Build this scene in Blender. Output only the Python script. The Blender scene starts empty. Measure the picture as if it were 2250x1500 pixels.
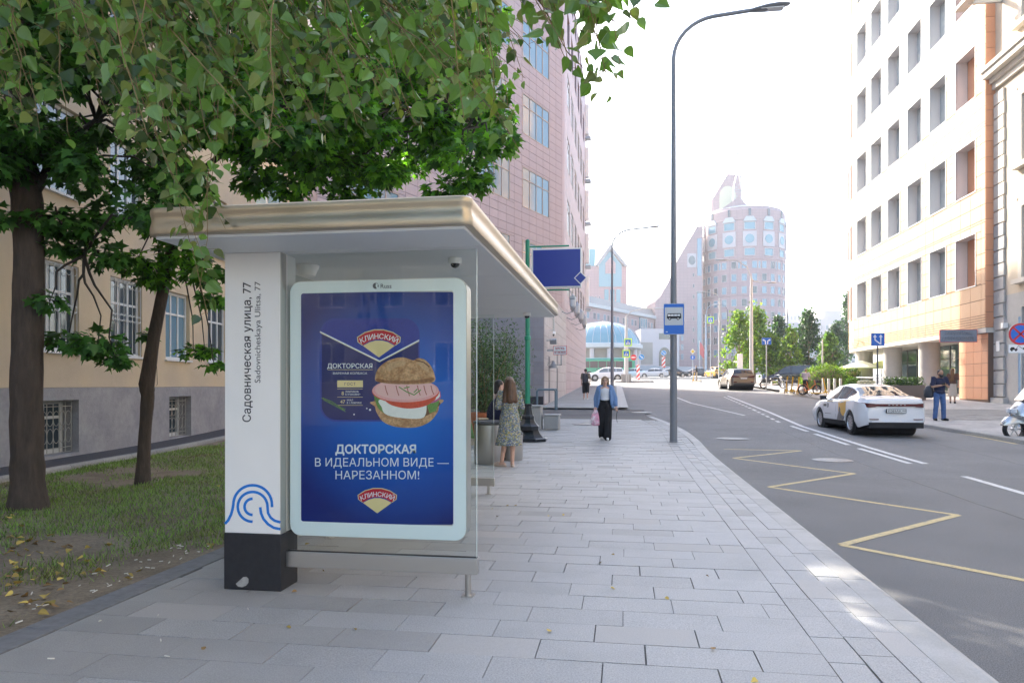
import bpy, bmesh, math, random
import numpy as np
from mathutils import Vector, Matrix, Quaternion

# ------------------------------------------------------------------ camera, sky, sun, exposure
scene = bpy.context.scene
CAM_H = 1.54
YAW = math.atan(246 / 1570)                 # the lens looks a little left of the street's direction (+Y)
cam_data = bpy.data.cameras.new('camera'); cam = bpy.data.objects.new('camera', cam_data)
scene.collection.objects.link(cam); scene.camera = cam
cam.location = (0, 0, CAM_H); cam.rotation_euler = (math.radians(90), 0, YAW)
cam_data.sensor_width = 36; cam_data.lens = 36 * 1570 / 2250
cam_data.shift_y = 95 / 2250; cam_data.clip_start = .05; cam_data.clip_end = 3000
SUN_AZ, SUN_EL = math.radians(34.5), math.radians(32)
world = bpy.data.worlds.new('World'); scene.world = world; world.use_nodes = True
wn = world.node_tree.nodes; wl = world.node_tree.links
sky = wn.new('ShaderNodeTexSky'); sky.sky_type = 'NISHITA'; sky.sun_disc = False
sky.sun_elevation = SUN_EL; sky.sun_rotation = -SUN_AZ
sky.air_density = 1.0; sky.dust_density = 2.9; sky.ozone_density = 1.0
wl.new(sky.outputs[0], wn['Background'].inputs[0]); wn['Background'].inputs[1].default_value = .15
sd = bpy.data.lights.new('sun', 'SUN'); sd.energy = 2.8; sd.angle = math.radians(.53); sd.color = (1, .93, .82)
sun = bpy.data.objects.new('sun', sd); scene.collection.objects.link(sun)
sdir = Vector((-math.sin(SUN_AZ) * math.cos(SUN_EL), math.cos(SUN_AZ) * math.cos(SUN_EL), math.sin(SUN_EL)))
sun.rotation_euler = sdir.to_track_quat('Z', 'Y').to_euler(); sun.location = (-20, 60, 60)
vs = scene.view_settings; vs.view_transform = 'Standard'; vs.look = 'None'; vs.gamma = 1; vs.exposure = 2.2
scene.cycles.use_denoising = True
scene.cycles.max_bounces = 8; scene.cycles.transparent_max_bounces = 24; scene.cycles.volume_bounces = 0
scene.cycles.sample_clamp_indirect = 6
try: scene.cycles.volume_step_rate = 4
except Exception: pass

# ------------------------------------------------------------------ helpers
COL = scene.collection
R = random.Random(7)
rad = math.radians
sa, ca = math.sin(YAW), math.cos(YAW)
def base(y):                                # height of the street: level at the bus stop, rising beyond
    if y < 14: return 0.
    if y < 20: return .028 * (y - 14) ** 2 / 12
    if y < 150: return .084 + .028 * (y - 20)
    return .084 + .028 * 130 + .012 * (min(y, 400) - 150)
def at(px, d, off=0):                       # a spot on the ground: bearing of a column of the photo, distance d in metres
    u = (px - 1125) / 1570 * d
    x, y = u * ca - d * sa, u * sa + d * ca
    return Vector((x, y, base(y) + off))
def hz(py, d):                              # height of a line of the photo at distance d
    return CAM_H + (845 - py) / 1570 * d
def proj(p):
    d = -p[0] * sa + p[1] * ca
    if d < .1: return None
    return 1125 + 1570 * (p[0] * ca + p[1] * sa) / d, 845 - 1570 * (p[2] - CAM_H) / d, d
def inframe(p, m=60):
    q = proj(p); return q is not None and -m < q[0] < 2250 + m and -m < q[1] < 1500 + m

class MB:
    def __init__(s): s.v = []; s.f = []; s.m = []
    def add(s, vs, fs, m=0):
        o = len(s.v); s.v += [tuple(p) for p in vs]
        for f in fs: s.f.append([i + o for i in f]); s.m.append(m)
        return s
    def box(s, c, d, rz=0, m=0, rot=None):
        x, y, z = d[0] / 2, d[1] / 2, d[2] / 2
        Rm = rot if rot is not None else Matrix.Rotation(rz, 3, 'Z')
        vs = [Vector(c) + Rm @ Vector(p) for p in [(-x,-y,-z),(x,-y,-z),(x,y,-z),(-x,y,-z),(-x,-y,z),(x,-y,z),(x,y,z),(-x,y,z)]]
        return s.add(vs, [(3,2,1,0),(4,5,6,7),(0,1,5,4),(1,2,6,5),(2,3,7,6),(3,0,4,7)], m)
    def bb(s, a, b, m=0):
        return s.box([(p + q) / 2 for p, q in zip(a, b)], [abs(q - p) for p, q in zip(a, b)], 0, m)
    def tube(s, pts, rs, n=8, m=0, cap=True):
        pts = [Vector(p) for p in pts]
        if not isinstance(rs, (list, tuple)): rs = [rs] * len(pts)
        o = len(s.v); up = None
        for i, p in enumerate(pts):
            t = (pts[min(i + 1, len(pts) - 1)] - pts[max(i - 1, 0)]).normalized()
            if up is None:
                up = Vector((0, 0, 1)) if abs(t.z) < .9 else Vector((1, 0, 0))
            a = t.cross(up)
            if a.length < 1e-4: a = t.cross(Vector((0, 1, 0)))
            a.normalize(); b = a.cross(t).normalized(); up = b
            for k in range(n):
                q = 2 * math.pi * k / n
                s.v.append(tuple(p + (a * math.cos(q) + b * math.sin(q)) * rs[i]))
        for i in range(len(pts) - 1):
            for k in range(n):
                k2 = (k + 1) % n
                s.f.append([o + i * n + k, o + i * n + k2, o + (i + 1) * n + k2, o + (i + 1) * n + k]); s.m.append(m)
        if cap:
            s.f.append([o + k for k in range(n)][::-1]); s.m.append(m)
            e = o + (len(pts) - 1) * n; s.f.append([e + k for k in range(n)]); s.m.append(m)
        return s
    def lathe(s, prof, n=24, c=(0, 0, 0), m=0, sx=1, sy=1, cap=True, ph=0):
        o = len(s.v)
        for r, z in prof:
            for k in range(n):
                q = 2 * math.pi * (k + ph) / n; s.v.append((c[0] + r * sx * math.cos(q), c[1] + r * sy * math.sin(q), c[2] + z))
        for i in range(len(prof) - 1):
            for k in range(n):
                k2 = (k + 1) % n
                s.f.append([o + i * n + k, o + i * n + k2, o + (i + 1) * n + k2, o + (i + 1) * n + k]); s.m.append(m)
        if cap:
            s.f.append([o + k for k in range(n)][::-1]); s.m.append(m)
            e = o + (len(prof) - 1) * n; s.f.append([e + k for k in range(n)]); s.m.append(m)
        return s
    def loft(s, rings, m=0, cap=True):      # rings of equal point count
        o = len(s.v); n = len(rings[0])
        for r in rings: s.v += [tuple(p) for p in r]
        for i in range(len(rings) - 1):
            for k in range(n):
                k2 = (k + 1) % n
                s.f.append([o + i * n + k, o + i * n + k2, o + (i + 1) * n + k2, o + (i + 1) * n + k]); s.m.append(m)
        if cap:
            s.f.append([o + k for k in range(n)][::-1]); s.m.append(m)
            e = o + (len(rings) - 1) * n; s.f.append([e + k for k in range(n)]); s.m.append(m)
        return s
    def ell(s, c, r, n=14, k=9, rot=None, m=0):
        o = len(s.v); Rm = rot or Matrix.Identity(3)
        for i in range(k + 1):
            ph = math.pi * i / k
            for j in range(n):
                q = 2 * math.pi * j / n
                p = Vector((r[0] * math.sin(ph) * math.cos(q), r[1] * math.sin(ph) * math.sin(q), -r[2] * math.cos(ph)))
                s.v.append(tuple(Vector(c) + Rm @ p))
        for i in range(k):
            for j in range(n):
                j2 = (j + 1) % n
                s.f.append([o + i * n + j, o + i * n + j2, o + (i + 1) * n + j2, o + (i + 1) * n + j]); s.m.append(m)
        return s
    def prism(s, poly, fn, d0, d1, m=0):    # 2-D outline extruded between two depths; fn(a,b,d) -> point
        n = len(poly); o = len(s.v)
        s.v += [tuple(fn(a, b, d0)) for a, b in poly] + [tuple(fn(a, b, d1)) for a, b in poly]
        s.f.append([o + i for i in range(n)][::-1]); s.m.append(m)
        s.f.append([o + n + i for i in range(n)]); s.m.append(m)
        for i in range(n):
            j = (i + 1) % n; s.f.append([o + i, o + j, o + n + j, o + n + i]); s.m.append(m)
        return s
    def flat(s, poly, fn, d=0, m=0):
        return s.add([fn(a, b, d) for a, b in poly], [list(range(len(poly)))], m)
    def limb(s, a, b, ra, rb, n=10, m=0):
        s.tube([a, b], [ra, rb], n, m); s.ell(a, (ra,) * 3, n, 6, m=m); s.ell(b, (rb,) * 3, n, 6, m=m); return s

def mesh_of(name, mb, mats, smooth=None):
    me = bpy.data.meshes.new(name); me.from_pydata(mb.v, [], mb.f)
    if not isinstance(mats, (list, tuple)): mats = [mats]
    for q in mats: me.materials.append(q)
    if len(mats) > 1: me.polygons.foreach_set('material_index', mb.m)
    bm = bmesh.new(); bm.from_mesh(me); bmesh.ops.recalc_face_normals(bm, faces=bm.faces); bm.to_mesh(me); bm.free()
    if smooth is not None:
        me.polygons.foreach_set('use_smooth', [True] * len(me.polygons)); me.set_sharp_from_angle(angle=rad(smooth))
    me.update(); return me
def link(name, me, parent=None, world=False):
    o = bpy.data.objects.new(name, me); COL.objects.link(o)
    if parent:
        o.parent = parent
        if world and parent.type == 'EMPTY': o.matrix_parent_inverse = Matrix.Translation(-parent.location)
    return o
def obj(name, mb, mats, parent=None, smooth=None, bevel=0, world=False, seg=2):
    o = link(name, mesh_of(name, mb, mats, smooth), parent, world)
    if bevel:
        b = o.modifiers.new('bevel', 'BEVEL'); b.width = bevel; b.segments = seg; b.limit_method = 'ANGLE'; b.angle_limit = rad(40)
    return o
def tag(o, label, cat, group=None):
    o['label'] = label; o['category'] = cat
    if group: o['group'] = group
    return o
def thing(name, label, cat, loc=(0, 0, 0), rz=0, group=None):
    o = bpy.data.objects.new(name, None); COL.objects.link(o); o.location = loc; o.rotation_euler = (0, 0, rz)
    o.empty_display_size = .1
    return tag(o, label, cat, group)
def struct(name, mb, mats, smooth=None):
    o = obj(name, mb, mats, None, smooth); o['kind'] = 'structure'; return o
def copy_tree(o, parent=None):
    c = o.copy(); COL.objects.link(c); c.parent = parent
    if parent is not None: c.matrix_parent_inverse = o.matrix_parent_inverse.copy()
    for ch in list(o.children): copy_tree(ch, c)
    return c
def place(o, loc, rz, label=None):
    o.location = loc; o.rotation_euler = (0, 0, rz)
    if label: o['label'] = label
    return o

# ------------------------------------------------------------------ materials
MATS = {}
def M(name, col, rough=.6, metal=0, var=0, vs=3., bump=0, bs=60., spec=.5, rnd=0, coat=0, col2=None, c2s=.5, emit=0, stretch=None, isl=0, trans=0, lo=.4, hi=.62):
    m = bpy.data.materials.new(name); m.use_nodes = True; nt = m.node_tree; N = nt.nodes; L = nt.links
    b = N['Principled BSDF']; b.inputs['Roughness'].default_value = rough; b.inputs['Metallic'].default_value = metal
    b.inputs['Specular IOR Level'].default_value = spec; b.inputs['Coat Weight'].default_value = coat
    c4 = (*col, 1); b.inputs['Base Color'].default_value = c4; cur = None
    geo = None
    def pos():
        nonlocal geo
        if geo is None:
            g = N.new('ShaderNodeNewGeometry'); mp = N.new('ShaderNodeMapping'); L.new(g.outputs['Position'], mp.inputs[0])
            if stretch: mp.inputs['Scale'].default_value = stretch
            geo = (g, mp)
        return geo[1].outputs[0]
    def noise(sc, det=4, ro=.55):
        n = N.new('ShaderNodeTexNoise'); n.inputs['Scale'].default_value = sc; n.inputs['Detail'].default_value = det
        n.inputs['Roughness'].default_value = ro; L.new(pos(), n.inputs['Vector']); return n.outputs[0]
    def mix(a, bb, fac, mode='MIX'):
        x = N.new('ShaderNodeMix'); x.data_type = 'RGBA'; x.blend_type = mode
        for i, v in ((0, fac), (6, a), (7, bb)):
            if hasattr(v, 'node'): L.new(v, x.inputs[i])
            else: x.inputs[i].default_value = v
        return x.outputs[2]
    def ramp(v, lo, hi):
        r = N.new('ShaderNodeMapRange'); L.new(v, r.inputs[0]); r.inputs[1].default_value = lo; r.inputs[2].default_value = hi; return r.outputs[0]
    cur = c4
    if col2: cur = mix(c4, (*col2, 1), ramp(noise(c2s, 5), lo, hi))
    def scale(cur, v, amt):   # v 0..1 -> factor 1-amt..1+amt
        r = N.new('ShaderNodeMapRange'); L.new(v, r.inputs[0]); r.inputs[1].default_value = .25; r.inputs[2].default_value = .75
        r.inputs[3].default_value = 1 - amt; r.inputs[4].default_value = 1 + amt
        x = N.new('ShaderNodeVectorMath'); x.operation = 'SCALE'
        if hasattr(cur, 'node'): L.new(cur, x.inputs[0])
        else: x.inputs[0].default_value = cur[:3]
        L.new(r.outputs[0], x.inputs['Scale']); return x.outputs[0]
    if var: cur = scale(cur, noise(vs, 6, .65), var)
    if rnd:
        oi = N.new('ShaderNodeObjectInfo'); cur = scale(cur, oi.outputs['Random'], rnd)
    if isl:
        pos(); cur = scale(cur, geo[0].outputs['Random Per Island'], isl)
    if hasattr(cur, 'node'): L.new(cur, b.inputs['Base Color'])
    if bump:
        bp = N.new('ShaderNodeBump'); bp.inputs['Strength'].default_value = bump; bp.inputs['Distance'].default_value = .02
        L.new(noise(bs, 6, .6), bp.inputs['Height']); L.new(bp.outputs[0], b.inputs['Normal'])
    if emit:
        b.inputs['Emission Strength'].default_value = emit; b.inputs['Emission Color'].default_value = c4
        if hasattr(cur, 'node'): L.new(cur, b.inputs['Emission Color'])
    if trans:
        t = N.new('ShaderNodeBsdfTranslucent'); mx = N.new('ShaderNodeMixShader'); mx.inputs[0].default_value = trans
        if hasattr(cur, 'node'):
            tc = mix(cur, (1.5, 1.8, .5, 1), 1.0, 'MULTIPLY'); L.new(tc, t.inputs[0])
        else: t.inputs[0].default_value = (col[0] * 1.5, col[1] * 1.8, col[2] * .5, 1)
        L.new(b.outputs[0], mx.inputs[1]); L.new(t.outputs[0], mx.inputs[2]); L.new(mx.outputs[0], N['Material Output'].inputs[0])
    MATS[name] = m; return m
def glass_mat(name, tint=(.9, .96, .94), refl=1.0, dark=0.0):
    m = bpy.data.materials.new(name); m.use_nodes = True; nt = m.node_tree; N = nt.nodes; L = nt.links
    N.remove(N['Principled BSDF']); t = N.new('ShaderNodeBsdfTransparent'); t.inputs[0].default_value = (*tint, 1)
    g = N.new('ShaderNodeBsdfGlossy'); g.inputs['Roughness'].default_value = .015
    fr = N.new('ShaderNodeFresnel'); fr.inputs[0].default_value = 1.5
    mul = N.new('ShaderNodeMath'); mul.operation = 'MULTIPLY_ADD'; mul.inputs[1].default_value = refl; mul.inputs[2].default_value = .0
    L.new(fr.outputs[0], mul.inputs[0])
    mx = N.new('ShaderNodeMixShader'); L.new(mul.outputs[0], mx.inputs[0]); L.new(t.outputs[0], mx.inputs[1]); L.new(g.outputs[0], mx.inputs[2])
    L.new(mx.outputs[0], N['Material Output'].inputs[0]); return m

asphalt = M('asphalt', (.19, .188, .186), .85, var=.8, vs=120, bump=.9, bs=160, col2=(.25, .245, .24), c2s=.45, lo=.35, hi=.75)
asphalt_old = M('asphalt_old', (.10, .098, .098), .9, var=.4, vs=90, bump=.5, bs=150, col2=(.14, .135, .13), c2s=.6)
granite = M('granite', (.395, .39, .38), .62, var=.42, vs=110, bump=.15, bs=200, rnd=.035, col2=(.335, .33, .32), c2s=2.3, lo=.48, hi=.85)
granite2 = M('granite_warm', (.40, .385, .365), .62, var=.2, vs=140, bump=.1, bs=220, rnd=.06)
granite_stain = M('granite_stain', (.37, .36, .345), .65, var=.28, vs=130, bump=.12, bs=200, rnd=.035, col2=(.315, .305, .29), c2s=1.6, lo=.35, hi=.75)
kerbstone = M('kerb_granite', (.42, .41, .39), .7, var=.18, vs=120, bump=.15, bs=120, rnd=.06, col2=(.36, .35, .33), c2s=3)
joint = M('joint_sand', (.15, .145, .135), .95, var=.4, vs=80, bump=.5)
concrete = M('concrete', (.33, .32, .30), .85, var=.2, vs=20, bump=.3, bs=80, rnd=.08)
soil = M('soil', (.19, .148, .10), .95, var=.35, vs=30, bump=.9, bs=45, col2=(.26, .21, .15), c2s=1.6)
paint_white = M('road_paint_white', (.62, .62, .60), .7, var=.2, vs=60, bump=.3, bs=120, col2=(.32, .31, .30), c2s=14, lo=.52, hi=.72)
paint_yellow = M('road_paint_yellow', (.56, .45, .23), .75, var=.25, vs=60, bump=.3, bs=120, col2=(.30, .27, .21), c2s=12, lo=.5, hi=.75)
steel = M('brushed_steel', (.52, .50, .47), .36, 1, var=.06, vs=200)
steel_bronze = M('champagne_metal', (.48, .41, .31), .36, .85, var=.05, vs=4)
white_coat = M('white_coated_metal', (.84, .82, .78), .4, var=.03, vs=3)
soffit_m = M('soffit_grey', (.72, .73, .73), .5, var=.02)
black_base = M('black_painted_metal', (.018, .018, .022), .5, var=.3, vs=20)
dark_gap = M('dark_gap', (.02, .02, .02), .8)
grey_metal = M('grey_painted_metal', (.10, .105, .115), .45, .3, var=.06, vs=8)
lamp_grey = M('lamp_post_grey', (.19, .20, .22), .5, .2, var=.1, vs=15)
pole_white = M('pale_grey_pole', (.50, .50, .49), .5, .2)
galv = M('galvanised', (.42, .43, .44), .45, .7, var=.1, vs=30)
blk = M('black_rubber', (.015, .015, .016), .75)
blk_gloss = M('black_gloss', (.012, .012, .014), .12, coat=.4)
chrome = M('chrome', (.75, .75, .76), .08, 1)
clear_glass = glass_mat('clear_glass', (.955, .98, .97), .32)
pane_dark = M('window_glass_dark', (.05, .07, .085), .04, spec=.9)
pane_blue = M('window_glass_blue', (.16, .28, .36), .06, spec=.9)
pane_curtain = M('window_glass_curtain', (.40, .44, .42), .07, spec=.8, col2=(.26, .30, .31), c2s=.7)
sign_blue = M('sign_blue', (.012, .14, .56), .4)
sign_white = M('sign_white', (.78, .78, .78), .4)
sign_black = M('sign_black', (.01, .01, .01), .5)
sign_red = M('sign_red', (.55, .02, .025), .4)
sign_yellow = M('sign_yellow', (.80, .50, .02), .4)
sign_lime = M('sign_lime', (.55, .85, .03), .4)
print_navy = M('print_navy', (.014, .030, .17), .25)
skin = M('skin', (.58, .36, .27), .55)
skin_tan = M('skin_tan', (.40, .23, .15), .55)

# ------------------------------------------------------------------ lettering
_tc = {}
def text_geo(s, size=1., bold=0., align='CENTER', spacing=1.):
    k = (s, align, spacing)
    if k not in _tc:
        c = bpy.data.curves.new('lettering', 'FONT'); c.body = s; c.size = 1.; c.align_x = align
        c.space_character = spacing; c.resolution_u = 3
        o = bpy.data.objects.new('lettering_tmp', c); COL.objects.link(o)
        dg = bpy.context.evaluated_depsgraph_get(); e = o.evaluated_get(dg); me = e.to_mesh()
        vs_ = [tuple(v.co) for v in me.vertices]; fs_ = [list(p.vertices) for p in me.polygons]; e.to_mesh_clear()
        par = list(range(len(vs_)))                     # the font's small en fills wrongly: rebuild it from its twelve corners
        def find(i):
            while par[i] != i: par[i] = par[par[i]]; i = par[i]
            return i
        for f in fs_:
            for j in f[1:]: par[find(j)] = find(f[0])
        isl_ = {}
        for i in range(len(vs_)): isl_.setdefault(find(i), []).append(i)
        for r_, ids in isl_.items():
            if len(ids) != 12: continue
            xs = sorted({round(vs_[i][0], 3) for i in ids}); ys_ = sorted({round(vs_[i][1], 3) for i in ids})
            if len(xs) != 6 or len(ys_) != 4: continue
            xs = [xs[0], xs[2], xs[3], xs[5]]
            fs_ = [f for f in fs_ if find(f[0]) != r_]
            for x0, x1, y0, y1 in ((xs[0], xs[1], ys_[0], ys_[3]), (xs[1], xs[2], ys_[1], ys_[2]), (xs[2], xs[3], ys_[0], ys_[3])):
                n_ = len(vs_); vs_ += [(x0, y0, 0), (x1, y0, 0), (x1, y1, 0), (x0, y1, 0)]; par += list(range(n_, n_ + 4)); fs_.append([n_, n_ + 1, n_ + 2, n_ + 3])
        _tc[k] = (vs_, fs_)
        bpy.data.objects.remove(o); bpy.data.curves.remove(c)
    return [(x * size, y * size) for x, y, z in _tc[k][0]], _tc[k][1]
def letter(mb, s, fn, a, b, size, d=0, bold=0., m=0, align='CENTER', rot=0, spacing=1., fit=None):
    vs, fs = text_geo(s, size, 0., align, spacing); c, si = math.cos(rot), math.sin(rot); sx = 1
    if fit:
        w = max(v[0] for v in vs) - min(v[0] for v in vs); sx = fit / w
    sh = [(0, 0)] if not bold else [(-bold, 0), (bold, 0), (0, bold), (0, -bold)]
    for i, (ox, oy) in enumerate(sh):
        mb.add([fn(a + (v[0] * sx + ox) * c - (v[1] + oy) * si, b + (v[0] * sx + ox) * si + (v[1] + oy) * c, d + i * .00004) for v in vs], fs, m)

def rrect(x0, y0, x1, y1, r, n=6):
    P = []
    for cx, cy, q in ((x1 - r, y0 + r, -90), (x1 - r, y1 - r, 0), (x0 + r, y1 - r, 90), (x0 + r, y0 + r, 180)):
        for i in range(n + 1):
            w = rad(q + 90 * i / n); P.append((cx + r * math.cos(w), cy + r * math.sin(w)))
    return P
def circ(cx, cy, rx, ry=None, n=28, a0=0, a1=360):
    ry = rx if ry is None else ry; k = n if a1 - a0 >= 360 else n + 1
    return [(cx + rx * math.cos(rad(a0 + (a1 - a0) * i / n)), cy + ry * math.sin(rad(a0 + (a1 - a0) * i / n))) for i in range(k)]
def strip(pts, w):                          # a 2-D line of width w as quads: list of 4-point polygons
    out = []
    L_, R_ = [], []
    for i, p in enumerate(pts):
        a = pts[max(i - 1, 0)]; b = pts[min(i + 1, len(pts) - 1)]
        t = Vector((b[0] - a[0], b[1] - a[1])).normalized(); n = Vector((-t.y, t.x)) * w / 2
        L_.append((p[0] + n.x, p[1] + n.y)); R_.append((p[0] - n.x, p[1] - n.y))
    for i in range(len(pts) - 1): out.append([R_[i], R_[i + 1], L_[i + 1], L_[i]])
    return out

# ------------------------------------------------------------------ walls, tiles, windows
class Frame:                                # a wall seen from outside: u runs to the right, n points out
    def __init__(s, O, u):
        s.O = Vector(O); s.u = Vector((u[0], u[1], 0)).normalized(); s.n = Vector((s.u.y, -s.u.x, 0)); s.rz = math.atan2(s.u.y, s.u.x)
    def __call__(s, a, b, d=0): return s.O + s.u * a + Vector((0, 0, b)) + s.n * d
    def box(s, mb, a0, b0, a1, b1, d0, d1, m=0):
        return mb.add([s(a0,b0,d0), s(a1,b0,d0), s(a1,b0,d1), s(a0,b0,d1), s(a0,b1,d0), s(a1,b1,d0), s(a1,b1,d1), s(a0,b1,d1)],
                      [(3,2,1,0),(4,5,6,7),(0,1,5,4),(1,2,6,5),(2,3,7,6),(3,0,4,7)], m)
def wall_open(mb, fr, A0, B0, A1, B1, ops, depth, m=0, mr=None):   # wall sheet with real openings and their reveals
    mr = m if mr is None else mr
    xs = sorted({A0, A1, *[min(max(v, A0), A1) for o in ops for v in (o[0], o[2])]}); zs = sorted({B0, B1, *[min(max(v, B0), B1) for o in ops for v in (o[1], o[3])]})
    for i in range(len(xs) - 1):
        for j in range(len(zs) - 1):
            cx, cz = (xs[i] + xs[i + 1]) / 2, (zs[j] + zs[j + 1]) / 2
            if any(o[0] < cx < o[2] and o[1] < cz < o[3] for o in ops): continue
            mb.add([fr(xs[i], zs[j]), fr(xs[i + 1], zs[j]), fr(xs[i + 1], zs[j + 1]), fr(xs[i], zs[j + 1])], [(0, 1, 2, 3)], m)
    for a0, b0, a1, b1 in ops:
        for p, q in (((a0, b0), (a1, b0)), ((a1, b0), (a1, b1)), ((a1, b1), (a0, b1)), ((a0, b1), (a0, b0))):
            mb.add([fr(*p), fr(*q), fr(*q, -depth), fr(*p, -depth)], [(0, 1, 2, 3)], mr)
def cut(rects, ops):
    for o in ops:
        out = []
        for r in rects:
            if r[2] <= o[0] or r[0] >= o[2] or r[3] <= o[1] or r[1] >= o[3]: out.append(r); continue
            a0, b0, a1, b1 = r
            if b0 < o[1]: out.append((a0, b0, a1, o[1]))
            if b1 > o[3]: out.append((a0, o[3], a1, b1))
            lo, hi = max(b0, o[1]), min(b1, o[3])
            if a0 < o[0]: out.append((a0, lo, o[0], hi))
            if a1 > o[2]: out.append((o[2], lo, a1, hi))
        rects = out
    return [r for r in rects if r[2] - r[0] > .02 and r[3] - r[1] > .02]
def grid(A0, B0, A1, B1, w, h, bond=0., a_off=0.):
    out = []; j = 0; b = B0
    while b < B1 - .01:
        t = min(b + h, B1); a = A0 - ((a_off + bond * j) % 1) * w
        while a < A1 - .01:
            x0, x1 = max(a, A0), min(a + w, A1)
            if x1 - x0 > .02: out.append((x0, b, x1, t))
            a += w
        b = t; j += 1
    return out
UB = {}
def unit_box(mat):
    if mat.name not in UB:
        mb = MB(); mb.bb((0, -1, 0), (1, 0, 1)); UB[mat.name] = mesh_of('unit_' + mat.name, mb, mat)
    return UB[mat.name]
def pieces(parent, name, rects, fr, th, mat, limit=300, gap=.008, stuff_name=None):
    rk = []
    for r in rects:
        p = fr((r[0] + r[2]) / 2, (r[1] + r[3]) / 2); q = proj(p)
        s = (r[2] - r[0]) * (r[3] - r[1]) / q[2] ** 2 if q and inframe(p) else 0
        rk.append((s, r))
    rk.sort(key=lambda t: -t[0]); rest = MB()
    root = parent
    for i, (s, r) in enumerate(rk):
        a0, b0, a1, b1 = r[0] + gap / 2, r[1] + gap / 2, r[2] - gap / 2, r[3] - gap / 2
        if i < limit and s > 0:
            o = link(name, unit_box(mat), parent, True)
            o.location = fr(a0, b0); o.rotation_euler = (0, 0, fr.rz); o.scale = (a1 - a0, th, b1 - b0)
        else: fr.box(rest, a0, b0, a1, b1, 0, th)
    if rest.f:
        o = obj(stuff_name or name + '_field', rest, mat, parent, world=True); o['kind'] = 'stuff'
def window(parent, fr, a0, b0, a1, b1, d, fm, gm, nx=1, rows=(), bar=.07, th=.07, name='window', pane='pane', sill=0, sm=None):
    mb = MB()
    fr.box(mb, a0, b0, a0 + bar, b1, d - th, d); fr.box(mb, a1 - bar, b0, a1, b1, d - th, d)
    fr.box(mb, a0 + bar, b0, a1 - bar, b0 + bar, d - th, d); fr.box(mb, a0 + bar, b1 - bar, a1 - bar, b1, d - th, d)
    xs = [a0 + bar + (a1 - a0 - 2 * bar) * i / nx for i in range(nx + 1)]; hb = bar * .4
    for x in xs[1:-1]: fr.box(mb, x - hb, b0 + bar, x + hb, b1 - bar, d - th, d - .004)
    zs = [b0 + bar] + [b0 + (b1 - b0) * r for r in rows] + [b1 - bar]
    for z in zs[1:-1]: fr.box(mb, a0 + bar, z - hb, a1 - bar, z + hb, d - th, d - .008)
    w = obj(name, mb, fm, parent, world=True)
    for i in range(nx):
        for j in range(len(zs) - 1):
            g = MB(); fr.box(g, xs[i] + .004, zs[j] + .004, xs[i + 1] - .004, zs[j + 1] - .004, d - th * .75, d - th * .5)
            g_ = gm[(i + j) % len(gm)] if isinstance(gm, list) else gm
            obj(pane, g, g_, w)
    if sill:
        s = MB(); fr.box(s, a0 - .06, b0 - .05, a1 + .06, b0 - .002, d, sill); obj('sill', s, sm or fm, w)
    return w
# ------------------------------------------------------------------ ground, road, pavements
def sheet(xf0, xf1, y0, y1, off, step=2., mb=None, m=0):   # a sheet that follows the street's rise; xf: x limits as functions of y
    mb = mb or MB(); n = max(1, int((y1 - y0) / step)); o = len(mb.v)
    for i in range(n + 1):
        y = y0 + (y1 - y0) * i / n
        mb.v.append((xf0(y), y, base(y) + off)); mb.v.append((xf1(y), y, base(y) + off))
    for i in range(n): mb.f.append([o + 2 * i, o + 2 * i + 1, o + 2 * i + 3, o + 2 * i + 2]); mb.m.append(m)
    return mb
K = lambda v: (lambda y: v)
def kerb_x(y): return 1.95 if y < 17 else (1.95 + .02 * (y - 17) if y < 19 else 1.99 - .0105 * (y - 19) ** 2)
ground_m = M('dusty_ground', (.20, .19, .18), .9, var=.2, vs=3)
g = MB(); ys = [-60] + list(range(0, 151, 5)) + list(range(170, 401, 20)) + [1500]
for y in ys:
    z = base(min(y, 400)) - .16
    g.v += [(-900, y, z), (900, y, z)]
for i in range(len(ys) - 1): g.f.append([2*i, 2*i+1, 2*i+3, 2*i+2]); g.m.append(0)
struct('ground', g, ground_m)
# carriageway, widening into the square beyond the crossing
struct('road', sheet(K(1.2), K(11.2), -30, 24, -.10, 1.5), asphalt)
r2 = sheet(K(-5.4), K(11.2), 24, 74, -.10, 1.5); struct('road_far', r2, asphalt)['label'] = 'grey asphalt carriageway past the crossing'
plaza_m = M('sunlit_asphalt', (.19, .185, .175), .85, var=.2, vs=60, bump=.4, bs=120)
struct('junction_road', sheet(K(-60), K(60), 74, 150, -.10, 3), plaza_m)

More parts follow.
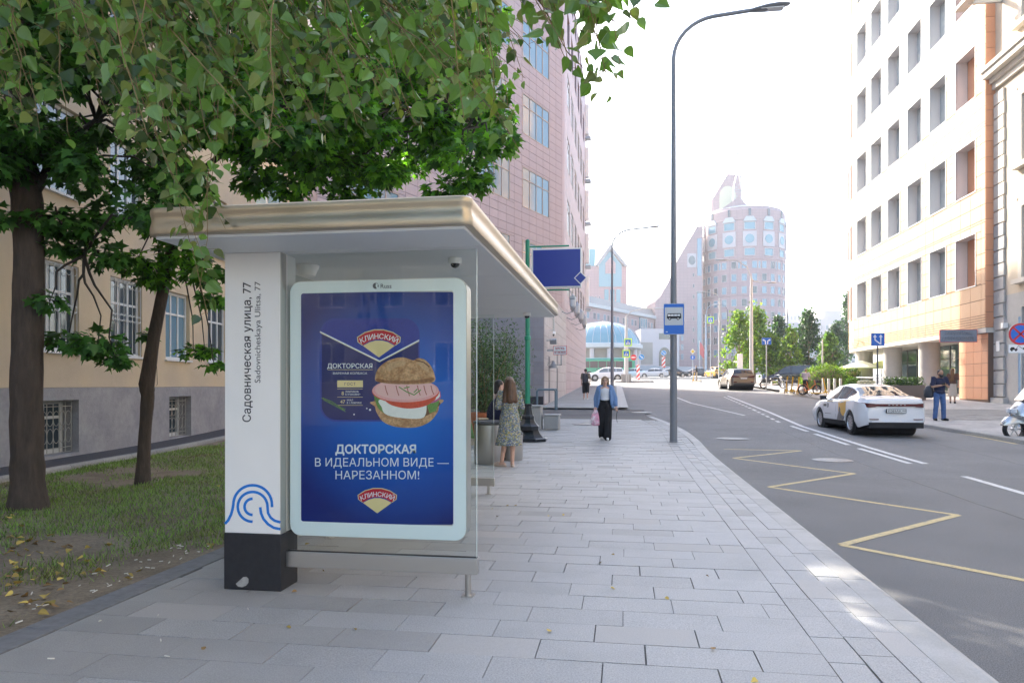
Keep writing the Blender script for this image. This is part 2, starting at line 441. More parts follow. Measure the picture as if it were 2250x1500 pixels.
# left pavement: bedding, slabs, border strip, kerbstones
pav = sheet(K(-3.52), lambda y: min(1.72, kerb_x(y) - .24), -8, 28.2, -.013, 1.)
pavement = struct('pavement', pav, joint)
def slab_objs(parent, rects, matf, name, limit, lift=0.):
    rk = []
    for r in rects:
        p = ((r[0] + r[2]) / 2, (r[1] + r[3]) / 2, base((r[1] + r[3]) / 2)); q = proj(p)
        rk.append(((r[2]-r[0]) * (r[3]-r[1]) / q[2] ** 3 if q and inframe(p, 150) else 0, r))
    rk.sort(key=lambda t: -t[0]); rest = {}
    rr = random.Random(3)
    for i, (s, r) in enumerate(rk):
        gp = .0045 if rr.random() < .72 else .011; a0, b0, a1, b1 = r[0] + gp / 2, r[1] + gp / 2, r[2] - gp / 2, r[3] - gp / 2
        zc = base((b0 + b1) / 2); mt = matf(rr, (r[0] + r[2]) / 2, (r[1] + r[3]) / 2); dz = rr.uniform(-.0025, .0015) + lift
        if i < limit and s > 0:
            o = link(name, unit_box(mt), parent)
            o.location = (a0, b1, zc - .04 + dz); o.scale = (a1 - a0, b1 - b0, .04)
            o.rotation_euler = (rr.gauss(0, .0018), rr.gauss(0, .0015), rr.gauss(0, .0012))
        else: rest.setdefault(mt.name, (mt, MB()))[1].bb((a0, b0, zc - .04 + dz), (a1, b1, zc + dz))
    for mt, mb in rest.values():
        o = obj(name + '_field', mb, mt, parent); o['kind'] = 'stuff'
def pick(rr, x=0, y=0):
    q = rr.random()
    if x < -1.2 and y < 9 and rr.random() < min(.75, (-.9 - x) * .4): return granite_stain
    return granite if q < .87 else (granite2 if q < .93 else granite_stain)
rects = []; y = -2.2; j = 0; rr = random.Random(11)
while y < 26.6:
    off = [0, .5, .16, .66, .33, .83][j % 6] * .62 + rr.uniform(-.03, .03); a = -3.52 - off
    lim = min(1.12, kerb_x(y) - .8)
    while a < lim - .02:
        x0, x1 = max(a, -3.52), min(a + .62, lim)
        if lim - x1 < .12: x1 = lim
        if x1 - x0 > .05: rects.append((x0, y, x1, y + .31))
        a = x1 if x1 > a + .62 else a + .62
    y += .31; j += 1
slab_objs(pavement, rects, pick, 'slab', 300)
rects = []
for c, (x0, x1) in enumerate(((0, .2), (.2, .4), (.4, .6))):
    y = -2.2 + .13 * c
    while y < 26:
        l = rr.choice((.3, .4, .4, .5)); k = min(1.12, kerb_x(y) - .8)
        rects.append((k + x0, y, k + x1, y + l)); y += l
border = MB(); sheet(lambda y: min(1.12, kerb_x(y) - .8) + .001, lambda y: min(1.72, kerb_x(y) - .24) - .001, -8, 26.4, -.009, 1., border)
bstrip = struct('pavement_border', border, joint); slab_objs(bstrip, rects, pick, 'border_slab', 260, .001)
kroot = thing('kerb', 'pale granite kerb along the near pavement beside the bus lane', 'kerb', (1.85, 4, 0))
y = -2.; kb = []
while y < 27.5:
    y1 = y + 1.0; x0a, x0b = kerb_x(y), kerb_x(y1); z0, z1 = base(y), base(y1); mb = MB(); e = .004
    prof = [(-.25, -.14), (-.25, .004), (-.06, .004), (-.012, -.015), (.012, -.06), (.03, -.14)]
    A = [(x0a + p, y + e, z0 + q) for p, q in prof]; B = [(x0b + p, y1 - e, z1 + q) for p, q in prof]
    mb.loft([A, B]); obj('kerbstone', mb, kerbstone, kroot, world=True); y = y1
# driveway apron + the next stretch of pavement by the pink building
struct('driveway', sheet(K(-9), K(.9), 27.9, 33.2, -.05, 1), asphalt_old)
p2 = sheet(K(-3.86), lambda y: .15 - .012 * (y - 33), 33.0, 68, .037, 2.); far_pav = struct('far_pavement', p2, M('far_paving', (.42, .42, .415), .65, var=.1, vs=50))
rects = []; y = 33.0; j = 0
while y < 67:
    a = -3.8 - [0, .5, .25][j % 3] * .9
    while a < -.3:
        rects.append((max(a, -3.8), y, min(a + .9, -.28 - .012 * (y - 33)), y + .6)); a += .9
    y += .6; j += 1
rects = [r for r in rects if r[2] - r[0] > .1]
slab_objs(far_pav, rects, lambda r, x, y: granite, 'slab', 60, .045)
fk = MB(); sheet(lambda y: -.22 - .012 * (y - 33), lambda y: .19 - .012 * (y - 33), 33.0, 68, .062, 2., fk); sheet(lambda y: .19 - .012 * (y - 33), lambda y: .2 - .012 * (y - 33), 33, 68, -.06, 2, fk)
for i in range(0): pass
tag(obj('far_kerb', fk, kerbstone), 'pale kerb of the pavement beside the pink building', 'kerb')

# right pavement
def rk_x(y): return 10.25 if y < 20.5 else (10.25 - .1 * (y - 20.5) if y < 26 else (9.7 + .33 * (y - 26) if y < 30 else 11.0 + .02 * (y - 30)))
rp = sheet(lambda y: rk_x(y) + .2, K(24), -20, 58, .02, 1.)
rpav_m = M('right_paving', (.40, .385, .37), .75, var=.22, vs=8, bump=.2, bs=60, col2=(.31, .30, .29), c2s=1.5)
rpav = struct('right_pavement', rp, rpav_m)
sett_m = M('sett_paving', (.33, .31, .29), .8, var=.2, vs=60, bump=.2, bs=80, rnd=.15)
rects = []; y = 27.0; j = 0
while y < 33.5:
    a = 11.0 + (j % 2) * .2
    while a < 15.6: rects.append((a, y, a + .4, y + .22)); a += .4
    y += .22; j += 1
slab_objs(rpav, rects, lambda r, x, y: sett_m, 'sett', 200, .026)
kroot2 = thing('right_kerb', 'grey stone kerb of the opposite pavement behind the white taxi', 'kerb', (10, 25, 0))
y = 4.
while y < 56:
    y1 = y + 1.; mb = MB(); e = .004; z0, z1 = base(y), base(y1)
    prof = [(.22, -.14), (.22, .024), (.03, .024), (0, .0), (-.01, -.14)]
    mb.loft([[(rk_x(y) + p, y + e, z0 + q) for p, q in prof], [(rk_x(y1) + p, y1 - e, z1 + q) for p, q in prof]])
    obj('kerbstone', mb, concrete, kroot2, world=True); y = y1
struct('square_paving', sheet(lambda y: 11.6, K(70), 58, 76, .02, 2.), M('square_paving', (.42, .40, .38), .8, var=.12, vs=6))

# road markings, painted sheets a few millimetres thick over the asphalt
def mark(pts, w, mat, name, label, lift=.004, dash=None):
    segs = []
    for i in range(len(pts) - 1):
        a, b = Vector(pts[i]), Vector(pts[i + 1]); L_ = (b - a).length; n = max(1, int(L_ / 1.)); 
        if dash:
            t = 0
            while t < L_: segs.append((a + (b - a) * t / L_, a + (b - a) * min(1, (t + dash[0]) / L_))); t += dash[0] + dash[1]
        else:
            for k in range(n): segs.append((a + (b - a) * k / n, a + (b - a) * (k + 1) / n))
    mb = MB()
    for a, b in segs:
        t = (b - a).normalized(); nrm = Vector((-t.y, t.x)) * w / 2; ext = t * 0
        P = [a - nrm - ext, b - nrm + ext, b + nrm + ext, a + nrm - ext]
        mb.add([(p.x, p.y, base(p.y) - .10 + lift) for p in P], [(0, 1, 2, 3)])
    o = obj(name, mb, mat); o['kind'] = 'structure'; o['label'] = label; return o
zz = [(6.2, 3.6), (2.2, 7.75), (4.15, 9.75), (2.3, 11.95), (4.2, 14.0), (2.4, 16.4), (4.25, 18.2), (2.45, 18.3)]
for i in range(len(zz) - 1):
    mark(zz[i:i + 2], .10, paint_yellow, 'zigzag_marking', 'yellow bus stop zigzag line on the asphalt', .004 + .0012 * (i % 2))
mark([(5.86, 8.6), (6.02, 13.9)], .13, paint_white, 'lane_line', 'white dash of the lane line nearest the lens')
mark([(6.15, 15.9), (5.95, 25.5), (6.3, 33), (6.8, 49)], .14, paint_white, 'lane_line', 'long white solid line in the middle of the road')
mark([(5.85, 15.9), (5.62, 25.5)], .13, paint_white, 'lane_line', 'white dashes beside the solid middle line', dash=(3.0, .8))
mark([(5.55, 27), (5.9, 34), (6.4, 48)], .12, paint_white, 'lane_line', 'short white dashes further along the middle of the road', dash=(.7, .6))
mark([(4.9, 30.5), (3.6, 40), (3.3, 47)], .12, paint_white, 'lane_line', 'thin white line curving to the left past the stop')
mark([(9.95, 24.8), (10.1, 20.4)], .11, paint_yellow, 'kerb_line', 'yellow line along the opposite kerb')
tar = M('tar_seam', (.05, .05, .052), .6, var=.3, vs=20)
def wavy(x0, y0, x1, y1, n, a, sd):
    r_ = random.Random(sd); return [(x0 + (x1 - x0) * i / n + r_.gauss(0, a), y0 + (y1 - y0) * i / n + r_.gauss(0, a)) for i in range(n + 1)]
mark(wavy(4.75, 2, 4.95, 27, 40, .02, 1), .028, tar, 'tar_seam', 'thin dark tar seam along the bus lane', .0015)
mark(wavy(2.1, 12.9, 10.2, 14.2, 24, .04, 2), .024, tar, 'tar_crack', 'thin dark crack across the carriageway', .002)
mark(wavy(7.9, 6, 8.3, 30, 40, .03, 3), .026, tar, 'tar_seam', 'thin dark tar seam in the opposite lane', .0015)
mark(wavy(4.9, 20.5, 10, 21.4, 18, .05, 4), .03, tar, 'tar_crack', 'dark crack across the road before the taxi', .002)
iron = M('worn_iron', (.16, .155, .15), .45, .5, var=.3, vs=40)
def manhole(x, y, rx, label, z=-.10):
    t = thing('manhole', label, 'manhole cover', (x, y, base(y) + z))
    mb = MB(); mb.lathe([(rx * 1.15, .0), (rx * 1.15, .006), (rx * 1.02, .007), (rx * 1.02, .003)], 28, cap=False); obj('rim', mb, iron, t, 40)
    mb = MB(); mb.lathe([(rx, .001), (rx, .008), (rx * .95, .010)], 28)
    for i in range(-3, 4): mb.box((i * rx * .24, 0, .011), (rx * .07, rx * 1.2, .004))
    obj('lid', mb, iron, t, 40)
manhole(4.45, 16.3, .36, 'round iron manhole cover in the road beside the yellow zigzag')
manhole(3.05, 21.0, .40, 'round iron manhole cover near the foot of the tall lamp post')
manhole(.75, 31.2, .38, 'pale round manhole cover in the driveway behind the walking woman', -.05)
manhole(-1.35, 24.2, .33, 'dark manhole cover in the paving left of the walking woman', .004)

# lawn side
ED = rad(7.6); wd = Vector((-math.sin(ED), math.cos(ED), 0)); wnn = Vector((math.cos(ED), math.sin(ED), 0))
WA = Vector((-11.3, 11.49, 0))
def wall_x(y, off): return WA.x + off / math.cos(ED) - (y - WA.y) * math.tan(ED)
lawn = MB(); nx, ny = 26, 60
def lawn_z(x, y):
    return base(y) + .012 + .03 * math.sin(x * 1.3 + y * .7) * math.sin(y * .9 - x * .4) + .015 * math.sin(4 * x + 1.7 * y) - .02
for i in range(ny + 1):
    y = -6 + 34 * i / ny
    for j in range(nx + 1):
        x = wall_x(y, 1.3) * (1 - j / nx) + (-3.74) * (j / nx); e = min(1, min(j, nx - j) / 3)
        lawn.v.append((x, y, lawn_z(x, y) * e + (base(y) - .012) * (1 - e)))
for i in range(ny):
    for j in range(nx):
        a = i * (nx + 1) + j; lawn.f.append([a, a + 1, a + nx + 2, a + nx + 1]); lawn.m.append(0)
struct('lawn_soil', lawn, soil, 60)
ek = MB(); sheet(K(-3.76), K(-3.53), -6, 27, .0, 1, ek)
edge_m = M('edging_concrete', (.20, .20, .205), .85, var=.2, vs=12, bump=.25, bs=70)
edging = thing('edging', 'dark grey stone edging between the lawn and the pavement', 'edging', (-3.64, 4, 0))
y = -1.
while y < 26:
    mb = MB(); mb.bb((-3.755, y + .004, base(y) - .08), (-3.53, y + .996, base(y) + .006)); obj('edging_stone', mb, edge_m, edging, world=True, bevel=.006); y += 1
struct('walkway', sheet(lambda y: wall_x(y, -.2), lambda y: wall_x(y, 1.18), -6, 27, .035, 1.5), M('walkway_asphalt', (.062, .06, .066), .9, var=.3, vs=60, bump=.4))
wk = thing('walkway_kerb', 'weathered pale kerb between the lawn and the asphalt walkway', 'kerb', (-10, 10, 0))
for i in range(28):
    a = WA + wnn * 1.18 + wd * (i - 14); b = WA + wnn * 1.18 + wd * (i - 13.01); mb = MB()
    prof = [(0, -.1), (0, .075), (.13, .075), (.15, .05), (.15, -.1)]
    mb.loft([[a + wnn * p + Vector((0, 0, q + base(a.y))) for p, q in prof], [b + wnn * p + Vector((0, 0, q + base(b.y))) for p, q in prof]])
    obj('kerbstone', mb, concrete, wk, world=True)
# ------------------------------------------------------------------ bus shelter
def onY(px, py, Y):
    u = (px - 1125) / 1570; t = Y / (u * sa + ca); return Vector((t * (u * ca - sa), Y, CAM_H - (py - 845) / 1570 * t))
SH = thing('bus_shelter', 'steel and glass bus shelter with white pillar and blue advertising lightbox', 'bus shelter', (-2., 6., 0))
X0, X1, Y0, Y1 = -3.20, -.95, 4.38, 10.5
rings = []
for ins, z in ((.045, 2.548), (.004, 2.552), (0, 2.562), (.0, 2.600), (.006, 2.625), (.011, 2.648), (.008, 2.672), (.002, 2.69), (0, 2.705), (.002, 2.722), (.012, 2.732), (.1, 2.738)):
    rings.append([(x, y, z) for x, y in rrect(X0 + ins, Y0 + ins, X1 - ins, Y1 - ins, max(.02, .085 - ins), 8)])
mb = MB(); mb.loft(rings); canopy = obj('canopy', mb, steel_bronze, SH, 35, world=True)
yy = [Y0 + .05, 5.0, 6.4, 7.8, 9.2, Y1 - .05]
for a, b in zip(yy[:-1], yy[1:]):
    mb = MB(); mb.bb((X0 + .05, a + .005, 2.53), (X1 - .05, b - .005, 2.5485)); obj('soffit_panel', mb, soffit_m, canopy)
# pillar
PX0, PX1 = -2.981, -2.537
mb = MB(); mb.bb((PX0, 5.0, .425), (PX1, 5.26, 2.53)); pillar = obj('pillar', mb, white_coat, SH, bevel=.004, world=True)
mb = MB(); mb.bb((PX1 + .001, 5.006, .425), (PX1 + .006, 5.09, 2.528)); obj('pillar_edge_strip', mb, steel, pillar)
mb = MB(); mb.bb((PX0 - .004, 4.993, .0), (PX1 + .012, 5.27, .424)); plb = obj('pillar_base', mb, black_base, SH, bevel=.006, world=True)
fP = lambda px, py, d=0: onY(px, -py, 4.9995 - d)
fB = lambda px, py, d=0: onY(px, -py, 4.9925 - d)
mb = MB(); z4 = lambda x, y: (480 + x / 3.488, -(900 + y / 3.488))
mb.prism([z4(*p) for p in ((132,1332),(168,1300),(190,1280),(214,1277),(231,1293),(230,1322),(212,1345),(182,1358),(150,1352))], fB, -.002, .0006); obj('bare_patch', mb, concrete, plb)
mb = MB(); letter(mb, 'Садовническая улица, 77', fP, 551, -774, 25, .0008, .25, align='CENTER', rot=rad(90), fit=306)
letter(mb, 'Sadovnicheskaya Ulitsa, 77', fP, 572, -730, 18, .0008, 0, align='CENTER', rot=rad(90), fit=222)
txt_dark = M('print_dark', (.035, .03, .035), .5); obj('lettering', mb, txt_dark, pillar)
logo_blue = M('logo_blue', (.006, .18, .62), .4); mb = MB()
def arc(cx, cy, r, a0, a1, n=20): return [(cx + r * math.cos(rad(a0 + (a1 - a0) * i / n)), cy - r * math.sin(rad(a0 + (a1 - a0) * i / n))) for i in range(n + 1)]
paths = [[(50, 872), (75, 845), (97, 800), (108, 760), (114, 725)] + arc(262, 725, 148, 180, 0)[1:] + [(411, 745)],
         arc(262, 742, 114, 270, 0, 30) + [(380, 790), (400, 825), (430, 848), (475, 861)],
         arc(262, 742, 62, 270, 90), [(320, 745), (326, 790), (345, 835), (380, 875), (425, 903), (475, 913)]]
for p in paths:
    for q in strip([z4(*w) for w in p], 5.9): mb.flat(q, fP, .0008)
obj('wave_emblem', mb, logo_blue, pillar)
# near glass wing, beam, leg
GX1 = -1.062
def glass_pane(name, a, b, axis='y'):
    mb = MB(); mb.bb(a, b); return obj(name, mb, clear_glass, SH, world=True)
glass_pane('glass_panel', (PX1 + .012, 5.10, .285), (GX1, 5.108, 2.528))
edge_g = M('glass_edge', (.62, .70, .66), .25)
mb = MB(); mb.bb((GX1 + .0005, 5.099, .285), (GX1 + .005, 5.109, 2.528)); obj('glass_edge', mb, edge_g, SH, world=True)
mb = MB(); mb.bb((PX1 + .013, 5.07, .165), (GX1 + .012, 5.145, .282)); beam = obj('beam', mb, steel, SH, bevel=.003, world=True)
mb = MB(); mb.bb((PX1 + .013, 5.085, .2822), (GX1 + .008, 5.125, .2848)); obj('seal', mb, dark_gap, beam)
def leg(x, y, r, z1, nm='leg'):
    mb = MB(); mb.lathe([(r, .006), (r, z1)], 16, (x, y, 0)); l = obj(nm, mb, steel, SH, 40, world=True)
    mb = MB(); mb.bb((x - r * 1.9, y - r * 1.9, -.002), (x + r * 1.9, y + r * 1.9, .008)); obj('base_plate', mb, steel, l)
leg(-1.125, 5.11, .023, .166)
# lightbox behind the glass wing
BX0, BX1 = -2.512, -1.142; BF = 5.113
LB = lambda a, b, d=0: Vector((a, BF - d, b))
bz0 = onY(830, 1181, BF).z; bz1 = onY(830, 615, BF).z
px0, px1, pz0, pz1 = onY(661, 900, BF).x, onY(996, 900, BF).x, onY(830, 1150, BF).z, onY(830, 641, BF).z
fm_ = M('lightbox_white', (.82, .86, .85), .25); mb = MB()
outer = rrect(BX0, bz0, BX1, bz1, .085, 8); inner = rrect(px0, pz0, px1, pz1, .018, 8)
n = len(outer); o = len(mb.v)
mb.v += [tuple(LB(*p, -.002)) for p in outer] + [tuple(LB(*p, -.002)) for p in inner] + [tuple(LB(*p, -.012)) for p in inner]
for i in range(n):
    j = (i + 1) % n; mb.f += [[i, j, n + j, n + i], [n + i, n + j, 2 * n + j, 2 * n + i]]; mb.m += [0, 0]
box = obj('lightbox', mb, fm_, SH, world=True)
mb = MB(); mb.prism(outer, LB, -.02, -.17); obj('housing', mb, steel, box, 50)
mb = MB(); mb.prism(rrect(BX0 - .004, bz0 - .004, BX1 + .004, bz1 + .004, .089, 8), LB, -.006, -.03); obj('frame_edge', mb, steel, box, 50)
# the printed poster: flat layers of ink
fQ = lambda px, py, d=0: onY(px, -py, BF + .0022 - d)
def poster_bg():
    m = bpy.data.materials.new('poster_blue'); m.use_nodes = True; N = m.node_tree.nodes; L = m.node_tree.links; b = N['Principled BSDF']
    g = N.new('ShaderNodeNewGeometry'); vd = N.new('ShaderNodeVectorMath'); vd.operation = 'DISTANCE'; L.new(g.outputs['Position'], vd.inputs[0])
    vd.inputs[1].default_value = onY(870, 890, BF); r = N.new('ShaderNodeValToRGB'); mr = N.new('ShaderNodeMapRange'); L.new(vd.outputs['Value'], mr.inputs[0]); mr.inputs[2].default_value = 1.05
    L.new(mr.outputs[0], r.inputs[0]); e = r.color_ramp.elements; e[0].position = .1; e[0].color = (.006, .165, .60, 1); e[1].position = .9; e[1].color = (.010, .022, .17, 1)
    k = e.new(.5); k.color = (.007, .085, .40, 1); L.new(r.outputs[0], b.inputs['Base Color']); b.inputs['Roughness'].default_value = .3; b.inputs['Specular IOR Level'].default_value = .2; return m
mb = MB(); mb.flat(rrect(660.5, -1152, 997, -641, 6), lambda a, b, d=0: fQ(a, b, -.0015)); poster = obj('poster', mb, poster_bg(), box)
ink = {k: M('ink_' + k, c, .4, spec=.2, **kw) for k, c, kw in (
    ('tray', (.010, .018, .13), {}), ('trayrim', (.02, .05, .30), {}), ('flap', (.022, .045, .30), dict(var=.5, vs=170)), ('gold', (.72, .60, .33), {}), ('white', (.80, .82, .84), {}),
    ('red', (.52, .015, .03), {}), ('cream', (.78, .62, .30), {}), ('bun', (.40, .20, .085), dict(var=.5, vs=60, col2=(.58, .34, .17), c2s=22)), ('ham', (.75, .36, .34), dict(var=.12, vs=60)),
    ('grill', (.40, .12, .09), {}), ('tomato', (.62, .07, .03), dict(var=.2, vs=50)), ('cheese', (.80, .77, .71), dict(var=.06, vs=30)), ('leaf', (.12, .26, .06), dict(var=.4, vs=80)), ('onion', (.45, .10, .24), {}), ('shade', (.14, .06, .03), {}), ('bunshade', (.28, .12, .045), dict(var=.4, vs=60)), ('bunlight', (.55, .34, .18), dict(var=.3, vs=70)), ('hamlight', (.78, .46, .43), {}))}
names = list(ink); imats = [ink[k] for k in names]; I = {k: i for i, k in enumerate(names)}
layers = [0]
def flush(nm):
    global mb
    used = sorted(set(mb.m)); mb.m = [used.index(k) for k in mb.m]; obj(nm, mb, [imats[k] for k in used], box); mb = MB()
def ly(): layers[0] += 1; return -.0012 + layers[0] * .00012
z3 = lambda x, y: (480 + x / 3.1917, -(530 + y / 3.1917))
mb = MB()
mb.flat([(p[0], p[1]) for p in rrect(703, -926, 922, -699, 34)], fQ, ly(), I['trayrim'])
mb.flat(rrect(707, -922, 919, -703, 32), fQ, ly(), I['tray'])
mb.flat([(706, -731), (834, -793), (920, -748), (920, -733), (914, -713), (900, -703), (732, -703), (715, -711), (708, -722)], fQ, ly(), I['flap'])
d = ly()
for q in strip([(703, -728.5), (834, -793), (921, -747)], 2.6): mb.flat(q, fQ, d, I['white'])
for q in strip([(704, -731), (834, -795), (921, -749.5)], 1.2): mb.flat(q, fQ, d + .0001, I['gold'])
flush('tray_print')
def logo(cx, cy, s):
    def T(P): return [(cx + x * s, cy - y * s) for x, y in P]
    top = [(-46, -3), (-30, -13), (-10, -18.5), (10, -18.5), (30, -13), (46, -3), (45, 7), (35, 14)]; low = [(20, 5), (7, 1.5), (-7, 1.5), (-20, 5), (-35, 14), (-45, 7)]
    mb.flat(T([(x * 1.045, y * 1.1 - .4) for x, y in top + low]), fQ, ly(), I['gold'])
    mb.flat(T(top + low), fQ, ly(), I['red'])
    mb.flat(T([(-35, 15.5), (-20, 7.5), (-7, 4), (7, 4), (20, 7.5), (35, 15.5), (0, 41)]), fQ, ly(), I['cream'])
    dd = ly()
    for i, ch in enumerate('КЛИНСКИЙ'):
        a = (i - 3.5) / 3.5 * 27
        letter(mb, ch, fQ, cx + 78 * math.sin(rad(a)) * s, cy - (69 - 78 * math.cos(rad(a)) + 9.) * s, 15.5 * s, dd, .12 * s, I['white'], rot=-rad(a) * .75)
logo(832.5, -744, 1.); flush('emblem_print')
logo(829, -1090, .9); flush('emblem_print')
d = ly()
letter(mb, 'ДОКТОРСКАЯ', fQ, 769, -808.5, 14, d, .15, I['white'], fit=99)
for q in strip([(720, -812), (819, -812)], 1.0): mb.flat(q, fQ, d, I['gold'])
letter(mb, 'ВАРЕНАЯ КОЛБАСА', fQ, 769, -822, 6.2, d, .05, I['white'], fit=75)
mb.flat(rrect(741, -850.5, 797.5, -835.5, 1), fQ, d, I['cream']); letter(mb, 'ГОСТ', fQ, 769, -846.3, 8.5, d + .0002, .06, I['tray'], spacing=1.2)
for y in (854, 872, 890):
    for q in strip([(741, -y), (797, -y)], .9): mb.flat(q, fQ, d, I['gold'])
letter(mb, '8', fQ, 753, -867.5, 11, d, .12, I['gold']); letter(mb, 'ЛОМТИКОВ', fQ, 758.5, -862, 5.2, d, .03, I['white'], 'LEFT', fit=29); letter(mb, 'В УПАКОВКЕ*', fQ, 758.5, -868, 5.2, d, .03, I['white'], 'LEFT', fit=33)
letter(mb, '47', fQ, 753, -886, 11, d, .12, I['gold']); letter(mb, 'ККАЛ', fQ, 762, -880.5, 5.2, d, .03, I['white'], 'LEFT', fit=13); letter(mb, 'В 1 ЛОМТИКЕ', fQ, 762, -886.5, 5.2, d, .03, I['white'], 'LEFT', fit=32)
for q in strip([(706, -874), (728, -881), (757, -901)], 1.2): mb.flat(q, fQ, d, I['leaf'])
for i in range(16):
    x, y = 708 + i * 3.1, -(874.5 + i * 1.65); 
    for s_ in (-1, 1):
        for q in strip([(x, y), (x + 5, y + s_ * 3.4 - 2.2)], .8): mb.flat(q, fQ, d, I['leaf'])
for x, y, r in ((806, 897, 1.6), (813, 900, 2.4), (778, 910, 1.8)): mb.flat(circ(x, -y, r, n=8), fQ, d, I['white'])
flush('product_lettering')
def smooth_poly(P, k=5):                    # closed curve through the outline's points
    out = []; n = len(P)
    for i in range(n):
        p0, p1, p2, p3 = P[i - 1], P[i], P[(i + 1) % n], P[(i + 2) % n]
        for j in range(k):
            t = j / k; out.append(tuple(.5 * (2 * b + (c - a) * t + (2 * a - 5 * b + 4 * c - d_) * t * t + (3 * b - a - 3 * c + d_) * t ** 3) for a, b, c, d_ in zip(p0, p1, p2, p3)))
    return out
B = lambda P: [z3(*p) for p in (smooth_poly(P) if len(P) > 5 else P)]
mb.flat(B([(1095,1120),(1098,1160),(1112,1205),(1160,1268),(1258,1302),(1390,1302),(1480,1265),(1535,1200),(1548,1150),(1546,1105)]), fQ, ly(), I['bun'])
mb.flat(B([(1115,1100),(1135,1150),(1160,1195),(1215,1225),(1330,1238),(1450,1225),(1515,1180),(1530,1120)]), fQ, ly(), I['shade'])
mb.flat(B([(1090,1060),(1100,1120),(1130,1180),(1200,1225),(1215,1215),(1160,1150),(1130,1080)]), fQ, ly(), I['leaf'])
mb.flat(B([(1450,1110),(1480,1205),(1525,1190),(1548,1130),(1540,1080)]), fQ, ly(), I['leaf'])
mb.flat(B([(1143,1105),(1146,1165),(1165,1205),(1220,1228),(1330,1242),(1425,1240),(1455,1205),(1458,1140),(1440,1110)]), fQ, ly(), I['cheese'])
mb.flat(B([(1470,1130),(1520,1128),(1555,1100),(1558,1070),(1545,1045),(1480,1060)]), fQ, ly(), I['onion'])
mb.flat(B([(1475,1115),(1520,1112),(1550,1090),(1552,1070),(1540,1050),(1480,1060)]), fQ, ly(), I['cheese'])
mb.flat(B([(1160,1085),(1190,1135),(1260,1162),(1340,1172),(1430,1160),(1490,1132),(1515,1085),(1300,1040)]), fQ, ly(), I['tomato'])
mb.flat(B([(1312 + 235 * math.cos(rad(t)), 1055 + (84 if math.sin(rad(t)) > 0 else 84) * math.sin(rad(t)) + .02 * 235 * math.cos(rad(t))) for t in range(0, 360, 12)]), fQ, ly(), I['tomato'])
mb.flat(B([(1312 + 233 * math.cos(rad(t)), 1046 + 82 * math.sin(rad(t))) for t in range(0, 360, 12)]), fQ, ly(), I['ham'])
mb.flat(B([(1312 + 215 * math.cos(rad(t)), 1040 + 70 * math.sin(rad(t))) for t in range(0, 360, 15)]), fQ, ly(), I['hamlight'])
d = ly()
for x in (1168, 1245, 1320, 1395, 1440, 1490):
    for q in strip(B([(x, 1010), (x + 8, 1045), (x + 20, 1085 - abs(x - 1300) * .06)]), 2.0): mb.flat(q, fQ, d, I['grill'])
d = ly()
for P in ([(1265, 1020), (1320, 1055), (1375, 1078)], [(1300, 1030), (1340, 1020)], [(1375, 1075), (1420, 1040)], [(1370, 1060), (1395, 1035)]):
    for q in strip(B(P), 2.4): mb.flat(q, fQ, d, I['leaf'])
mb.flat(B([(1100,975),(1104,930),(1120,893),(1150,862),(1195,834),(1250,817),(1300,814),(1345,828),(1368,834),(1400,820),(1440,826),(1475,855),(1500,893),(1515,935),(1520,970),(1500,990),(1430,1000),(1330,1003),(1220,1000),(1140,990)]), fQ, ly(), I['bun'])
mb.flat(B([(1108,960),(1118,985),(1210,996),(1330,998),(1440,992),(1508,975),(1500,955),(1400,972),(1300,978),(1180,974)]), fQ, ly(), I['bunshade'])  # shading along the bun's lower edge, drawn into the print
mb.flat(B([(1170,890),(1195,858),(1250,838),(1310,842),(1300,870),(1240,885),(1200,910)]), fQ, ly(), I['bunlight'])  # bun highlights, drawn into the print as paler patches
mb.flat(B([(1385,850),(1430,848),(1465,880),(1480,920),(1440,900),(1410,870)]), fQ, ly(), I['bunlight'])
d = ly()
for q in strip(B([(1380, 832), (1440, 848), (1480, 880)]), 2.5): mb.flat(q, fQ, d, I['shade'])
flush('burger_print')
d = ly()
letter(mb, 'ДОКТОРСКАЯ', fQ, 826, -995.5, 26, d, .75, I['white'], fit=176)
flush('headline_lettering'); letter(mb, 'В ИДЕАЛЬНОМ ВИДЕ —', fQ, 838, -1024, 25.5, d, 0, I['white'], fit=294)
flush('slogan_lettering'); letter(mb, 'НАРЕЗАННОМ!', fQ, 829, -1052, 25.5, d, 0, I['white'], fit=184)
flush('slogan_lettering')
letter(mb, 'НЕ ЯВЛЯЕТСЯ', fQ, 979, -1146, 5, d, 0, I['tray'], fit=27); letter(mb, 'РЕКЛАМОЙ', fQ, 979, -1152, 5, d, 0, I['tray'], fit=27)
flush('small_print')
mb = MB(); letter(mb, 'Russ', lambda a, b, d=0: onY(a, -b, BF + .0012), 848, -633, 13.5, 0, .12)
mb.flat(circ(825.5, -628, 6.6), lambda a, b, d=0: onY(a, -b, BF + .0012)); obj('maker_mark', mb, M('print_grey', (.10, .10, .11), .5), box)
mb = MB(); fW = lambda a, b, d=0: onY(a, -b, BF + .0006)
mb.flat([(826, -622), (831.5, -625), (829, -628.5), (832, -633), (828, -634), (825.5, -629)], fW); obj('maker_mark_cutout', mb, fm_, box)
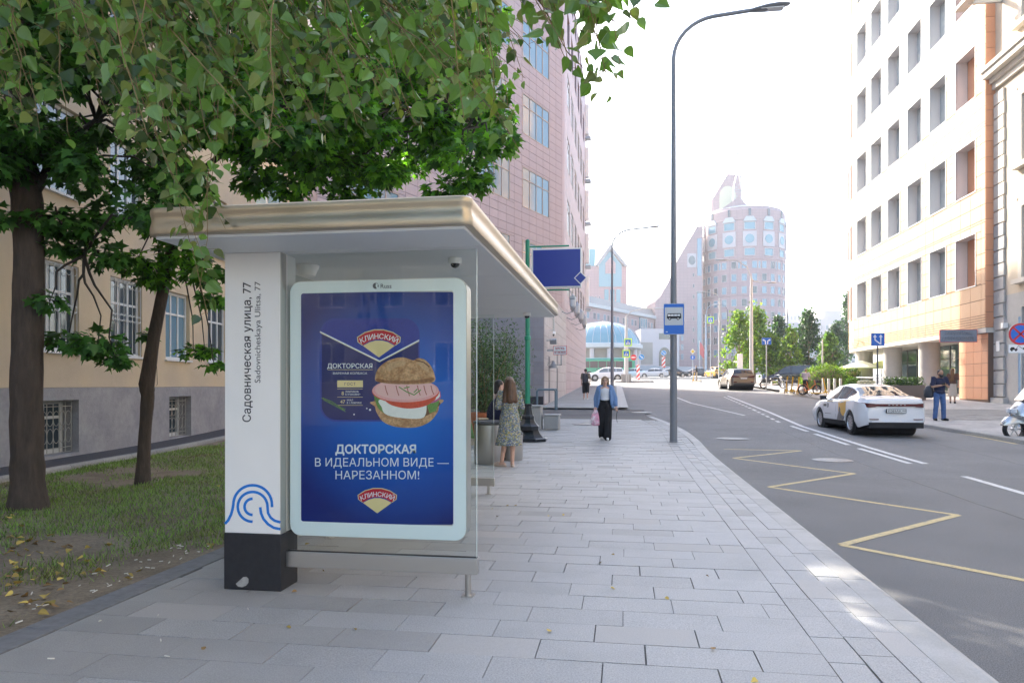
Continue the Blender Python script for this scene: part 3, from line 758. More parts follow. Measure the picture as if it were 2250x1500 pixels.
# rear glass and far wing
for a, b in ((5.27, 6.8), (6.82, 8.35), (8.37, 9.89)):
    mb = MB(); mb.bb((-2.93, a, .29), (-2.922, b, 2.528)); obj('glass_panel', mb, clear_glass, SH, world=True)
mb = MB(); mb.bb((-2.965, 5.275, .165), (-2.885, 9.93, .285)); obj('beam', mb, steel, SH, bevel=.003, world=True)
for y in (6.81, 8.36): leg(-2.925, y, .02, .166)
mb = MB(); mb.bb((-2.88, 9.90, .23), (-1.815, 9.908, 2.528)); obj('glass_panel', mb, clear_glass, SH, world=True)
mb = MB(); mb.bb((-1.8145, 9.899, .23), (-1.8095, 9.909, 2.528)); obj('glass_edge', mb, edge_g, SH, world=True)
mb = MB(); mb.bb((-2.88, 9.87, .115), (-1.80, 9.94, .228)); obj('beam', mb, steel, SH, bevel=.003, world=True)
leg(-1.885, 9.905, .023, .116)
mb = MB(); mb.bb((-2.975, 9.945, .0), (-2.885, 10.02, 2.53)); obj('post', mb, steel, SH, world=True)
def dome_cam(x, y, label=None):
    mb = MB(); mb.lathe([(.052, 0), (.055, -.03), (.05, -.045)], 20, (x, y, 2.529)); c = obj('security_camera', mb, white_coat, SH, 40, world=True)
    mb = MB(); mb.ell((x, y, 2.487), (.038, .038, .036)); obj('lens_dome', mb, blk_gloss, c, 60)
q = onY(1000, 560, 5.45); dome_cam(q.x, 5.45); q = onY(1158, 675, 9.75); dome_cam(q.x, 9.75)
q = onY(676, 565, 5.6); mb = MB(); mb.lathe([(.095, 0), (.09, -.02), (.062, -.085), (.05, -.09)], 20, (q.x, 5.6, 2.529)); obj('ceiling_lamp', mb, white_coat, SH, 40, world=True)
# ------------------------------------------------------------------ yellow stucco building on the left
stucco = M('yellow_stucco', (.64, .51, .335), .9, var=.07, vs=4, bump=.15, bs=40, col2=(.54, .44, .32), c2s=.5)
plinth_m = M('grey_plinth', (.36, .345, .345), .9, var=.14, vs=8, bump=.5, bs=28, col2=(.29, .28, .29), c2s=1.2)
win_white = M('window_white', (.68, .68, .66), .5)
YB = thing('yellow_building', 'yellow stucco building with grey plinth and barred windows behind the lawn', 'building', tuple(WA))
fy = Frame(WA + wd * -16, wd)   # u along the wall, seen from the street: u must run to the right = +wd
# outward normal of Frame is (u.y,-u.x) = (.99,.13): towards the street
S0 = 16.; LEN = 28.3
ops_up = []; cs = [1.62 + 2.52 * k for k in range(-5, 5)]
for c in cs:
    for zb in (2.22, 5.5, 8.8, 12.1): ops_up.append((S0 + c - .68, zb, S0 + c + .68, zb + 1.85))
ops_dn = [(S0 + c - .62, .10, S0 + c + .62, 1.22) for c in (1.6 - 5.1, 1.6, 6.7, 11.8)]
mb = MB(); wall_open(mb, fy, 0, 1.5, LEN, 15.4, ops_up, .16); wall = obj('wall', mb, stucco, YB, world=True)
mb = MB(); wall_open(mb, Frame(fy.O + fy.n * .05, fy.u), 0, -.3, LEN, 1.48, ops_dn, .38)
for a, b in ((0, LEN),): mb.add([fy(a, 1.48, .05), fy(b, 1.48, .05), fy(b, 1.48, -.2), fy(a, 1.48, -.2)], [(0, 1, 2, 3)])
obj('plinth', mb, plinth_m, YB, world=True)
mb = MB(); fy.box(mb, 0, 1.485, LEN, 1.53, -.02, .035); fy.box(mb, 0, 14.9, LEN, 15.4, 0, .35); obj('ledge', mb, stucco, YB, world=True)
mb = MB(); 
for z in (15.4,): mb.add([fy(0, z, .3), fy(LEN, z, .3), fy(LEN, z, -12), fy(0, z, -12)], [(0, 1, 2, 3)])
mb.add([fy(LEN, -.3), fy(LEN, 15.4), fy(LEN, 15.4, -12), fy(LEN, -.3, -12)], [(0, 1, 2, 3)]); mb.add([fy(0, -.3), fy(0, 15.4), fy(0, 15.4, -12), fy(0, -.3, -12)], [(0, 1, 2, 3)])
mb.add([fy(0, -.3, -12), fy(0, 15.4, -12), fy(LEN, 15.4, -12), fy(LEN, -.3, -12)], [(0, 1, 2, 3)]); obj('roof_and_rear', mb, stucco, YB, world=True)
def grille(w, a0, b0, a1, b1, d, style):
    mb = MB(); r = .008
    n = 7 if style else 6
    for i in range(n + 1):
        a = a0 + (a1 - a0) * i / n; mb.tube([fy(a, b0, d), fy(a, b1, d)], r, 5)
    for z in ([b0, b1, b0 + .1, b1 - .1] if not style else [b0, b1, (b0 + b1) / 2 - .06, (b0 + b1) / 2 + .06]):
        mb.tube([fy(a0, z, d), fy(a1, z, d)], r, 5)
    rr_ = (a1 - a0) / n / 2
    for i in range(n):
        c = a0 + (a1 - a0) * (i + .5) / n
        for z in ([(b0 + b1) / 2, b1 - rr_] if style else [b0 + .35, b1 - .35]):
            P = [fy(c + rr_ * math.cos(t * math.pi / 6), z + rr_ * (1 if style else 1.6) * math.sin(t * math.pi / 6), d) for t in range(13)]
            mb.tube(P, r * .8, 4)
    obj('grille', mb, win_white if style else M_grille, w)
M_grille = M('old_grille_paint', (.42, .40, .36), .6)
for k, c in enumerate(cs):
    for zb in (2.22, 5.5, 8.8):
        if zb > 6 and k < 5: continue
        a0, a1 = S0 + c - .67, S0 + c + .67
        w = window(YB, fy, a0, zb + .01, a1, zb + 1.84, -.10, win_white, pane_dark if (k + int(zb)) % 3 else pane_blue, 3, (.68,), .07, sill=.07)
        if zb < 3 and 3 <= k <= 6: grille(w, a0 + .03, zb + .03, a1 - .03, zb + 1.82, -.02, True)
for (a0, b0, a1, b1) in ops_dn:
    w = window(YB, fy, a0 + .01, b0 + .01, a1 - .01, b1 - .01, -.30, M_cream, pane_dark, 2, (.68,), .075) if False else window(YB, fy, a0 + .01, b0 + .01, a1 - .01, b1 - .01, -.30, win_white, pane_dark, 2, (.68,), .075)
    grille(w, a0 + .05, b0 + .03, a1 - .03, b1 - .03, -.10, False)
mb = MB(); mb.tube([fy(S0 + 5.4, 2.2, .06), fy(S0 + 5.42, 1.55, .07), fy(S0 + 5.36, 1.52, .08)], .006, 5); obj('wall_cable', mb, blk, YB, world=True)

# ------------------------------------------------------------------ pink tiled office block beside the street
pink_tile = M('pink_tile', (.47, .375, .385), .55, var=.05, vs=2, rnd=.045)
pink_back = M('pink_joint', (.30, .235, .24), .9)
tile_shaded = M('stone_tile_shaded', (.30, .285, .30), .5, var=.08, vs=3, rnd=.06)
dark_stone = M('dark_stone', (.045, .04, .05), .35, var=.3, vs=40)
bronze_fr = M('window_bronze', (.42, .33, .28), .5)
PK = thing('pink_office_block', 'tall pink tiled office block with bronze framed windows left of the street', 'building', (-5, 45, base(45)))
q = rad(20.5); pdir = Vector((math.sin(q), math.cos(q), 0)); cor = Vector((-3.9, 47.3, 0)); TL = 22.5
f1 = Frame(cor - pdir * TL, pdir); PH = 31.5; zb0 = base(47) - .8
ops = []
for k in range(4):
    a1 = TL - 2.3 - 5.05 * k
    for r_ in range(6): ops.append((a1 - 3.55, 7.70 + 4.35 * r_, a1, 7.70 + 4.35 * r_ + 2.42))
mb = MB(); wall_open(mb, f1, 0, zb0, TL - .45, PH, ops, .2); 
fs = Frame(cor + Vector((0, .45, 0)), (0, 1)); SL = 26.
ops_s = []
for k in range(6):
    for r_ in range(6): ops_s.append((1.6 + 3.75 * k, 7.70 + 4.35 * r_, 1.6 + 3.75 * k + 2.2, 7.70 + 4.35 * r_ + 2.42))
wall_open(mb, fs, 0, zb0, SL, PH, ops_s, .2)
obj('wall', mb, pink_back, PK, world=True)
# rounded corner
mb = MB(); A_, B_ = f1(TL - .45, 0, .03), fs(0, 0, .03); N_ = 8; o = len(mb.v)
ctl = cor + Vector((.03, .0, 0)); P = [A_ * (1 - t) ** 2 + ctl * 2 * t * (1 - t) + B_ * t * t for t in [i / N_ for i in range(N_ + 1)]]
for p in P: mb.v += [(p.x, p.y, zb0), (p.x, p.y, PH)]
for i in range(N_): mb.f.append([2*i, 2*i+2, 2*i+3, 2*i+1]); mb.m.append(0)
obj('corner_cladding', mb, pink_tile, PK, 60, world=True)
pieces(PK, 'tile', cut(grid(0, 5., TL - .45, PH, .92, .48, .0), ops), f1, .03, pink_tile, 300, .02)
pieces(PK, 'street_tile', cut(grid(0, zb0, SL, PH, 1.25, .60, .0), ops_s), fs, .03, pink_tile, 220, .02)
pane_warm = M('window_reflecting_warm', (.55, .36, .24), .06, spec=.8)
for (a0, b0, a1, b1) in ops:
    if b0 > 24: continue
    window(PK, f1, a0, b0, a1, b1, .035, bronze_fr, [pane_warm, pane_blue, pane_blue] if False else pane_blue, 4, (.70,), .07)
for (a0, b0, a1, b1) in ops_s:
    if b0 > 24: continue
    window(PK, fs, a0, b0, a1, b1, .035, bronze_fr, pane_blue, 2, (.70,), .07)
mb = MB(); back = [f1(0, 0), cor, fs(SL, 0), fs(SL, 0) + Vector((-16, 0, 0)), f1(0, 0) + Vector((-9, 14, 0))]
mb.add([(p.x, p.y, PH) for p in back], [(0, 1, 2, 3, 4)])
for i in (2, 3, 4): a, b = back[i], back[(i + 1) % 5]; mb.add([(a.x, a.y, zb0), (b.x, b.y, zb0), (b.x, b.y, PH), (a.x, a.y, PH)], [(0, 1, 2, 3)])
obj('roof_and_rear', mb, pink_back, PK, world=True)
for k in range(5):   # slim boxes and brackets at the far end of the street face
    mb = MB(); z = 9.5 + 4.35 * k; fs.box(mb, SL - 1.2, z, SL - .5, z + 3.0, .04, .4); obj('wall_cabinet', mb, white_coat, PK, world=True)
    mb = MB(); fs.box(mb, SL - 1.3, z - .5, SL - .4, z - .25, .04, .6); obj('bracket', mb, galv, PK, world=True)
LK = thing('rear_link_building', 'lower cream building between the yellow and pink blocks behind the trees', 'building', (-13, 33, base(33)))
fk_ = Frame((-24., 31., 0), (10.4, 1.6)); ll = 9.5; mb = MB(); fk_.box(mb, 0, 0, ll, 19.6, -6, 0); obj('wall', mb, stucco, LK, world=True)  # added gap filler; height shaped to sun the crown and shade the pavement
for k in range(4):
    for j in range(4): window(LK, fk_, 1 + 2.7 * j, 2.5 + 3.6 * k, 2.5 + 2.7 * j, 4.7 + 3.6 * k, .06, win_white, pane_blue, 2, (.7,), .08, sill=.15)
# low annex in grey stone
AX = thing('grey_annex', 'low grey stone tiled annex with dark plinth below the pink office block', 'building', (-5, 36, base(36)))
AY, AXX, AT = 34.6, -3.86, 6.3; zg = base(AY) - .15; L1 = 5.6
fa = Frame((AXX - L1, AY, 0), (1, 0)); fb = Frame((AXX, AY, 0), (0, 1)); L2 = 13.2
mb = MB(); fa.box(mb, 0, zg, L1, AT, -3, 0); fb.box(mb, .001, zg, L2, AT - .001, -3, 0); obj('wall', mb, pink_back, AX, world=True)
pieces(AX, 'tile', grid(0, .97, L1 - .01, AT, 1.02, .56, .0), fa, .03, tile_shaded, 120, .016)  # front face in shade: its darkness is put into the tile colour
door = (1.9, zg, 2.7, 3.0); door2 = (6.4, zg, 7.3, 3.3)
pieces(AX, 'street_tile', cut(grid(.03, .6, L2, AT, .95, .56, .5), [door, door2]), fb, .03, M('stone_tile_lit', (.50, .46, .45), .55, var=.06, vs=3, rnd=.05), 200, .016)  # paler copy of the tile: brightness of the lit street face in its colour
mb = MB(); fa.box(mb, 0, zg, L1 - .02, .965, .0, .05); obj('plinth', mb, dark_stone, AX, world=True)
for d_ in (door, door2):
    mb = MB(); fb.box(mb, d_[0], d_[1], d_[2], d_[3], -.001, .012); obj('door', mb, grey_metal, AX, world=True, bevel=.004)
mb = MB(); fb.box(mb, 4.2, 4.2, 4.9, 6.1, .031, .05)
for i in range(14): fb.box(mb, 4.22, 4.25 + i * .13, 4.88, 4.31 + i * .13, .05, .07)
obj('vent_grille', mb, galv, AX, world=True)
def warning_board(name, label, c, w, h, edge, face, txt, s=1., red_txt=sign_red, depth=.12, cat='sign', frame=None):
    t = thing(name, label, cat, c)
    mb = MB(); mb.bb((-w / 2, -depth / 2, -h / 2), (w / 2, depth / 2, h / 2)); obj('panel', mb, edge, t, bevel=.008)
    mb = MB(); b_ = .02 * s; mb.bb((-w / 2 + b_, -depth / 2 - .004, -h / 2 + b_), (w / 2 - b_, -depth / 2 + .01, h / 2 - b_)); obj('face', mb, face, t)
    mb = MB(); f_ = lambda a, b, d=0: Vector((a, -depth / 2 - .006, b))
    letter(mb, txt[0], f_, 0, h * .08, h * .36, 0, h * .008, fit=w * .66); letter(mb, txt[1], f_, 0, -h * .34, h * .36, 0, h * .008, fit=w * .84); obj('lettering', mb, red_txt, t)
    return t
wb = warning_board('warning_sign', 'small white warning sign with red letters on the grey annex', (-3.18, 35.9, 3.27), .68, .44, sign_red, sign_white, ('БЕРЕГИСЬ', 'АВТОМОБИЛЯ'))
mb = MB(); mb.bb((-.7, -.02, -.05), (-.3, .02, .05)); obj('bracket', mb, galv, wb)
mb = MB(); mb.bb((.03, -.03, -.75), (.09, .03, -.2)); mb.bb((-.7, -.03, -.75), (.09, .03, -.7)); obj('bracket', mb, galv, wb)
def wall_thing(name, label, cat, y, z, build, group=None):
    t = thing(name, label, cat, (AXX + .03, y, z), 0, group); build(t); return t
def b_cam(t):
    mb = MB(); mb.tube([(0, 0, 0), (.2, 0, .02), (.25, -.05, -.08)], .025, 8); obj('arm', mb, white_coat, t, 40)
    mb = MB(); mb.box((.3, -.2, -.15), (.14, .42, .14), rot=Matrix.Rotation(.35, 3, 'X')); obj('camera_body', mb, white_coat, t, bevel=.02)
    mb = MB(); mb.ell((.3, -.43, -.24), (.05, .03, .05)); obj('lens', mb, blk_gloss, t, 60)
wall_thing('security_camera', 'white bullet camera on the annex wall above the warning sign', 'camera', 36.6, 4.3, b_cam)
def b_flood(t):
    mb = MB(); mb.tube([(0, 0, 0), (.3, 0, 0)], .025, 8); obj('arm', mb, galv, t, 40)
    mb = MB(); mb.box((.35, -.1, -.05), (.34, .16, .26), rot=Matrix.Rotation(.5, 3, 'X')); obj('housing', mb, galv, t, bevel=.02)
wall_thing('floodlight', 'square grey floodlight on the annex wall', 'floodlight', 35.6, 3.75, b_flood)
def b_cone(t):
    mb = MB(); mb.lathe([(.05, .2), (.09, .12), (.24, -.12), (.25, -.16)], 18, (.3, 0, 0)); obj('shade', mb, galv, t, 40)
    mb = MB(); mb.tube([(0, 0, .1), (.3, 0, .2)], .02, 6); obj('arm', mb, galv, t)
wall_thing('wall_lamp', 'grey cone wall lamp under the warning sign', 'lamp', 36.2, 2.55, b_cone)
def b_lant(t):
    mb = MB(); mb.lathe([(.10, 0), (.19, .1), (.21, .55), (.2, .6)], 10, (.7, 0, .1)); obj('glass_body', mb, M_lant, t, 30)
    mb = MB(); mb.lathe([(.24, 0), (.2, .08), (.06, .2), (.02, .3)], 10, (.7, 0, .7)); mb.lathe([(.04, -.25), (.12, -.1), (.2, 0)], 10, (.7, 0, .1)); obj('cap', mb, galv, t, 30)
    mb = MB(); mb.tube([(0, 0, -.1), (.35, 0, -.25), (.7, 0, -.1)], .03, 6); obj('arm', mb, galv, t)
M_lant = M('lantern_glass', (.55, .55, .54), .2)
for i, (y, l) in enumerate(((44.5, 'nearest'), (48.6, 'second'), (53, 'third'), (58, 'farthest'))):
    t = thing('wall_lantern', f'{l} of four white wall lanterns on the pink block beyond the green pole', 'lantern', (-3.85, y, 6.2), 0, 'wall lanterns on the pink block'); b_lant(t)
# bicycle hoop, stone seats, litter
t = thing('bicycle_hoop', 'blue grey steel hoop beside the annex corner', 'bicycle rack', (-3.45, 32.0, base(32)))
mb = MB(); mb.tube([(-.42, 0, 0), (-.42, 0, .82), (-.36, 0, .9), (.36, 0, .9), (.42, 0, .82), (.42, 0, 0)], .05, 10); obj('hoop', mb, M('hoop_paint', (.13, .19, .23), .45), t, 40)
mb = MB(); mb.tube([(.42, .5, 0), (.42, .5, .82), (.42, .5, .9), (-.3, .5, .9)], .05, 10); obj('hoop', mb, MATS['hoop_paint'], t, 40)
cgrey = M('metal_seat_grey', (.34, .34, .335), .55, .2, var=.06, vs=5)
def stone_seat(c, w, d_, h, label, rz=.0):
    t = thing('seat_block', label, 'bench', c, rz, 'grey seat blocks by the green pole')
    mb = MB(); mb.bb((-w / 2, -d_ / 2, .0), (w / 2, d_ / 2, h - .04)); obj('body', mb, cgrey, t, bevel=.03)
    mb = MB(); mb.bb((-w / 2 - .02, -d_ / 2 - .02, h - .038), (w / 2 + .02, d_ / 2 + .02, h)); obj('top_slab', mb, cgrey, t, bevel=.01)
stone_seat((-2.74, 22.1, base(22.1)), .44, .6, .76, 'taller grey seat block behind the green pole')
stone_seat((-2.22, 22.3, base(22.3)), .46, .6, .47, 'lower grey seat block right of the taller one')
# ------------------------------------------------------------------ terracotta office block on the right
terra = M('terracotta_panel', (.62, .29, .155), .6, var=.04, vs=1.5, rnd=.05)
terra_lt = M('pale_terracotta_panel', (.58, .355, .205), .6, var=.04, vs=1.5, rnd=.05)
terra_back = M('panel_joint', (.16, .10, .07), .9)
alu = M('aluminium_reveal', (.58, .56, .56), .45, .3)
TB = thing('terracotta_office_block', 'terracotta panelled office block with deep grey windows right of the street', 'building', (20, 48, base(48)))
TX = 18.0; TH = 36.; YE = 39.25; YS = 60.0; RC = 9.0
# wall seen from the street (facing -X): u runs to the right = -Y
ft = Frame((TX, YS, 0), (0, -1)); TLn = YS - YE
yl = [42.43, 45.8, 49.15, 52.6, 56.0, 59.2]
ops = []
for i, y in enumerate(yl):
    w = 2.2 if i == 0 else 2.12
    for k in range(6): ops.append((YS - y, 6.68 + 4.88 * k, YS - y + w, 6.68 + 4.88 * k + 2.67))
SZ = 4.42
mb = MB(); wall_open(mb, ft, 0, SZ, TLn, TH, ops, .55, 0, 1); obj('wall', mb, [terra_back, alu], TB, world=True)
rows = []; z = SZ
while z < TH - .05:                        # courses: panels with a band of thin ribs above each row of windows
    k = (z - 4.42) % 4.88
    h = .13 if 1.0 > k >= .0 and z > SZ - 1 and k < .52 else .78
    if z + h > TH: h = TH - z
    rows.append((z, h)); z += h
rects = []
for z, h in rows:
    a = 0
    while a < TLn - .01: rects.append((a, z, min(a + 1.13, TLn), z + h)); a += 1.13
pieces(TB, 'panel', cut(rects, ops), ft, .03, terra_lt, 300, .03)
# far end curves away
mb = MB(); n = 14; P = []
for i in range(n + 1):
    w = rad(80) * i / n; P.append((TX + RC * (1 - math.cos(w)) - .03, YS + RC * math.sin(w)))
for x, y in P: mb.v += [(x, y, SZ), (x, y, TH)]
for i in range(n): mb.f.append([2*i, 2*i+1, 2*i+3, 2*i+2]); mb.m.append(0)
obj('curved_wall', mb, terra_lt, TB, 60, world=True)
cw = []
for i in range(1, 5):
    w = rad(80) * (i * 3.1 - 1.3) / (RC * rad(80)); x, y = TX + RC * (1 - math.cos(w)) - .03, YS + RC * math.sin(w)
    fc = Frame((x, y, 0), (-math.sin(w), -math.cos(w)))
    for k in range(6): window(TB, fc, -1.05, 6.68 + 4.88 * k, 1.05, 9.35 + 4.88 * k, .03, alu, pane_curtain, 2, (), .1, .25)
for i, (a0, b0, a1, b1) in enumerate(ops):
    col_i = i // 6
    if b0 > 28: continue
    fm = MB(); e = .05
    for r_ in ((a0 - e, b0 - e, a1 + e, b0), (a0 - e, b1, a1 + e, b1 + e), (a0 - e, b0, a0, b1), (a1, b0, a1 + e, b1)): ft.box(fm, *r_, -.02, .06)
    if col_i == 0:
        niche = obj('niche', fm, alu, TB, world=True); m2 = MB(); ft.box(m2, a0, b0, a1, b1, -.6, -.56); obj('niche_back', m2, terra, niche)
        m2 = MB(); ft.box(m2, a1 - .5, b0 + .1, a1 - .05, b0 + 1.3, -.555, -.5); obj('niche_shutter', m2, grey_metal, niche)
    else:
        surround = obj('window_surround', fm, win_white, TB, world=True)
        window(TB, ft, a0, b0, a1, b1, -.46, alu, [pane_curtain, pane_blue], 2, (), .06)
# end wall in darker terracotta
fe = Frame((TX, YE, 0), (1, 0)); mb = MB(); fe.box(mb, .03, SZ, 12, TH, -.2, -.03); obj('end_wall', mb, terra_back, TB, world=True)
pieces(TB, 'end_panel', grid(-.03, SZ, 2.2, TH, 1.13, .78), Frame((TX, YE - .03, 0), (1, 0)), .03, terra, 60, .02)
# underside, recessed lobby, columns, ground floor wall
mb = MB(); sof = [(TX, YE), (26, YE), (26, YS + 9)] + [(TX + RC * (1 - math.cos(rad(80) * i / 10)), YS + RC * math.sin(rad(80) * i / 10)) for i in range(10, -1, -1)]
mb.prism(sof, lambda a, b, d: Vector((a, b, d)), SZ - .25, SZ - .002); obj('soffit', mb, M('soffit_cream', (.60, .56, .50), .6), TB, world=True)
mb = MB(); mb.add([(26, YE, SZ), (26, YS + 9, SZ), (26, YS + 9, TH), (26, YE, TH)], [(0, 1, 2, 3)]); mb.add([(TX, YE, TH), (26, YE, TH), (26, YS + 9, TH), (TX + RC, YS + 9, TH), (TX, YS, TH)], [(0, 1, 2, 3, 4)]); obj('roof_and_rear', mb, terra_back, TB, world=True)
fg = Frame((TX + .12, 42.35, 0), (0, -1)); zg = base(41) - .1; L_ = 42.35 - YE
mb = MB(); fg.box(mb, 0, zg, L_, SZ - .26, -4, 0); obj('ground_wall', mb, terra_back, TB, world=True)
pieces(TB, 'ground_panel', grid(0, zg + .2, L_, SZ - .26, .82, .62), fg, .03, terra, 60, .018)
pieces(TB, 'ground_panel', grid(0, zg + .2, 3.2, SZ - .26, .82, .62), Frame((TX + 3.3, 42.36, 0), (-1, 0)), .03, terra, 20, .018)
colm = M('column_render', (.42, .40, .37), .7, var=.06, vs=3)
for y in (48.4, 54.6, 60.6):
    mb = MB(); mb.lathe([(.60, base(y) - .1), (.60, SZ - .25)], 28, (18.95, y, 0)); obj('column', mb, colm, TB, 40, world=True)
fl = Frame((21.3, 62, 0), (0, -1))
lobby_glass = M('lobby_glass', (.07, .12, .13), .05, spec=.9)
for k in range(11):
    window(TB, fl, k * 1.8, .9, k * 1.8 + 1.8, SZ - .26, 0, grey_metal, lobby_glass, 1, (.72,), .05, name='lobby_window')
# beige building beyond the right edge
beige = M('beige_stucco', (.55, .47, .36), .9, var=.06, vs=3, bump=.1, bs=40)
beige_l = M('beige_moulding', (.60, .55, .47), .8, var=.05, vs=4)
grey_st = M('grey_rustication', (.42, .41, .39), .85, var=.08, vs=4, bump=.1, bs=30)
BB = thing('beige_classical_building', 'beige classical building with quoins and a heavy cornice at the right edge', 'building', (19, 30, base(30)))
fq = Frame((TX + .42, 39.2, 0), (0, -1)); BL = 62.
opsb = []
for k in range(8):
    a = 2.55 + 4.1 * k
    for z0, z1 in ((6.6, 9.9), (12.0, 15.1), (18.6, 22.)): opsb.append((a, z0, a + 1.9, z1))
opsg = [(2.4 + 4.1 * k, base(30) - .2, 4.6 + 4.1 * k, 5.2) for k in range(8)]
mb = MB(); wall_open(mb, fq, 0, 5.9, BL, 24, opsb, .35); obj('wall', mb, beige, BB, world=True)
mb = MB(); wall_open(mb, fq, 0, -.3, BL, 5.9, opsg, .6); obj('ground_storey', mb, grey_st, BB, world=True)
for k in range(24):
    mb = MB(); z0 = .95 + .66 * k
    if z0 + .6 > 16.3: break
    fq.box(mb, .02, z0, 1.02 if k % 2 else .96, z0 + .61, .0, .10); obj('quoin', mb, grey_st if z0 < 9 else beige_l, BB, world=True, bevel=.02)
mb = MB(); fq.box(mb, -.1, base(38) - .2, 1.2, .9, 0, .22); obj('plinth', mb, grey_st, BB, world=True)
for z0, z1, dd in ((16.3, 16.6, .16), (16.6, 16.85, .3), (16.85, 17.15, .62), (17.15, 17.35, .72)):
    mb = MB(); fq.box(mb, -.05, z0, BL, z1, -.01, dd); obj('cornice', mb, beige_l, BB, world=True)
for (a0, b0, a1, b1) in opsb[:9]:
    w = window(BB, fq, a0, b0, a1, b1, -.25, grey_metal, pane_dark, 2, (.33, .66), .08)
    mb = MB()
    for r_ in ((a0 - .3, b0 - .1, a0, b1 + .3), (a1, b0 - .1, a1 + .3, b1 + .3), (a0, b1, a1, b1 + .3)): fq.box(mb, *r_, 0, .09)
    fq.box(mb, a0 - .42, b1 - .6, a0 - .3, b1 + .42, 0, .06); fq.box(mb, a0 - .42, b1 + .3, a1 + .42, b1 + .42, 0, .06)
    obj('surround', mb, beige_l, w); mb = MB(); fq.box(mb, a0 - .5, b0 - .32, a1 + .5, b0 - .1, 0, .3); obj('sill', mb, beige_l, w)
for (a0, b0, a1, b1) in opsg[:3]:
    mb = MB(); fq.box(mb, a0, b0, a1, b1, -.6, -.5); obj('door', mb, grey_metal, BB, world=True)
mb = MB(); mb.add([fq(0, 24, -.3), fq(BL, 24, -.3), fq(BL, 24, -12), fq(0, 24, -12)], [(0, 1, 2, 3)]); mb.add([fq(BL, 0), fq(BL, 24), fq(BL, 24, -12), fq(BL, 0, -12)], [(0, 1, 2, 3)]); obj('roof_and_rear', mb, beige, BB, world=True)
mb = MB(); fq.box(mb, .55, 20.4, .7, 20.6, 0, 1.5); mb.box(fq(.62, 20.5, 1.6), (.5, 1.6, .12)); obj('lamp_bracket', mb, galv, BB, world=True)
mb = MB(); fq.box(mb, 1.05, 4.3, 1.25, 4.55, .02, .25); obj('alarm_box', mb, white_coat, BB, world=True)
mb = MB(); fq.box(mb, .35, 3.2, .65, 3.7, .1, .13); obj('notice', mb, sign_white, BB, world=True)
wbb = warning_board('hanging_board', 'grey blue hanging board with red edge on the terracotta corner', (17.08, 40.1, 4.06), 1.78, .66, sign_red, M('board_grey', (.24, .28, .34), .5), ('БЕРЕГИСЬ', 'АВТОМОБИЛЯ'), red_txt=M('board_text', (.36, .38, .42), .5))

# ------------------------------------------------------------------ far buildings round the square
def tiled_far(name, col, sx, sz_, dark=.75):
    m = bpy.data.materials.new(name); m.use_nodes = True; N = m.node_tree.nodes; L = m.node_tree.links; b = N['Principled BSDF']
    g = N.new('ShaderNodeNewGeometry'); sp = N.new('ShaderNodeSeparateXYZ'); L.new(g.outputs['Position'], sp.inputs[0])
    ad = N.new('ShaderNodeMath'); ad.operation = 'ADD'; L.new(sp.outputs[0], ad.inputs[0]); L.new(sp.outputs[1], ad.inputs[1])
    cb = N.new('ShaderNodeCombineXYZ'); L.new(ad.outputs[0], cb.inputs[0]); L.new(sp.outputs[2], cb.inputs[1])
    br = N.new('ShaderNodeTexBrick'); L.new(cb.outputs[0], br.inputs[0]); br.offset = 0; br.inputs['Color1'].default_value = (*col, 1); br.inputs['Color2'].default_value = tuple(c * .94 for c in col) + (1,)
    br.inputs['Mortar'].default_value = tuple(c * dark for c in col) + (1,); br.inputs['Scale'].default_value = 1; br.inputs['Brick Width'].default_value = sx; br.inputs['Row Height'].default_value = sz_; br.inputs['Mortar Size'].default_value = .035
    L.new(br.outputs[0], b.inputs['Base Color']); b.inputs['Roughness'].default_value = .6; return m
tower_m = tiled_far('tower_tile', (.45, .315, .31), 1.2, .9)
tower_trim = M('tower_trim', (.55, .50, .50), .6)
slope_roof = M('pale_roof', (.55, .56, .55), .5)
blue_glass = M('far_blue_glass', (.14, .30, .36), .2, spec=.9)
TD = 215.; c = at(1632, TD); RT = 12.0; ztop = hz(473, TD)
TW = thing('round_tower', 'round pink tiled office tower with circular windows beyond the square', 'tower', tuple(c))
mb = MB(); N_ = 48; zb = c.z - 3
mb.lathe([(RT, zb), (RT, ztop - 3), (RT - .1, ztop - 1), (RT - .8, ztop)], N_, (c.x, c.y, 0)); obj('wall', mb, tower_m, TW, 30, world=True)
toward = math.atan2(-c.y, -c.x)
def tower_frame(ang, r=RT):
    n_ = Vector((math.cos(ang), math.sin(ang), 0)); return Frame(c + n_ * r - Vector((0, 0, c.z)), (-n_.y, n_.x))
zr = [hz(1350 / 3 + 330, TD) - .8 + 3.57 * k for k in range(8)]
for k, z in enumerate(zr):
    for i in range(-7, 8):
        ft_ = tower_frame(toward + rad(2) + i * rad(13.5)); window(TW, ft_, -.75, z, .75, z + 2.1, .12, tower_trim, pane_blue if (i * 3 + k) % 4 else pane_dark, 1, (), .1, .2)
        if k == 7: window(TW, tower_frame(toward + rad(8.7) + i * rad(13.5)), -.35, z, .35, z + 2.1, .12, tower_trim, pane_blue, 1, (), .1, .2) if i % 2 else None
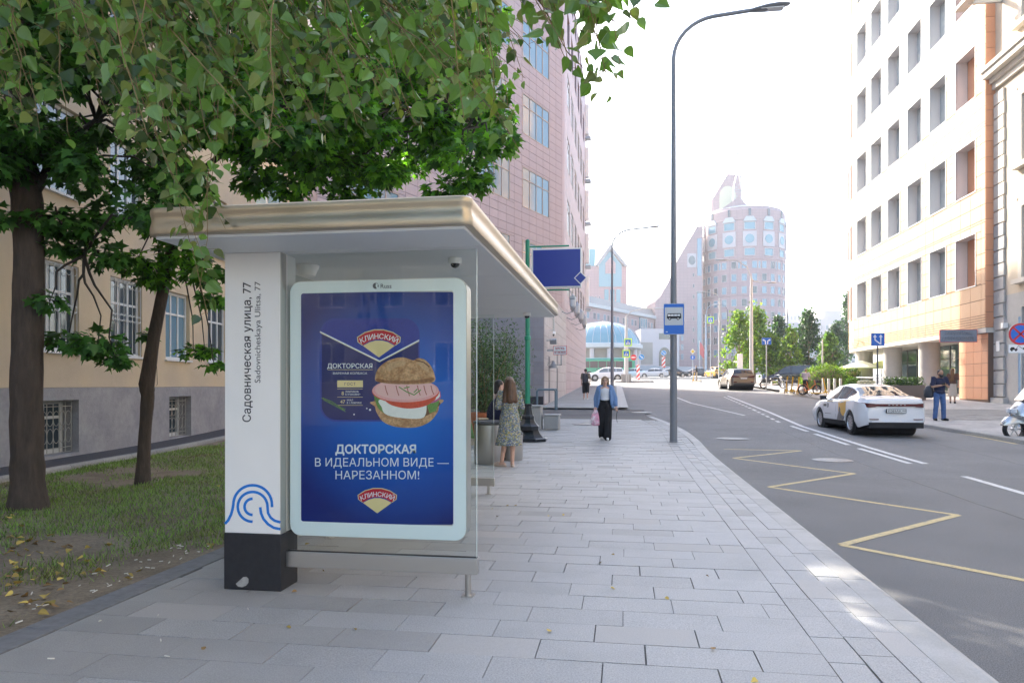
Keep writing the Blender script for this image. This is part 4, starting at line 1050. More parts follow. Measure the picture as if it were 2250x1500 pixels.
for i in range(-3, 4):
    ft_ = tower_frame(toward + rad(9) + i * rad(27)); za = hz(577, TD)
    window(TW, ft_, -1.5, za, 1.5, za + 2.2, .15, tower_trim, blue_glass, 1, (), .15, .25)
    window(TW, ft_, -1.6, za + 7.4, 1.6, za + 9.7, .15, tower_trim, blue_glass, 1, (), .15, .25)
    mb = MB(); ft_.box(mb, -1.9, za + 2.7, 1.9, za + 7.0, -.1, .14); p = obj('round_window_panel', mb, tower_trim, TW, world=True)
    mb = MB(); mb.prism(circ(0, za + 4.85, 1.25), ft_, .1, .22); obj('round_pane', mb, blue_glass, p)
    mb = MB(); mb.prism([(-1.9, za + 9.8), (1.9, za + 9.8), (1.0, za + 11.2), (-1.0, za + 11.2)], ft_, -.1, .3); obj('window_hood', mb, slope_roof, TW, world=True)
    mb = MB(); ft_.box(mb, -.35, za + 11.4, .35, za + 13.4, .0, .14); obj('slit_window', mb, pane_dark, TW, world=True)
for z in (za - 1.0, za + 10.3, zr[3] - .7, zr[5] - .7):
    mb = MB(); mb.lathe([(RT + .02, z), (RT + .12, z + .1), (RT + .12, z + .3), (RT + .02, z + .4)], N_, (c.x, c.y, 0), cap=False); obj('cornice', mb, tower_m, TW, world=True)
mb = MB(); mb.lathe([(RT - .6, ztop), (RT - 3, ztop + .9), (1, ztop + 2.6)], 24, (c.x, c.y, 0)); obj('roof', mb, slope_roof, TW, 20, world=True)
mb = MB(); fpe = Frame(c + Vector((-4, -4, 0)) - Vector((0, 0, c.z)), (1, .15)); mb.prism([(-4, ztop), (5, ztop), (1, ztop + 3.6)], fpe, -3, 4); obj('pediment', mb, tower_m, TW, world=True)
# slab with slanted top behind the tower
fsl = Frame(at(1563, TD + 6) * Vector((1, 1, 0)) if False else Vector((at(1563, TD + 6).x, at(1563, TD + 6).y, 0)), (ca, sa)); mw = TD + 6; pxm = mw / 1570
mb = MB(); mb.prism([(0, hz(500, mw)), (66 * pxm, hz(500, mw)), (66 * pxm, hz(386, mw)), (36 * pxm, hz(382, mw)), (1 * pxm, hz(440, mw))], fsl, -8, 0); sl = obj('crest_slab', mb, tower_m, TW, world=True)
mb = MB(); cx_, cz_ = 36 * pxm, hz(437, mw); mb.prism([(cx_ - 2.6, cz_ - 3), (cx_ + 2.6, cz_ - 3), (cx_ + 2.6, cz_ + .5)] + [(cx_ + 2.6 * math.cos(rad(t)), cz_ + .5 + 3.5 * math.sin(rad(t))) for t in range(15, 180, 15)] + [(cx_ - 2.6, cz_ + .5)], fsl, -.2, .12); obj('arched_opening', mb, M('crest_cream', (.62, .58, .42), .6), sl)  # plain cream face in an arch outline
mast = thing('roof_mast', 'steel lattice mast on the roof of the round tower', 'mast', tuple(at(1621, 214) * Vector((1, 1, 0)) if False else (at(1621, 214).x, at(1621, 214).y, ztop)))
mb = MB(); zt = hz(372, 214) - ztop; zt2 = hz(338, 214) - ztop
for i in range(4):
    q = math.pi / 4 + i * math.pi / 2; mb.tube([(1.9 * math.cos(q), 1.9 * math.sin(q), 0), (1.7 * math.cos(q), 1.7 * math.sin(q), zt * .6), (0, 0, zt)], .14, 5)
for z in (zt * .12, zt * .32, zt * .52):
    for i in range(4):
        q, q2 = math.pi / 4 + i * math.pi / 2, math.pi / 4 + (i + 1) * math.pi / 2; mb.tube([(1.8 * math.cos(q), 1.8 * math.sin(q), z), (1.8 * math.cos(q2), 1.8 * math.sin(q2), z)], .09, 4)
        mb.tube([(1.8 * math.cos(q), 1.8 * math.sin(q), z), (1.8 * math.cos(q2), 1.8 * math.sin(q2), z + zt * .2)], .06, 4)
obj('lattice', mb, galv, mast); mb = MB(); mb.tube([(0, 0, zt), (0, 0, zt2)], [.14, .05], 6); mb.ell((0, 0, zt2), (.5, .5, .3)); obj('antenna', mb, galv, mast)
# stair slab left of the tower with a long sloping roof edge
SD = 208.; pm = SD / 1570
def far_frame(px, d): p = at(px, d); return Frame((p.x, p.y, 0), (ca, sa))
SLB = thing('sloped_slab_building', 'pink slab building with sloping roof edge left of the round tower', 'building', tuple(at(1500, SD)))
fsb = far_frame(1440, SD); zb = at(1500, SD).z - 3
mb = MB(); mb.prism([(0, zb), (104 * pm, zb), (104 * pm, hz(497, SD)), (92 * pm, hz(497, SD)), (48 * pm, hz(572, SD)), (30 * pm, hz(617, SD)), (12 * pm, hz(650, SD)), (0, hz(662, SD))], fsb, -14, 0); obj('wall', mb, tower_m, SLB, world=True)
mb = MB(); fsb.box(mb, 92 * pm, hz(606, SD), 101 * pm, hz(524, SD), -.1, .12); fsb.box(mb, 92 * pm, hz(790, SD), 101 * pm, hz(640, SD), -.1, .12); obj('stair_glazing', mb, pane_blue, SLB, world=True)
mb = MB(); cx_, cz_ = 80 * pm, hz(572, SD); fsb.box(mb, cx_ - 1.3, cz_ - 2, cx_ + 1.3, cz_ + 2, -.1, .1); p = obj('round_window_panel', mb, tower_trim, SLB, world=True); mb = MB(); mb.prism(circ(cx_, cz_, 1.0, 1.3), fsb, 0, .2); obj('round_pane', mb, pane_dark, p)
for k in range(8):
    z = hz(752 - 24 * k, SD); window(SLB, fsb, 82 * pm, z, 86 * pm, z + 1.1, .1, tower_trim, pane_dark, 1, (), .06, .15)
for k in range(4):
    for j in range(2): z = hz(790 - 21 * k, SD); window(SLB, fsb, (47 + 9 * j) * pm, z, (53 + 9 * j) * pm, z + 1.7, .1, tower_trim, pane_blue, 2, (), .08, .15)
# long low wing receding to the left
LW = thing('long_office_wing', 'long pale office wing with rows of small windows behind the glass dome', 'building', tuple(at(1380, 205)))
p0, p1 = at(1255, 168), at(1450, 212); flw = Frame((p0.x, p0.y, 0), (p1.x - p0.x, p1.y - p0.y)); LWL = (Vector((p1.x, p1.y)) - Vector((p0.x, p0.y))).length
zt_ = hz(664, 172); zb = base(170) - 3
mb = MB(); flw.box(mb, 0, zb, LWL, zt_, -12, 0); obj('wall', mb, tower_m, LW, world=True)
mb = MB(); mb.prism([(0, zt_), (LWL, zt_), (LWL, zt_ + 2.6), (0, zt_ + 2.6)], lambda a, b, d: flw(a, b, d - (b - zt_) * 1.2), -9, .6); obj('roof', mb, M('dark_roof', (.20, .20, .19), .6), LW, world=True)
mb = MB(); flw.box(mb, 0, zt_ - .7, LWL, zt_ + .15, 0, .7); obj('eaves', mb, slope_roof, LW, world=True)
for k in range(5):
    for j in range(17):
        a = 2 + j * (LWL - 6) / 17 + (j % 2) * .7; z = zt_ - 3.6 - 3.4 * k
        if z > zb + 5: window(LW, flw, a, z, a + 1.3, z + 1.7, .08, tower_trim, pane_blue if (j + k) % 3 else pane_dark, 2, (), .08, .15)
mb = MB(); flw.box(mb, LWL * .72, zt_ - 9, LWL * .72 + 4.6, zt_ - 1.0, .05, .4); bay = obj('glazed_bay', mb, blue_glass, LW, world=True)
mb = MB()
for i in range(5): flw.box(mb, LWL * .72 + i * 1.12, zt_ - 9, LWL * .72 + i * 1.12 + .12, zt_ - 1, .4, .5)
for i in range(4): flw.box(mb, LWL * .72, zt_ - 9 + 2.6 * i, LWL * .72 + 4.6, zt_ - 8.85 + 2.6 * i, .4, .49)
obj('mullion', mb, tower_trim, bay)
# gabled building with blue glass roof
GD = 235.; gm = GD / 1570; fgb = far_frame(1230, GD); zb = at(1300, GD).z
GB = thing('gabled_far_building', 'hazy far building with blue glass gable and turquoise roof above the street', 'building', tuple(at(1320, GD)))
mb = MB(); mb.prism([(0, zb), (147 * gm, zb), (147 * gm, hz(585, GD)), (0, hz(585, GD))], fgb, -16, 0); obj('wall', mb, tower_m, GB, world=True)
mb = MB(); mb.prism([(0, hz(585, GD)), (78 * gm, hz(583, GD)), (80 * gm, hz(545, GD)), (8 * gm, hz(543, GD))], fgb, -13, -1); obj('roof', mb, M('turquoise_roof', (.16, .40, .44), .3), GB, world=True)
gab = [(78 * gm, hz(583, GD)), (110 * gm, hz(538, GD)), (149 * gm, hz(586, GD)), (142 * gm, hz(586, GD)), (110 * gm, hz(549, GD)), (84 * gm, hz(586, GD))]
mb = MB(); mb.prism(gab, fgb, -14, 1.2); obj('gable_edge', mb, M('gable_grey', (.30, .32, .33), .5), GB, world=True)
mb = MB(); mb.prism([(86 * gm, hz(630, GD)), (136 * gm, hz(630, GD)), (136 * gm, hz(582, GD)), (110 * gm, hz(551, GD)), (86 * gm, hz(582, GD))], fgb, -.5, .15); obj('gable_glazing', mb, blue_glass, GB, world=True)
mb = MB(); mb.prism([(100 * gm, hz(601, GD)), (122 * gm, hz(601, GD)), (122 * gm, hz(578, GD)), (111 * gm, hz(565, GD)), (100 * gm, hz(578, GD))], fgb, .1, .4); obj('gable_panel', mb, tower_m, GB, world=True)
for j in range(3):
    mb = MB(); fgb.box(mb, (98 + 13 * j) * gm, hz(668, GD), (107 + 13 * j) * gm, hz(636, GD), -.1, .2); obj('tall_window', mb, blue_glass, GB, world=True)
for j in range(4): window(GB, fgb, (62 + 8 * j) * gm, hz(660, GD), (65 + 8 * j) * gm, hz(650, GD), .1, tower_trim, pane_dark, 1, (), .1, .2)
# glass dome entrance
DD = 150.; dc = at(1322, DD); dm = DD / 1570
DM = thing('glass_dome_hall', 'round entrance hall with shallow glass dome behind the green bus', 'pavilion', tuple(dc))
zr_ = hz(757, DD); rd = 84 * dm
mb = MB(); mb.lathe([(rd, zr_), (rd * .96, zr_ + 1.2), (rd * .80, zr_ + 2.9), (rd * .5, zr_ + 4.2), (.2, zr_ + 4.8)], 32, (dc.x, dc.y, 0)); dome = obj('dome', mb, blue_glass, DM, 60, world=True)
for k in range(32):
    q = 2 * math.pi * k / 32; mb = MB(); mb.tube([(dc.x + r_ * math.cos(q), dc.y + r_ * math.sin(q), z + .06) for r_, z in ((rd, zr_), (rd * .96, zr_ + 1.2), (rd * .8, zr_ + 2.9), (rd * .5, zr_ + 4.2), (.2, zr_ + 4.8))], .035, 4); obj('rib', mb, tower_trim, dome)
mb = MB(); mb.lathe([(rd * 1.03, zr_ - 1.1), (rd * 1.06, zr_ - .9), (rd * 1.06, zr_ - .2), (rd * 1.01, zr_)], 32, (dc.x, dc.y, 0)); obj('ring_beam', mb, slope_roof, DM, 40, world=True)
mb = MB(); mb.lathe([(rd * .8, dc.z - 2), (rd * .8, zr_ - 1)], 32, (dc.x, dc.y, 0)); obj('drum', mb, M('drum_stone', (.34, .30, .26), .6, var=.1, vs=.4), DM, 30, world=True)
for k in range(14):
    q = 2 * math.pi * k / 14; mb = MB(); mb.lathe([(.45, dc.z - 2), (.45, zr_ - 1)], 12, (dc.x + rd * .95 * math.cos(q), dc.y + rd * .95 * math.sin(q), 0)); obj('column', mb, tower_trim, DM, 40, world=True)
# entrance block between dome and slab
EB = thing('entrance_block', 'pale stone entrance block with arched window behind the tall lamp post', 'building', tuple(at(1450, 165)))
fe2 = far_frame(1408, 165); em = 165 / 1570; zb = at(1450, 165).z - 2
mb = MB(); fe2.box(mb, 0, zb, 84 * em, hz(722, 165), -9, 0); obj('wall', mb, tower_trim, EB, world=True)
mb = MB(); cx_ = 52 * em; mb.prism([(cx_ - 1.25, zb), (cx_ + 1.25, zb), (cx_ + 1.25, hz(778, 165))] + [(cx_ + 1.25 * math.cos(rad(t)), hz(778, 165) + 1.6 * math.sin(rad(t))) for t in range(15, 180, 15)] + [(cx_ - 1.25, hz(778, 165))], fe2, -.1, .12); obj('arched_window', mb, pane_dark, EB, world=True)
mb = MB(); fe2.box(mb, 40 * em, hz(745, 165), 66 * em, hz(732, 165), -.1, .12); obj('upper_window', mb, pane_dark, EB, world=True)
mb = MB(); fe2.box(mb, 0, hz(800, 165), 26 * em, hz(752, 165), -.1, .12); obj('recess', mb, MATS['drum_stone'], EB, world=True)
# low parapet, hazy blocks on the right horizon
mb = MB(); p0, p1 = at(1290, 135), at(1545, 150); fp_ = Frame((p0.x, p0.y, 0), (p1.x - p0.x, p1.y - p0.y)); fp_.box(mb, 0, 2.5, (p1 - p0).length, hz(803, 140), -.4, 0); tag(obj('parapet', mb, M('parapet_grey', (.34, .36, .39), .7)), 'long low grey parapet behind the far row of cars', 'wall')
for i, (a, b, top, d, lab) in enumerate(((1728, 1790, 690, 420, 'hazy stepped block on the far right horizon beside the round tower'), (1790, 1880, 700, 330, 'hazy pale block on the far right horizon next to the terracotta facade'), (1700, 1800, 742, 180, 'white low building behind the row of street trees'))):
    p = at(a, d); f_ = far_frame(a, d); w = (b - a) * d / 1570; t = thing('far_block', lab, 'building', tuple(p)); zt3 = hz(top, d)
    mb = MB(); f_.box(mb, 0, p.z - 4, w, zt3, -20, 0); f_.box(mb, w * .25, zt3, w * .7, zt3 + 4, -16, -2); obj('wall', mb, tower_trim, t, world=True)
    nf = max(2, int((zt3 - p.z) / 4))
    for k in range(nf):
        for j in range(8): window(t, f_, w * (j + .2) / 8, p.z + .8 + k * 4, w * (j + .75) / 8, p.z + 3 + k * 4, .1, slope_roof, pane_blue, 1, (), .12, .2)

rear_m = M('rear_render', (.24, .23, .21), .9, var=.1, vs=1)
# buildings that close the street behind the lens (seen only as reflections in the shelter glass)
for lab, o_, u_, w_, h_, mt in (('grey rendered building closing the street behind the bus stop', (-4., -26., 0), (-1, 0), 20, 11, rear_m), ('plain grey block further down the street behind the bus stop', (30., -75., 0), (-1, 0), 22, 20, rear_m)):
    t = thing('rear_building', lab, 'building', o_); f_ = Frame(o_, u_); mb = MB(); f_.box(mb, 0, -.3, w_, h_, -10, 0); obj('wall', mb, mt, t, world=True)
    for k in range(int(h_ / 4)):
        for j in range(int(w_ / 3.2)): window(t, f_, 1 + 3.2 * j, 1.6 + 4 * k, 2.6 + 3.2 * j, 3.8 + 4 * k, .05, win_white, pane_dark, 2, (), .08)
# ------------------------------------------------------------------ lamp posts and signs
def lamp_post(name, label, loc, h, r0, r1, reach, rise, mat, side=1, head=.9):
    t = thing(name, label, 'lamp post', loc)
    mb = MB(); mb.tube([(0, 0, -.1), (0, 0, h * .42), (0, 0, h * .43), (0, 0, h)], [r0, r0 * .80, r0 * .74, r1], 18); obj('pole', mb, mat, t, 40)
    mb = MB(); pts = [(0, 0, h)]
    for i in range(1, 9):
        q = i / 8 * math.pi / 2 * .93; pts.append((side * reach * .42 * (1 - math.cos(q)), 0, h + rise * math.sin(q)))
    pts.append((side * reach * .72, 0, h + rise * 1.07)); obj('arm', MB().tube(pts, [r1] + [r1 * .9] * 9, 12), mat, t, 50)
    mb = MB(); c = Vector((side * (reach * .72 + head * .45), 0, h + rise * 1.11))
    mb.loft([[(c.x + side * a * head, w * math.cos(2 * math.pi * k / 12), c.z + a * .10 + hh * math.sin(2 * math.pi * k / 12)) for k in range(12)] for a, w, hh in ((-.52, .04, .035), (-.35, .11, .05), (-.1, .17, .06), (.2, .17, .055), (.45, .09, .03), (.5, .03, .01))]); hd = obj('lamp_head', mb, mat, t, 50)
    mb = MB(); mb.box((c.x + side * head * .05, 0, c.z - .055), (head * .55, .22, .015)); obj('lens', mb, sign_white, hd)
    return t
lp = lamp_post('tall_lamp_post', 'tall dark grey street lamp carrying the blue bus stop sign', (1.27, 18.95, base(18.95)), 9.9, .098, .055, 2.7, 1.05, lamp_grey, 1, 1.0)
mb = MB(); mb.lathe([(.115, 0), (.115, .02), (.10, .03)], 18); obj('base_ring', mb, lamp_grey, lp, 40)
lamp_post('far_lamp_post', 'slim grey street lamp at the end of the far pavement behind the walking woman', tuple(at(1345, 52)), 10.6, .13, .06, 3.6, 1.2, lamp_grey, 1, .9)
def plate(t, poly, mats, layers_, th=.02, z=0, name='sign_plate', y=0):
    f_ = lambda a, b, d: Vector((a, y - d, b + z)); mb = MB(); mb.prism(poly, f_, -th, 0); p = obj(name, mb, galv, t)
    for i, (nm, polys, mt) in enumerate(layers_):
        mb = MB()
        for q in polys: mb.flat(q, f_, .0025 * (i + 1))
        obj(nm, mb, mt, p)
    return p
# bus stop sign on the tall post
W2, H2 = .265, .40; zc = 3.23 - base(18.95); bsy = -.14
bus = [[(-.175, -.05), (.185, -.05), (.19, .0), (.18, .075), (.165, .085), (-.15, .085), (-.17, .07), (-.185, .0)]]
wins = [[(x, .015), (x + .07, .015), (x + .07, .06), (x, .06)] for x in (-.155, -.075, .005, .085)]
pl = plate(lp, rrect(-W2, -H2, W2, H2, .03), None, [('blue_face', [rrect(-W2 + .012, -H2 + .012, W2 - .012, H2 - .012, .025)], sign_blue), ('white_panel', [rrect(-W2 + .035, -.16, W2 - .035, H2 - .10, .02)], M('sign_pale', (.55, .57, .58), .45)),
    ('bus_pictogram', [[(a * .98 + .0, b + .06) for a, b in q] for q in bus] + [circ(-.105, .012, .04, n=14), circ(.105, .012, .04, n=14)], sign_black), ('bus_windows', [[(a, b + .06) for a, b in q] for q in wins] + [circ(-.105, .012, .016, n=10), circ(.105, .012, .016, n=10), rrect(-W2 + .06, -H2 + .06, -W2 + .11, -H2 + .08, .003)], sign_white)], z=zc, y=bsy, name='bus_stop_sign')
mb = MB(); mb.bb((-.06, bsy + .02, zc - .25), (.06, -.06, zc - .2)); mb.bb((-.06, bsy + .02, zc + .2), (.06, -.06, zc + .25)); obj('clamp', mb, galv, lp)
pl['label'] = 'blue bus stop sign with black bus pictogram'
def pole_thing(name, label, px, d, h, r=.03, mat=None, group=None, off=0, face=None):
    p = at(px, d, off); t = thing(name, label, 'road sign', tuple(p), YAW * 0 + (face or 0), group); mb = MB(); mb.tube([(0, 0, -.05), (0, 0, h)], r, 10); obj('pole', mb, mat or galv, t, 40); return t
def cross_layers(s):
    return [('lime_border', [rrect(-s, -s, s, s, .03 * s)], sign_lime), ('blue_square', [rrect(-s * .72, -s * .72, s * .72, s * .72, .02)], sign_blue), ('white_triangle', [[(-s * .55, -s * .5), (s * .55, -s * .5), (0, s * .52)]], sign_white), ('walker', [[(-.08*s, -.45*s), (0, -.1*s), (.12*s, -.45*s), (.2*s, -.42*s), (.08*s, 0), (.1*s, .18*s), (.0, .2*s), (-.1*s, .12*s), (-.16*s, -.42*s)], circ(.02 * s, .27 * s, .07 * s, n=8)], sign_black)]
def arrow_poly(pts, w, hw, hl):
    out = strip(pts, w); a, b = Vector(pts[-2]), Vector(pts[-1]); t = (b - a).normalized(); n = Vector((-t.y, t.x)); e = b + t * hl
    out.append([tuple(b - n * hw), tuple(e), tuple(b + n * hw)]); return out
# right-hand signs
t = pole_thing('lane_sign', 'blue lane sign with two white arrows in front of the columns', 1928, 37, 3.55, .04, grey_metal)
s = .33; plate(t, rrect(-s, -s, s, s, .03), None, [('blue_face', [rrect(-s + .01, -s + .01, s - .01, s - .01, .03)], sign_blue), ('arrows', arrow_poly([(.14, -.26), (.14, .12)], .06, .09, .14) + arrow_poly([(.13, -.24), (-.14, -.02), (-.14, .12)], .06, .09, .14), sign_white)], z=3.25, y=-.06)
t = pole_thing('lane_sign', 'blue sign with arrows to both sides by the parked motorcycle', 1684, 58, 4.1, .045, pole_white)
plate(t, rrect(-.37, -.28, .37, .28, .03), None, [('blue_face', [rrect(-.36, -.27, .36, .27, .03)], sign_blue), ('arrows', arrow_poly([(-.08, -.24), (-.1, .02), (-.2, .1), (-.22, .1)], .08, .1, .1) + arrow_poly([(.08, -.24), (.1, .02), (.2, .1), (.22, .1)], .08, .1, .1), sign_white)], z=3.85, y=-.06)
t = pole_thing('no_stopping_sign', 'round blue and red no stopping sign with tow plate at the right edge', 2240, 22.3, 3.45, .035, M('pole_blue', (.35, .45, .55), .5))
plate(t, circ(0, 0, .345), None, [('red_ring', [circ(0, 0, .34)], sign_red), ('blue_disc', [circ(0, 0, .28)], sign_blue), ('red_cross', strip([(-.21, .21), (.21, -.21)], .06) + strip([(-.21, -.21), (.21, .21)], .06), sign_red)], z=hz(735, 22.3) - base(24), y=-.06, name='round_plate')
tow = [('white_face', [rrect(-.34, -.13, .34, .13, .02)], sign_white), ('tow_pictogram', [[(-.30, -.04), (-.08, -.04), (-.08, .0), (-.16, .0), (-.18, .05), (-.26, .05), (-.30, 0)], circ(-.25, -.05, .03, n=10), circ(-.13, -.05, .03, n=10), [(.08, -.03), (.29, .0), (.29, .04), (.22, .08), (.13, .06), (.07, .02)], circ(.13, -.02, .03, n=10), circ(.25, .0, .03, n=10)] + strip([(-.12, 0), (-.06, .09), (.08, -.01)], .014), sign_black)]
plate(t, rrect(-.35, -.14, .35, .14, .02), None, tow, z=hz(767, 22.3) - base(24), y=-.055, name='tow_plate')
# crossing signs, keep-side signs, bollards, masts round the square
for px, d, zpx, s, lab, two in ((1380, 83, 752, .44, 'upper lime bordered crossing sign on the pale mast left of the lamp post', None), (1376, 80, 777, .42, 'lower lime bordered crossing sign on the pale mast left of the lamp post', None), (1561, 100, 703, .46, 'high lime bordered crossing sign left of the round tower mast', None), (1599, 92, 766, .44, 'lime bordered crossing sign under the yellow diamond beside the silver car', 751)):
    p = at(px, d); h = hz(zpx, d) - p.z
    t = pole_thing('crossing_sign', lab, px, d, h + s + (1.3 if two else .1), .05, pole_white, 'crossing signs round the square')
    plate(t, rrect(-s, -s, s, s, .03), None, cross_layers(s), z=h, y=-.08)
    if two: k = .42; plate(t, [(-k, 0), (0, -k), (k, 0), (0, k)], None, [('white_edge', [[(-k * .97, 0), (0, -k * .97), (k * .97, 0), (0, k * .97)]], sign_white), ('yellow_face', [[(-k * .75, 0), (0, -k * .75), (k * .75, 0), (0, k * .75)]], sign_yellow)], z=h + .95, y=-.08, name='priority_plate')
t = pole_thing('priority_sign', 'yellow diamond priority sign over a small blue disc near the scooter rider', 1522, 95, hz(765, 95) - at(1522, 95).z, .05, pole_white)
hh = hz(772, 95) - at(1522, 95).z; k = .36; plate(t, [(-k, 0), (0, -k), (k, 0), (0, k)], None, [('white_edge', [[(-k * .97, 0), (0, -k * .97), (k * .97, 0), (0, k * .97)]], sign_white), ('yellow_face', [[(-k * .7, 0), (0, -k * .7), (k * .7, 0), (0, k * .7)]], sign_yellow)], z=hh, y=-.08, name='priority_plate')
plate(t, circ(0, 0, .33), None, [('blue_disc', [circ(0, 0, .31)], sign_blue), ('arrow', arrow_poly([(0, -.2), (0, .08)], .08, .11, .12), sign_white)], z=hh - .78, y=-.08, name='round_plate')
def striped_post(label, px, d, y0, y1, w, disc=None, extra=None):
    p = at(px, d); z0, z1 = hz(y0, d) - p.z, hz(y1, d) - p.z; t = thing('striped_bollard', label, 'bollard', tuple(p), 0, 'red and white striped island bollards')
    mb = MB(); mb.tube([(0, .05, 0), (0, .05, (hz(disc[1], d) - p.z) if disc else z1)], .045, 8); obj('pole', mb, pole_white, t, 40)
    st = []; hgt = z1 - z0; sl_ = w * 1.1; k = z0 - sl_
    while k < z1:
        P = [(-w / 2, k), (w / 2, k + sl_), (w / 2, k + sl_ + .32), (-w / 2, k + .32)]; P = [(a, min(max(b, z0), z1)) for a, b in P]
        if P[2][1] - P[1][1] > .02 or P[3][1] - P[0][1] > .02: st.append(P)
        k += .64
    plate(t, rrect(-w / 2, z0, w / 2, z1, .02), None, [('white_face', [rrect(-w / 2 + .01, z0 + .01, w / 2 - .01, z1 - .01, .02)], sign_white), ('red_stripes', st, M_red)], .05, name='striped_panel')
    for dsc in [q for q in (disc, extra) if q]:
        kind, yy_, dx = dsc[0], dsc[1], dsc[2] if len(dsc) > 2 else 0; r_ = .36; z_ = hz(yy_, d) - p.z
        if kind == 'keep': ls = [('white_rim', [circ(0, 0, r_)], sign_white), ('blue_disc', [circ(0, 0, r_ * .92)], M_cyan), ('arrow', arrow_poly([(-.2, .17), (.08, -.07)], .09, .12, .13), sign_white)]
        else: ls = [('red_disc', [circ(0, 0, r_)], sign_red), ('white_bar', [rrect(-.25, -.06, .25, .06, .01)], sign_white)]
        ls = [(a, [[(x + dx, z) for x, z in q] for q in b], m_) for a, b, m_ in ls]
        plate(t, circ(dx, 0, r_ + .01), None, ls, z=z_, y=-.03, name='round_plate')
M_red = M('reflective_red', (.62, .06, .04), .4); M_cyan = M('sign_cyan', (.03, .26, .60), .4)
striped_post('left striped red and white bollard with no entry and keep right discs', 1402, 88, 835, 800, .40, ('no', 785, -.55), ('keep', 784, .4))
striped_post('right striped red and white bollard under a blue keep right disc', 1458, 100, 807, 783, .48, ('keep', 775, 0))
isl = MB(); p = at(1392, 86); isl.prism(rrect(p.x - 2.3, p.y - 2.0, p.x + 2.3, p.y + 3, .8), lambda a, b, d: Vector((a, b, base(b) + d)), -.12, .1); tag(obj('traffic_island', isl, kerbstone), 'low pale traffic island under the left striped bollard', 'traffic island')
isl = MB(); p = at(1490, 104); isl.prism(rrect(p.x - 6.5, p.y - 1.5, p.x + 4.5, p.y + 1.5, .8), lambda a, b, d: Vector((a, b, base(b) + d)), -.12, .1); tag(obj('traffic_island', isl, kerbstone), 'long pale traffic island under the right striped bollard', 'traffic island')
def mast_pole(label, px, d, ytop, r, arms=(), foot=0, mat=pole_white):
    p = at(px, d); h = hz(ytop, d) - p.z; t = thing('lighting_mast', label, 'lamp post', tuple(p), 0, 'pale lighting masts round the square')
    mb = MB(); mb.tube([(0, 0, -.2), (0, 0, h * .5), (0, 0, h)], [r, r * .8, r * .5], 10); obj('pole', mb, mat, t, 40)
    for (dx, dz) in arms:
        mb = MB(); mb.tube([(0, 0, h), (dx * .15, 0, h + dz * .6), (dx * .5, 0, h + dz * .95), (dx, 0, h + dz)], r * .24, 6); a = obj('arm', mb, mat, t, 40)
        mb = MB(); mb.ell((dx * 1.06, 0, h + dz), (abs(dx) * .13 + .25, .16, .08)); obj('lamp_head', mb, galv, a, 60)
    if foot: mb = MB(); mb.bb((-foot, -foot, -.1), (foot, foot, .9)); obj('foot', mb, concrete, t, bevel=.05)
mast_pole('pale mast standing on a concrete foot left of the lamp post', 1376, 84, 695, .28, ((3.6, .9),), .6)
mast_pole('stout pale mast in front of the bright yellow green tree', 1651, 66, 612, .20, ((-2.6, 1.8), (1.7, -.4)))
mast_pole('thin pale mast to the left of the silver car', 1581, 78, 655, .14, ((-1.9, .7),))
mast_pole('tall thin mast between the sloped slab and the round tower', 1551, 118, 690, .2, ((1.6, 1.6),), mat=M('mast_blue', (.30, .38, .46), .5))
mast_pole('dark thin mast beside the round tower', 1598, 112, 680, .12, ((-1.8, .8),), mat=grey_metal)
mast_pole('slim mast on the far right behind the street trees', 1730, 140, 672, .2, ((2.6, .4),), mat=grey_metal)
mast_pole('short white lamp mast in front of the right street trees', 1807, 62, 745, .09, ())
# white totem and flag near the square
p = at(1626, 72); t = thing('white_totem', 'plain white upright totem beside the silver car roof', 'totem', tuple(p)); mb = MB(); mb.bb((-.26, -.1, 0), (.26, .1, hz(777, 72) - p.z)); obj('panel', mb, sign_white, t, bevel=.05)
p = at(1537, 140); t = thing('flag', 'thin red flag on a pale pole before the round tower', 'flag', tuple(p)); mb = MB(); mb.tube([(0, 0, 0), (0, 0, hz(748, 140) - p.z)], .06, 6); obj('pole', mb, pole_white, t); zt = hz(750, 140) - p.z
mb = MB(); mb.loft([[(0, 0, zt), (0, .02, zt), (0, .02, zt - 2.4), (0, 0, zt - 2.4)], [(.5, .1, zt - .5), (.5, .12, zt - .5), (.5, .12, zt - 3.0), (.5, .1, zt - 3.0)], [(.9, 0, zt - 1.4), (.9, .02, zt - 1.4), (.9, .02, zt - 3.4), (.9, 0, zt - 3.4)]]); obj('cloth', mb, M('flag_red', (.55, .12, .12), .8), t)

# ------------------------------------------------------------------ green pole with blue panel
green = M('green_paint', (.015, .26, .15), .35); cast = M('cast_iron_black', (.018, .02, .024), .28, .2, var=.3, vs=20)
GP = thing('green_pole', 'green pole on an ornate black base carrying a blank blue panel', 'pole', (-2.42, 18.75, base(18.75)))
mb = MB(); mb.lathe([(.068, .95), (.068, 2.66), (.085, 2.68), (.085, 2.76), (.062, 2.78), (.058, 5.3), (.03, 5.33)], 18, (-.1, 0, 0)); obj('shaft', mb, green, GP, 35)
mb = MB(); mb.lathe([(.43, .0), (.44, .075), (.40, .095)], 8, (0, 0, 0), ph=.5); obj('foot_plate', mb, cast, GP)
mb = MB(); mb.lathe([(.38, .095), (.33, .15), (.27, .22), (.235, .29)], 8, (-.02, 0, 0), ph=.5); obj('flared_foot', mb, cast, GP, 20)
mb = MB(); mb.lathe([(.30, .29), (.30, .40), (.27, .42), (.20, .50), (.165, .58), (.17, .63), (.165, .66), (.13, .70), (.11, .80), (.09, .92), (.105, .95), (.105, .985), (.07, .99)], 8, (-.08, 0, 0), ph=.5); obj('pedestal', mb, cast, GP, 20)
mb = MB(); xo = 2.42
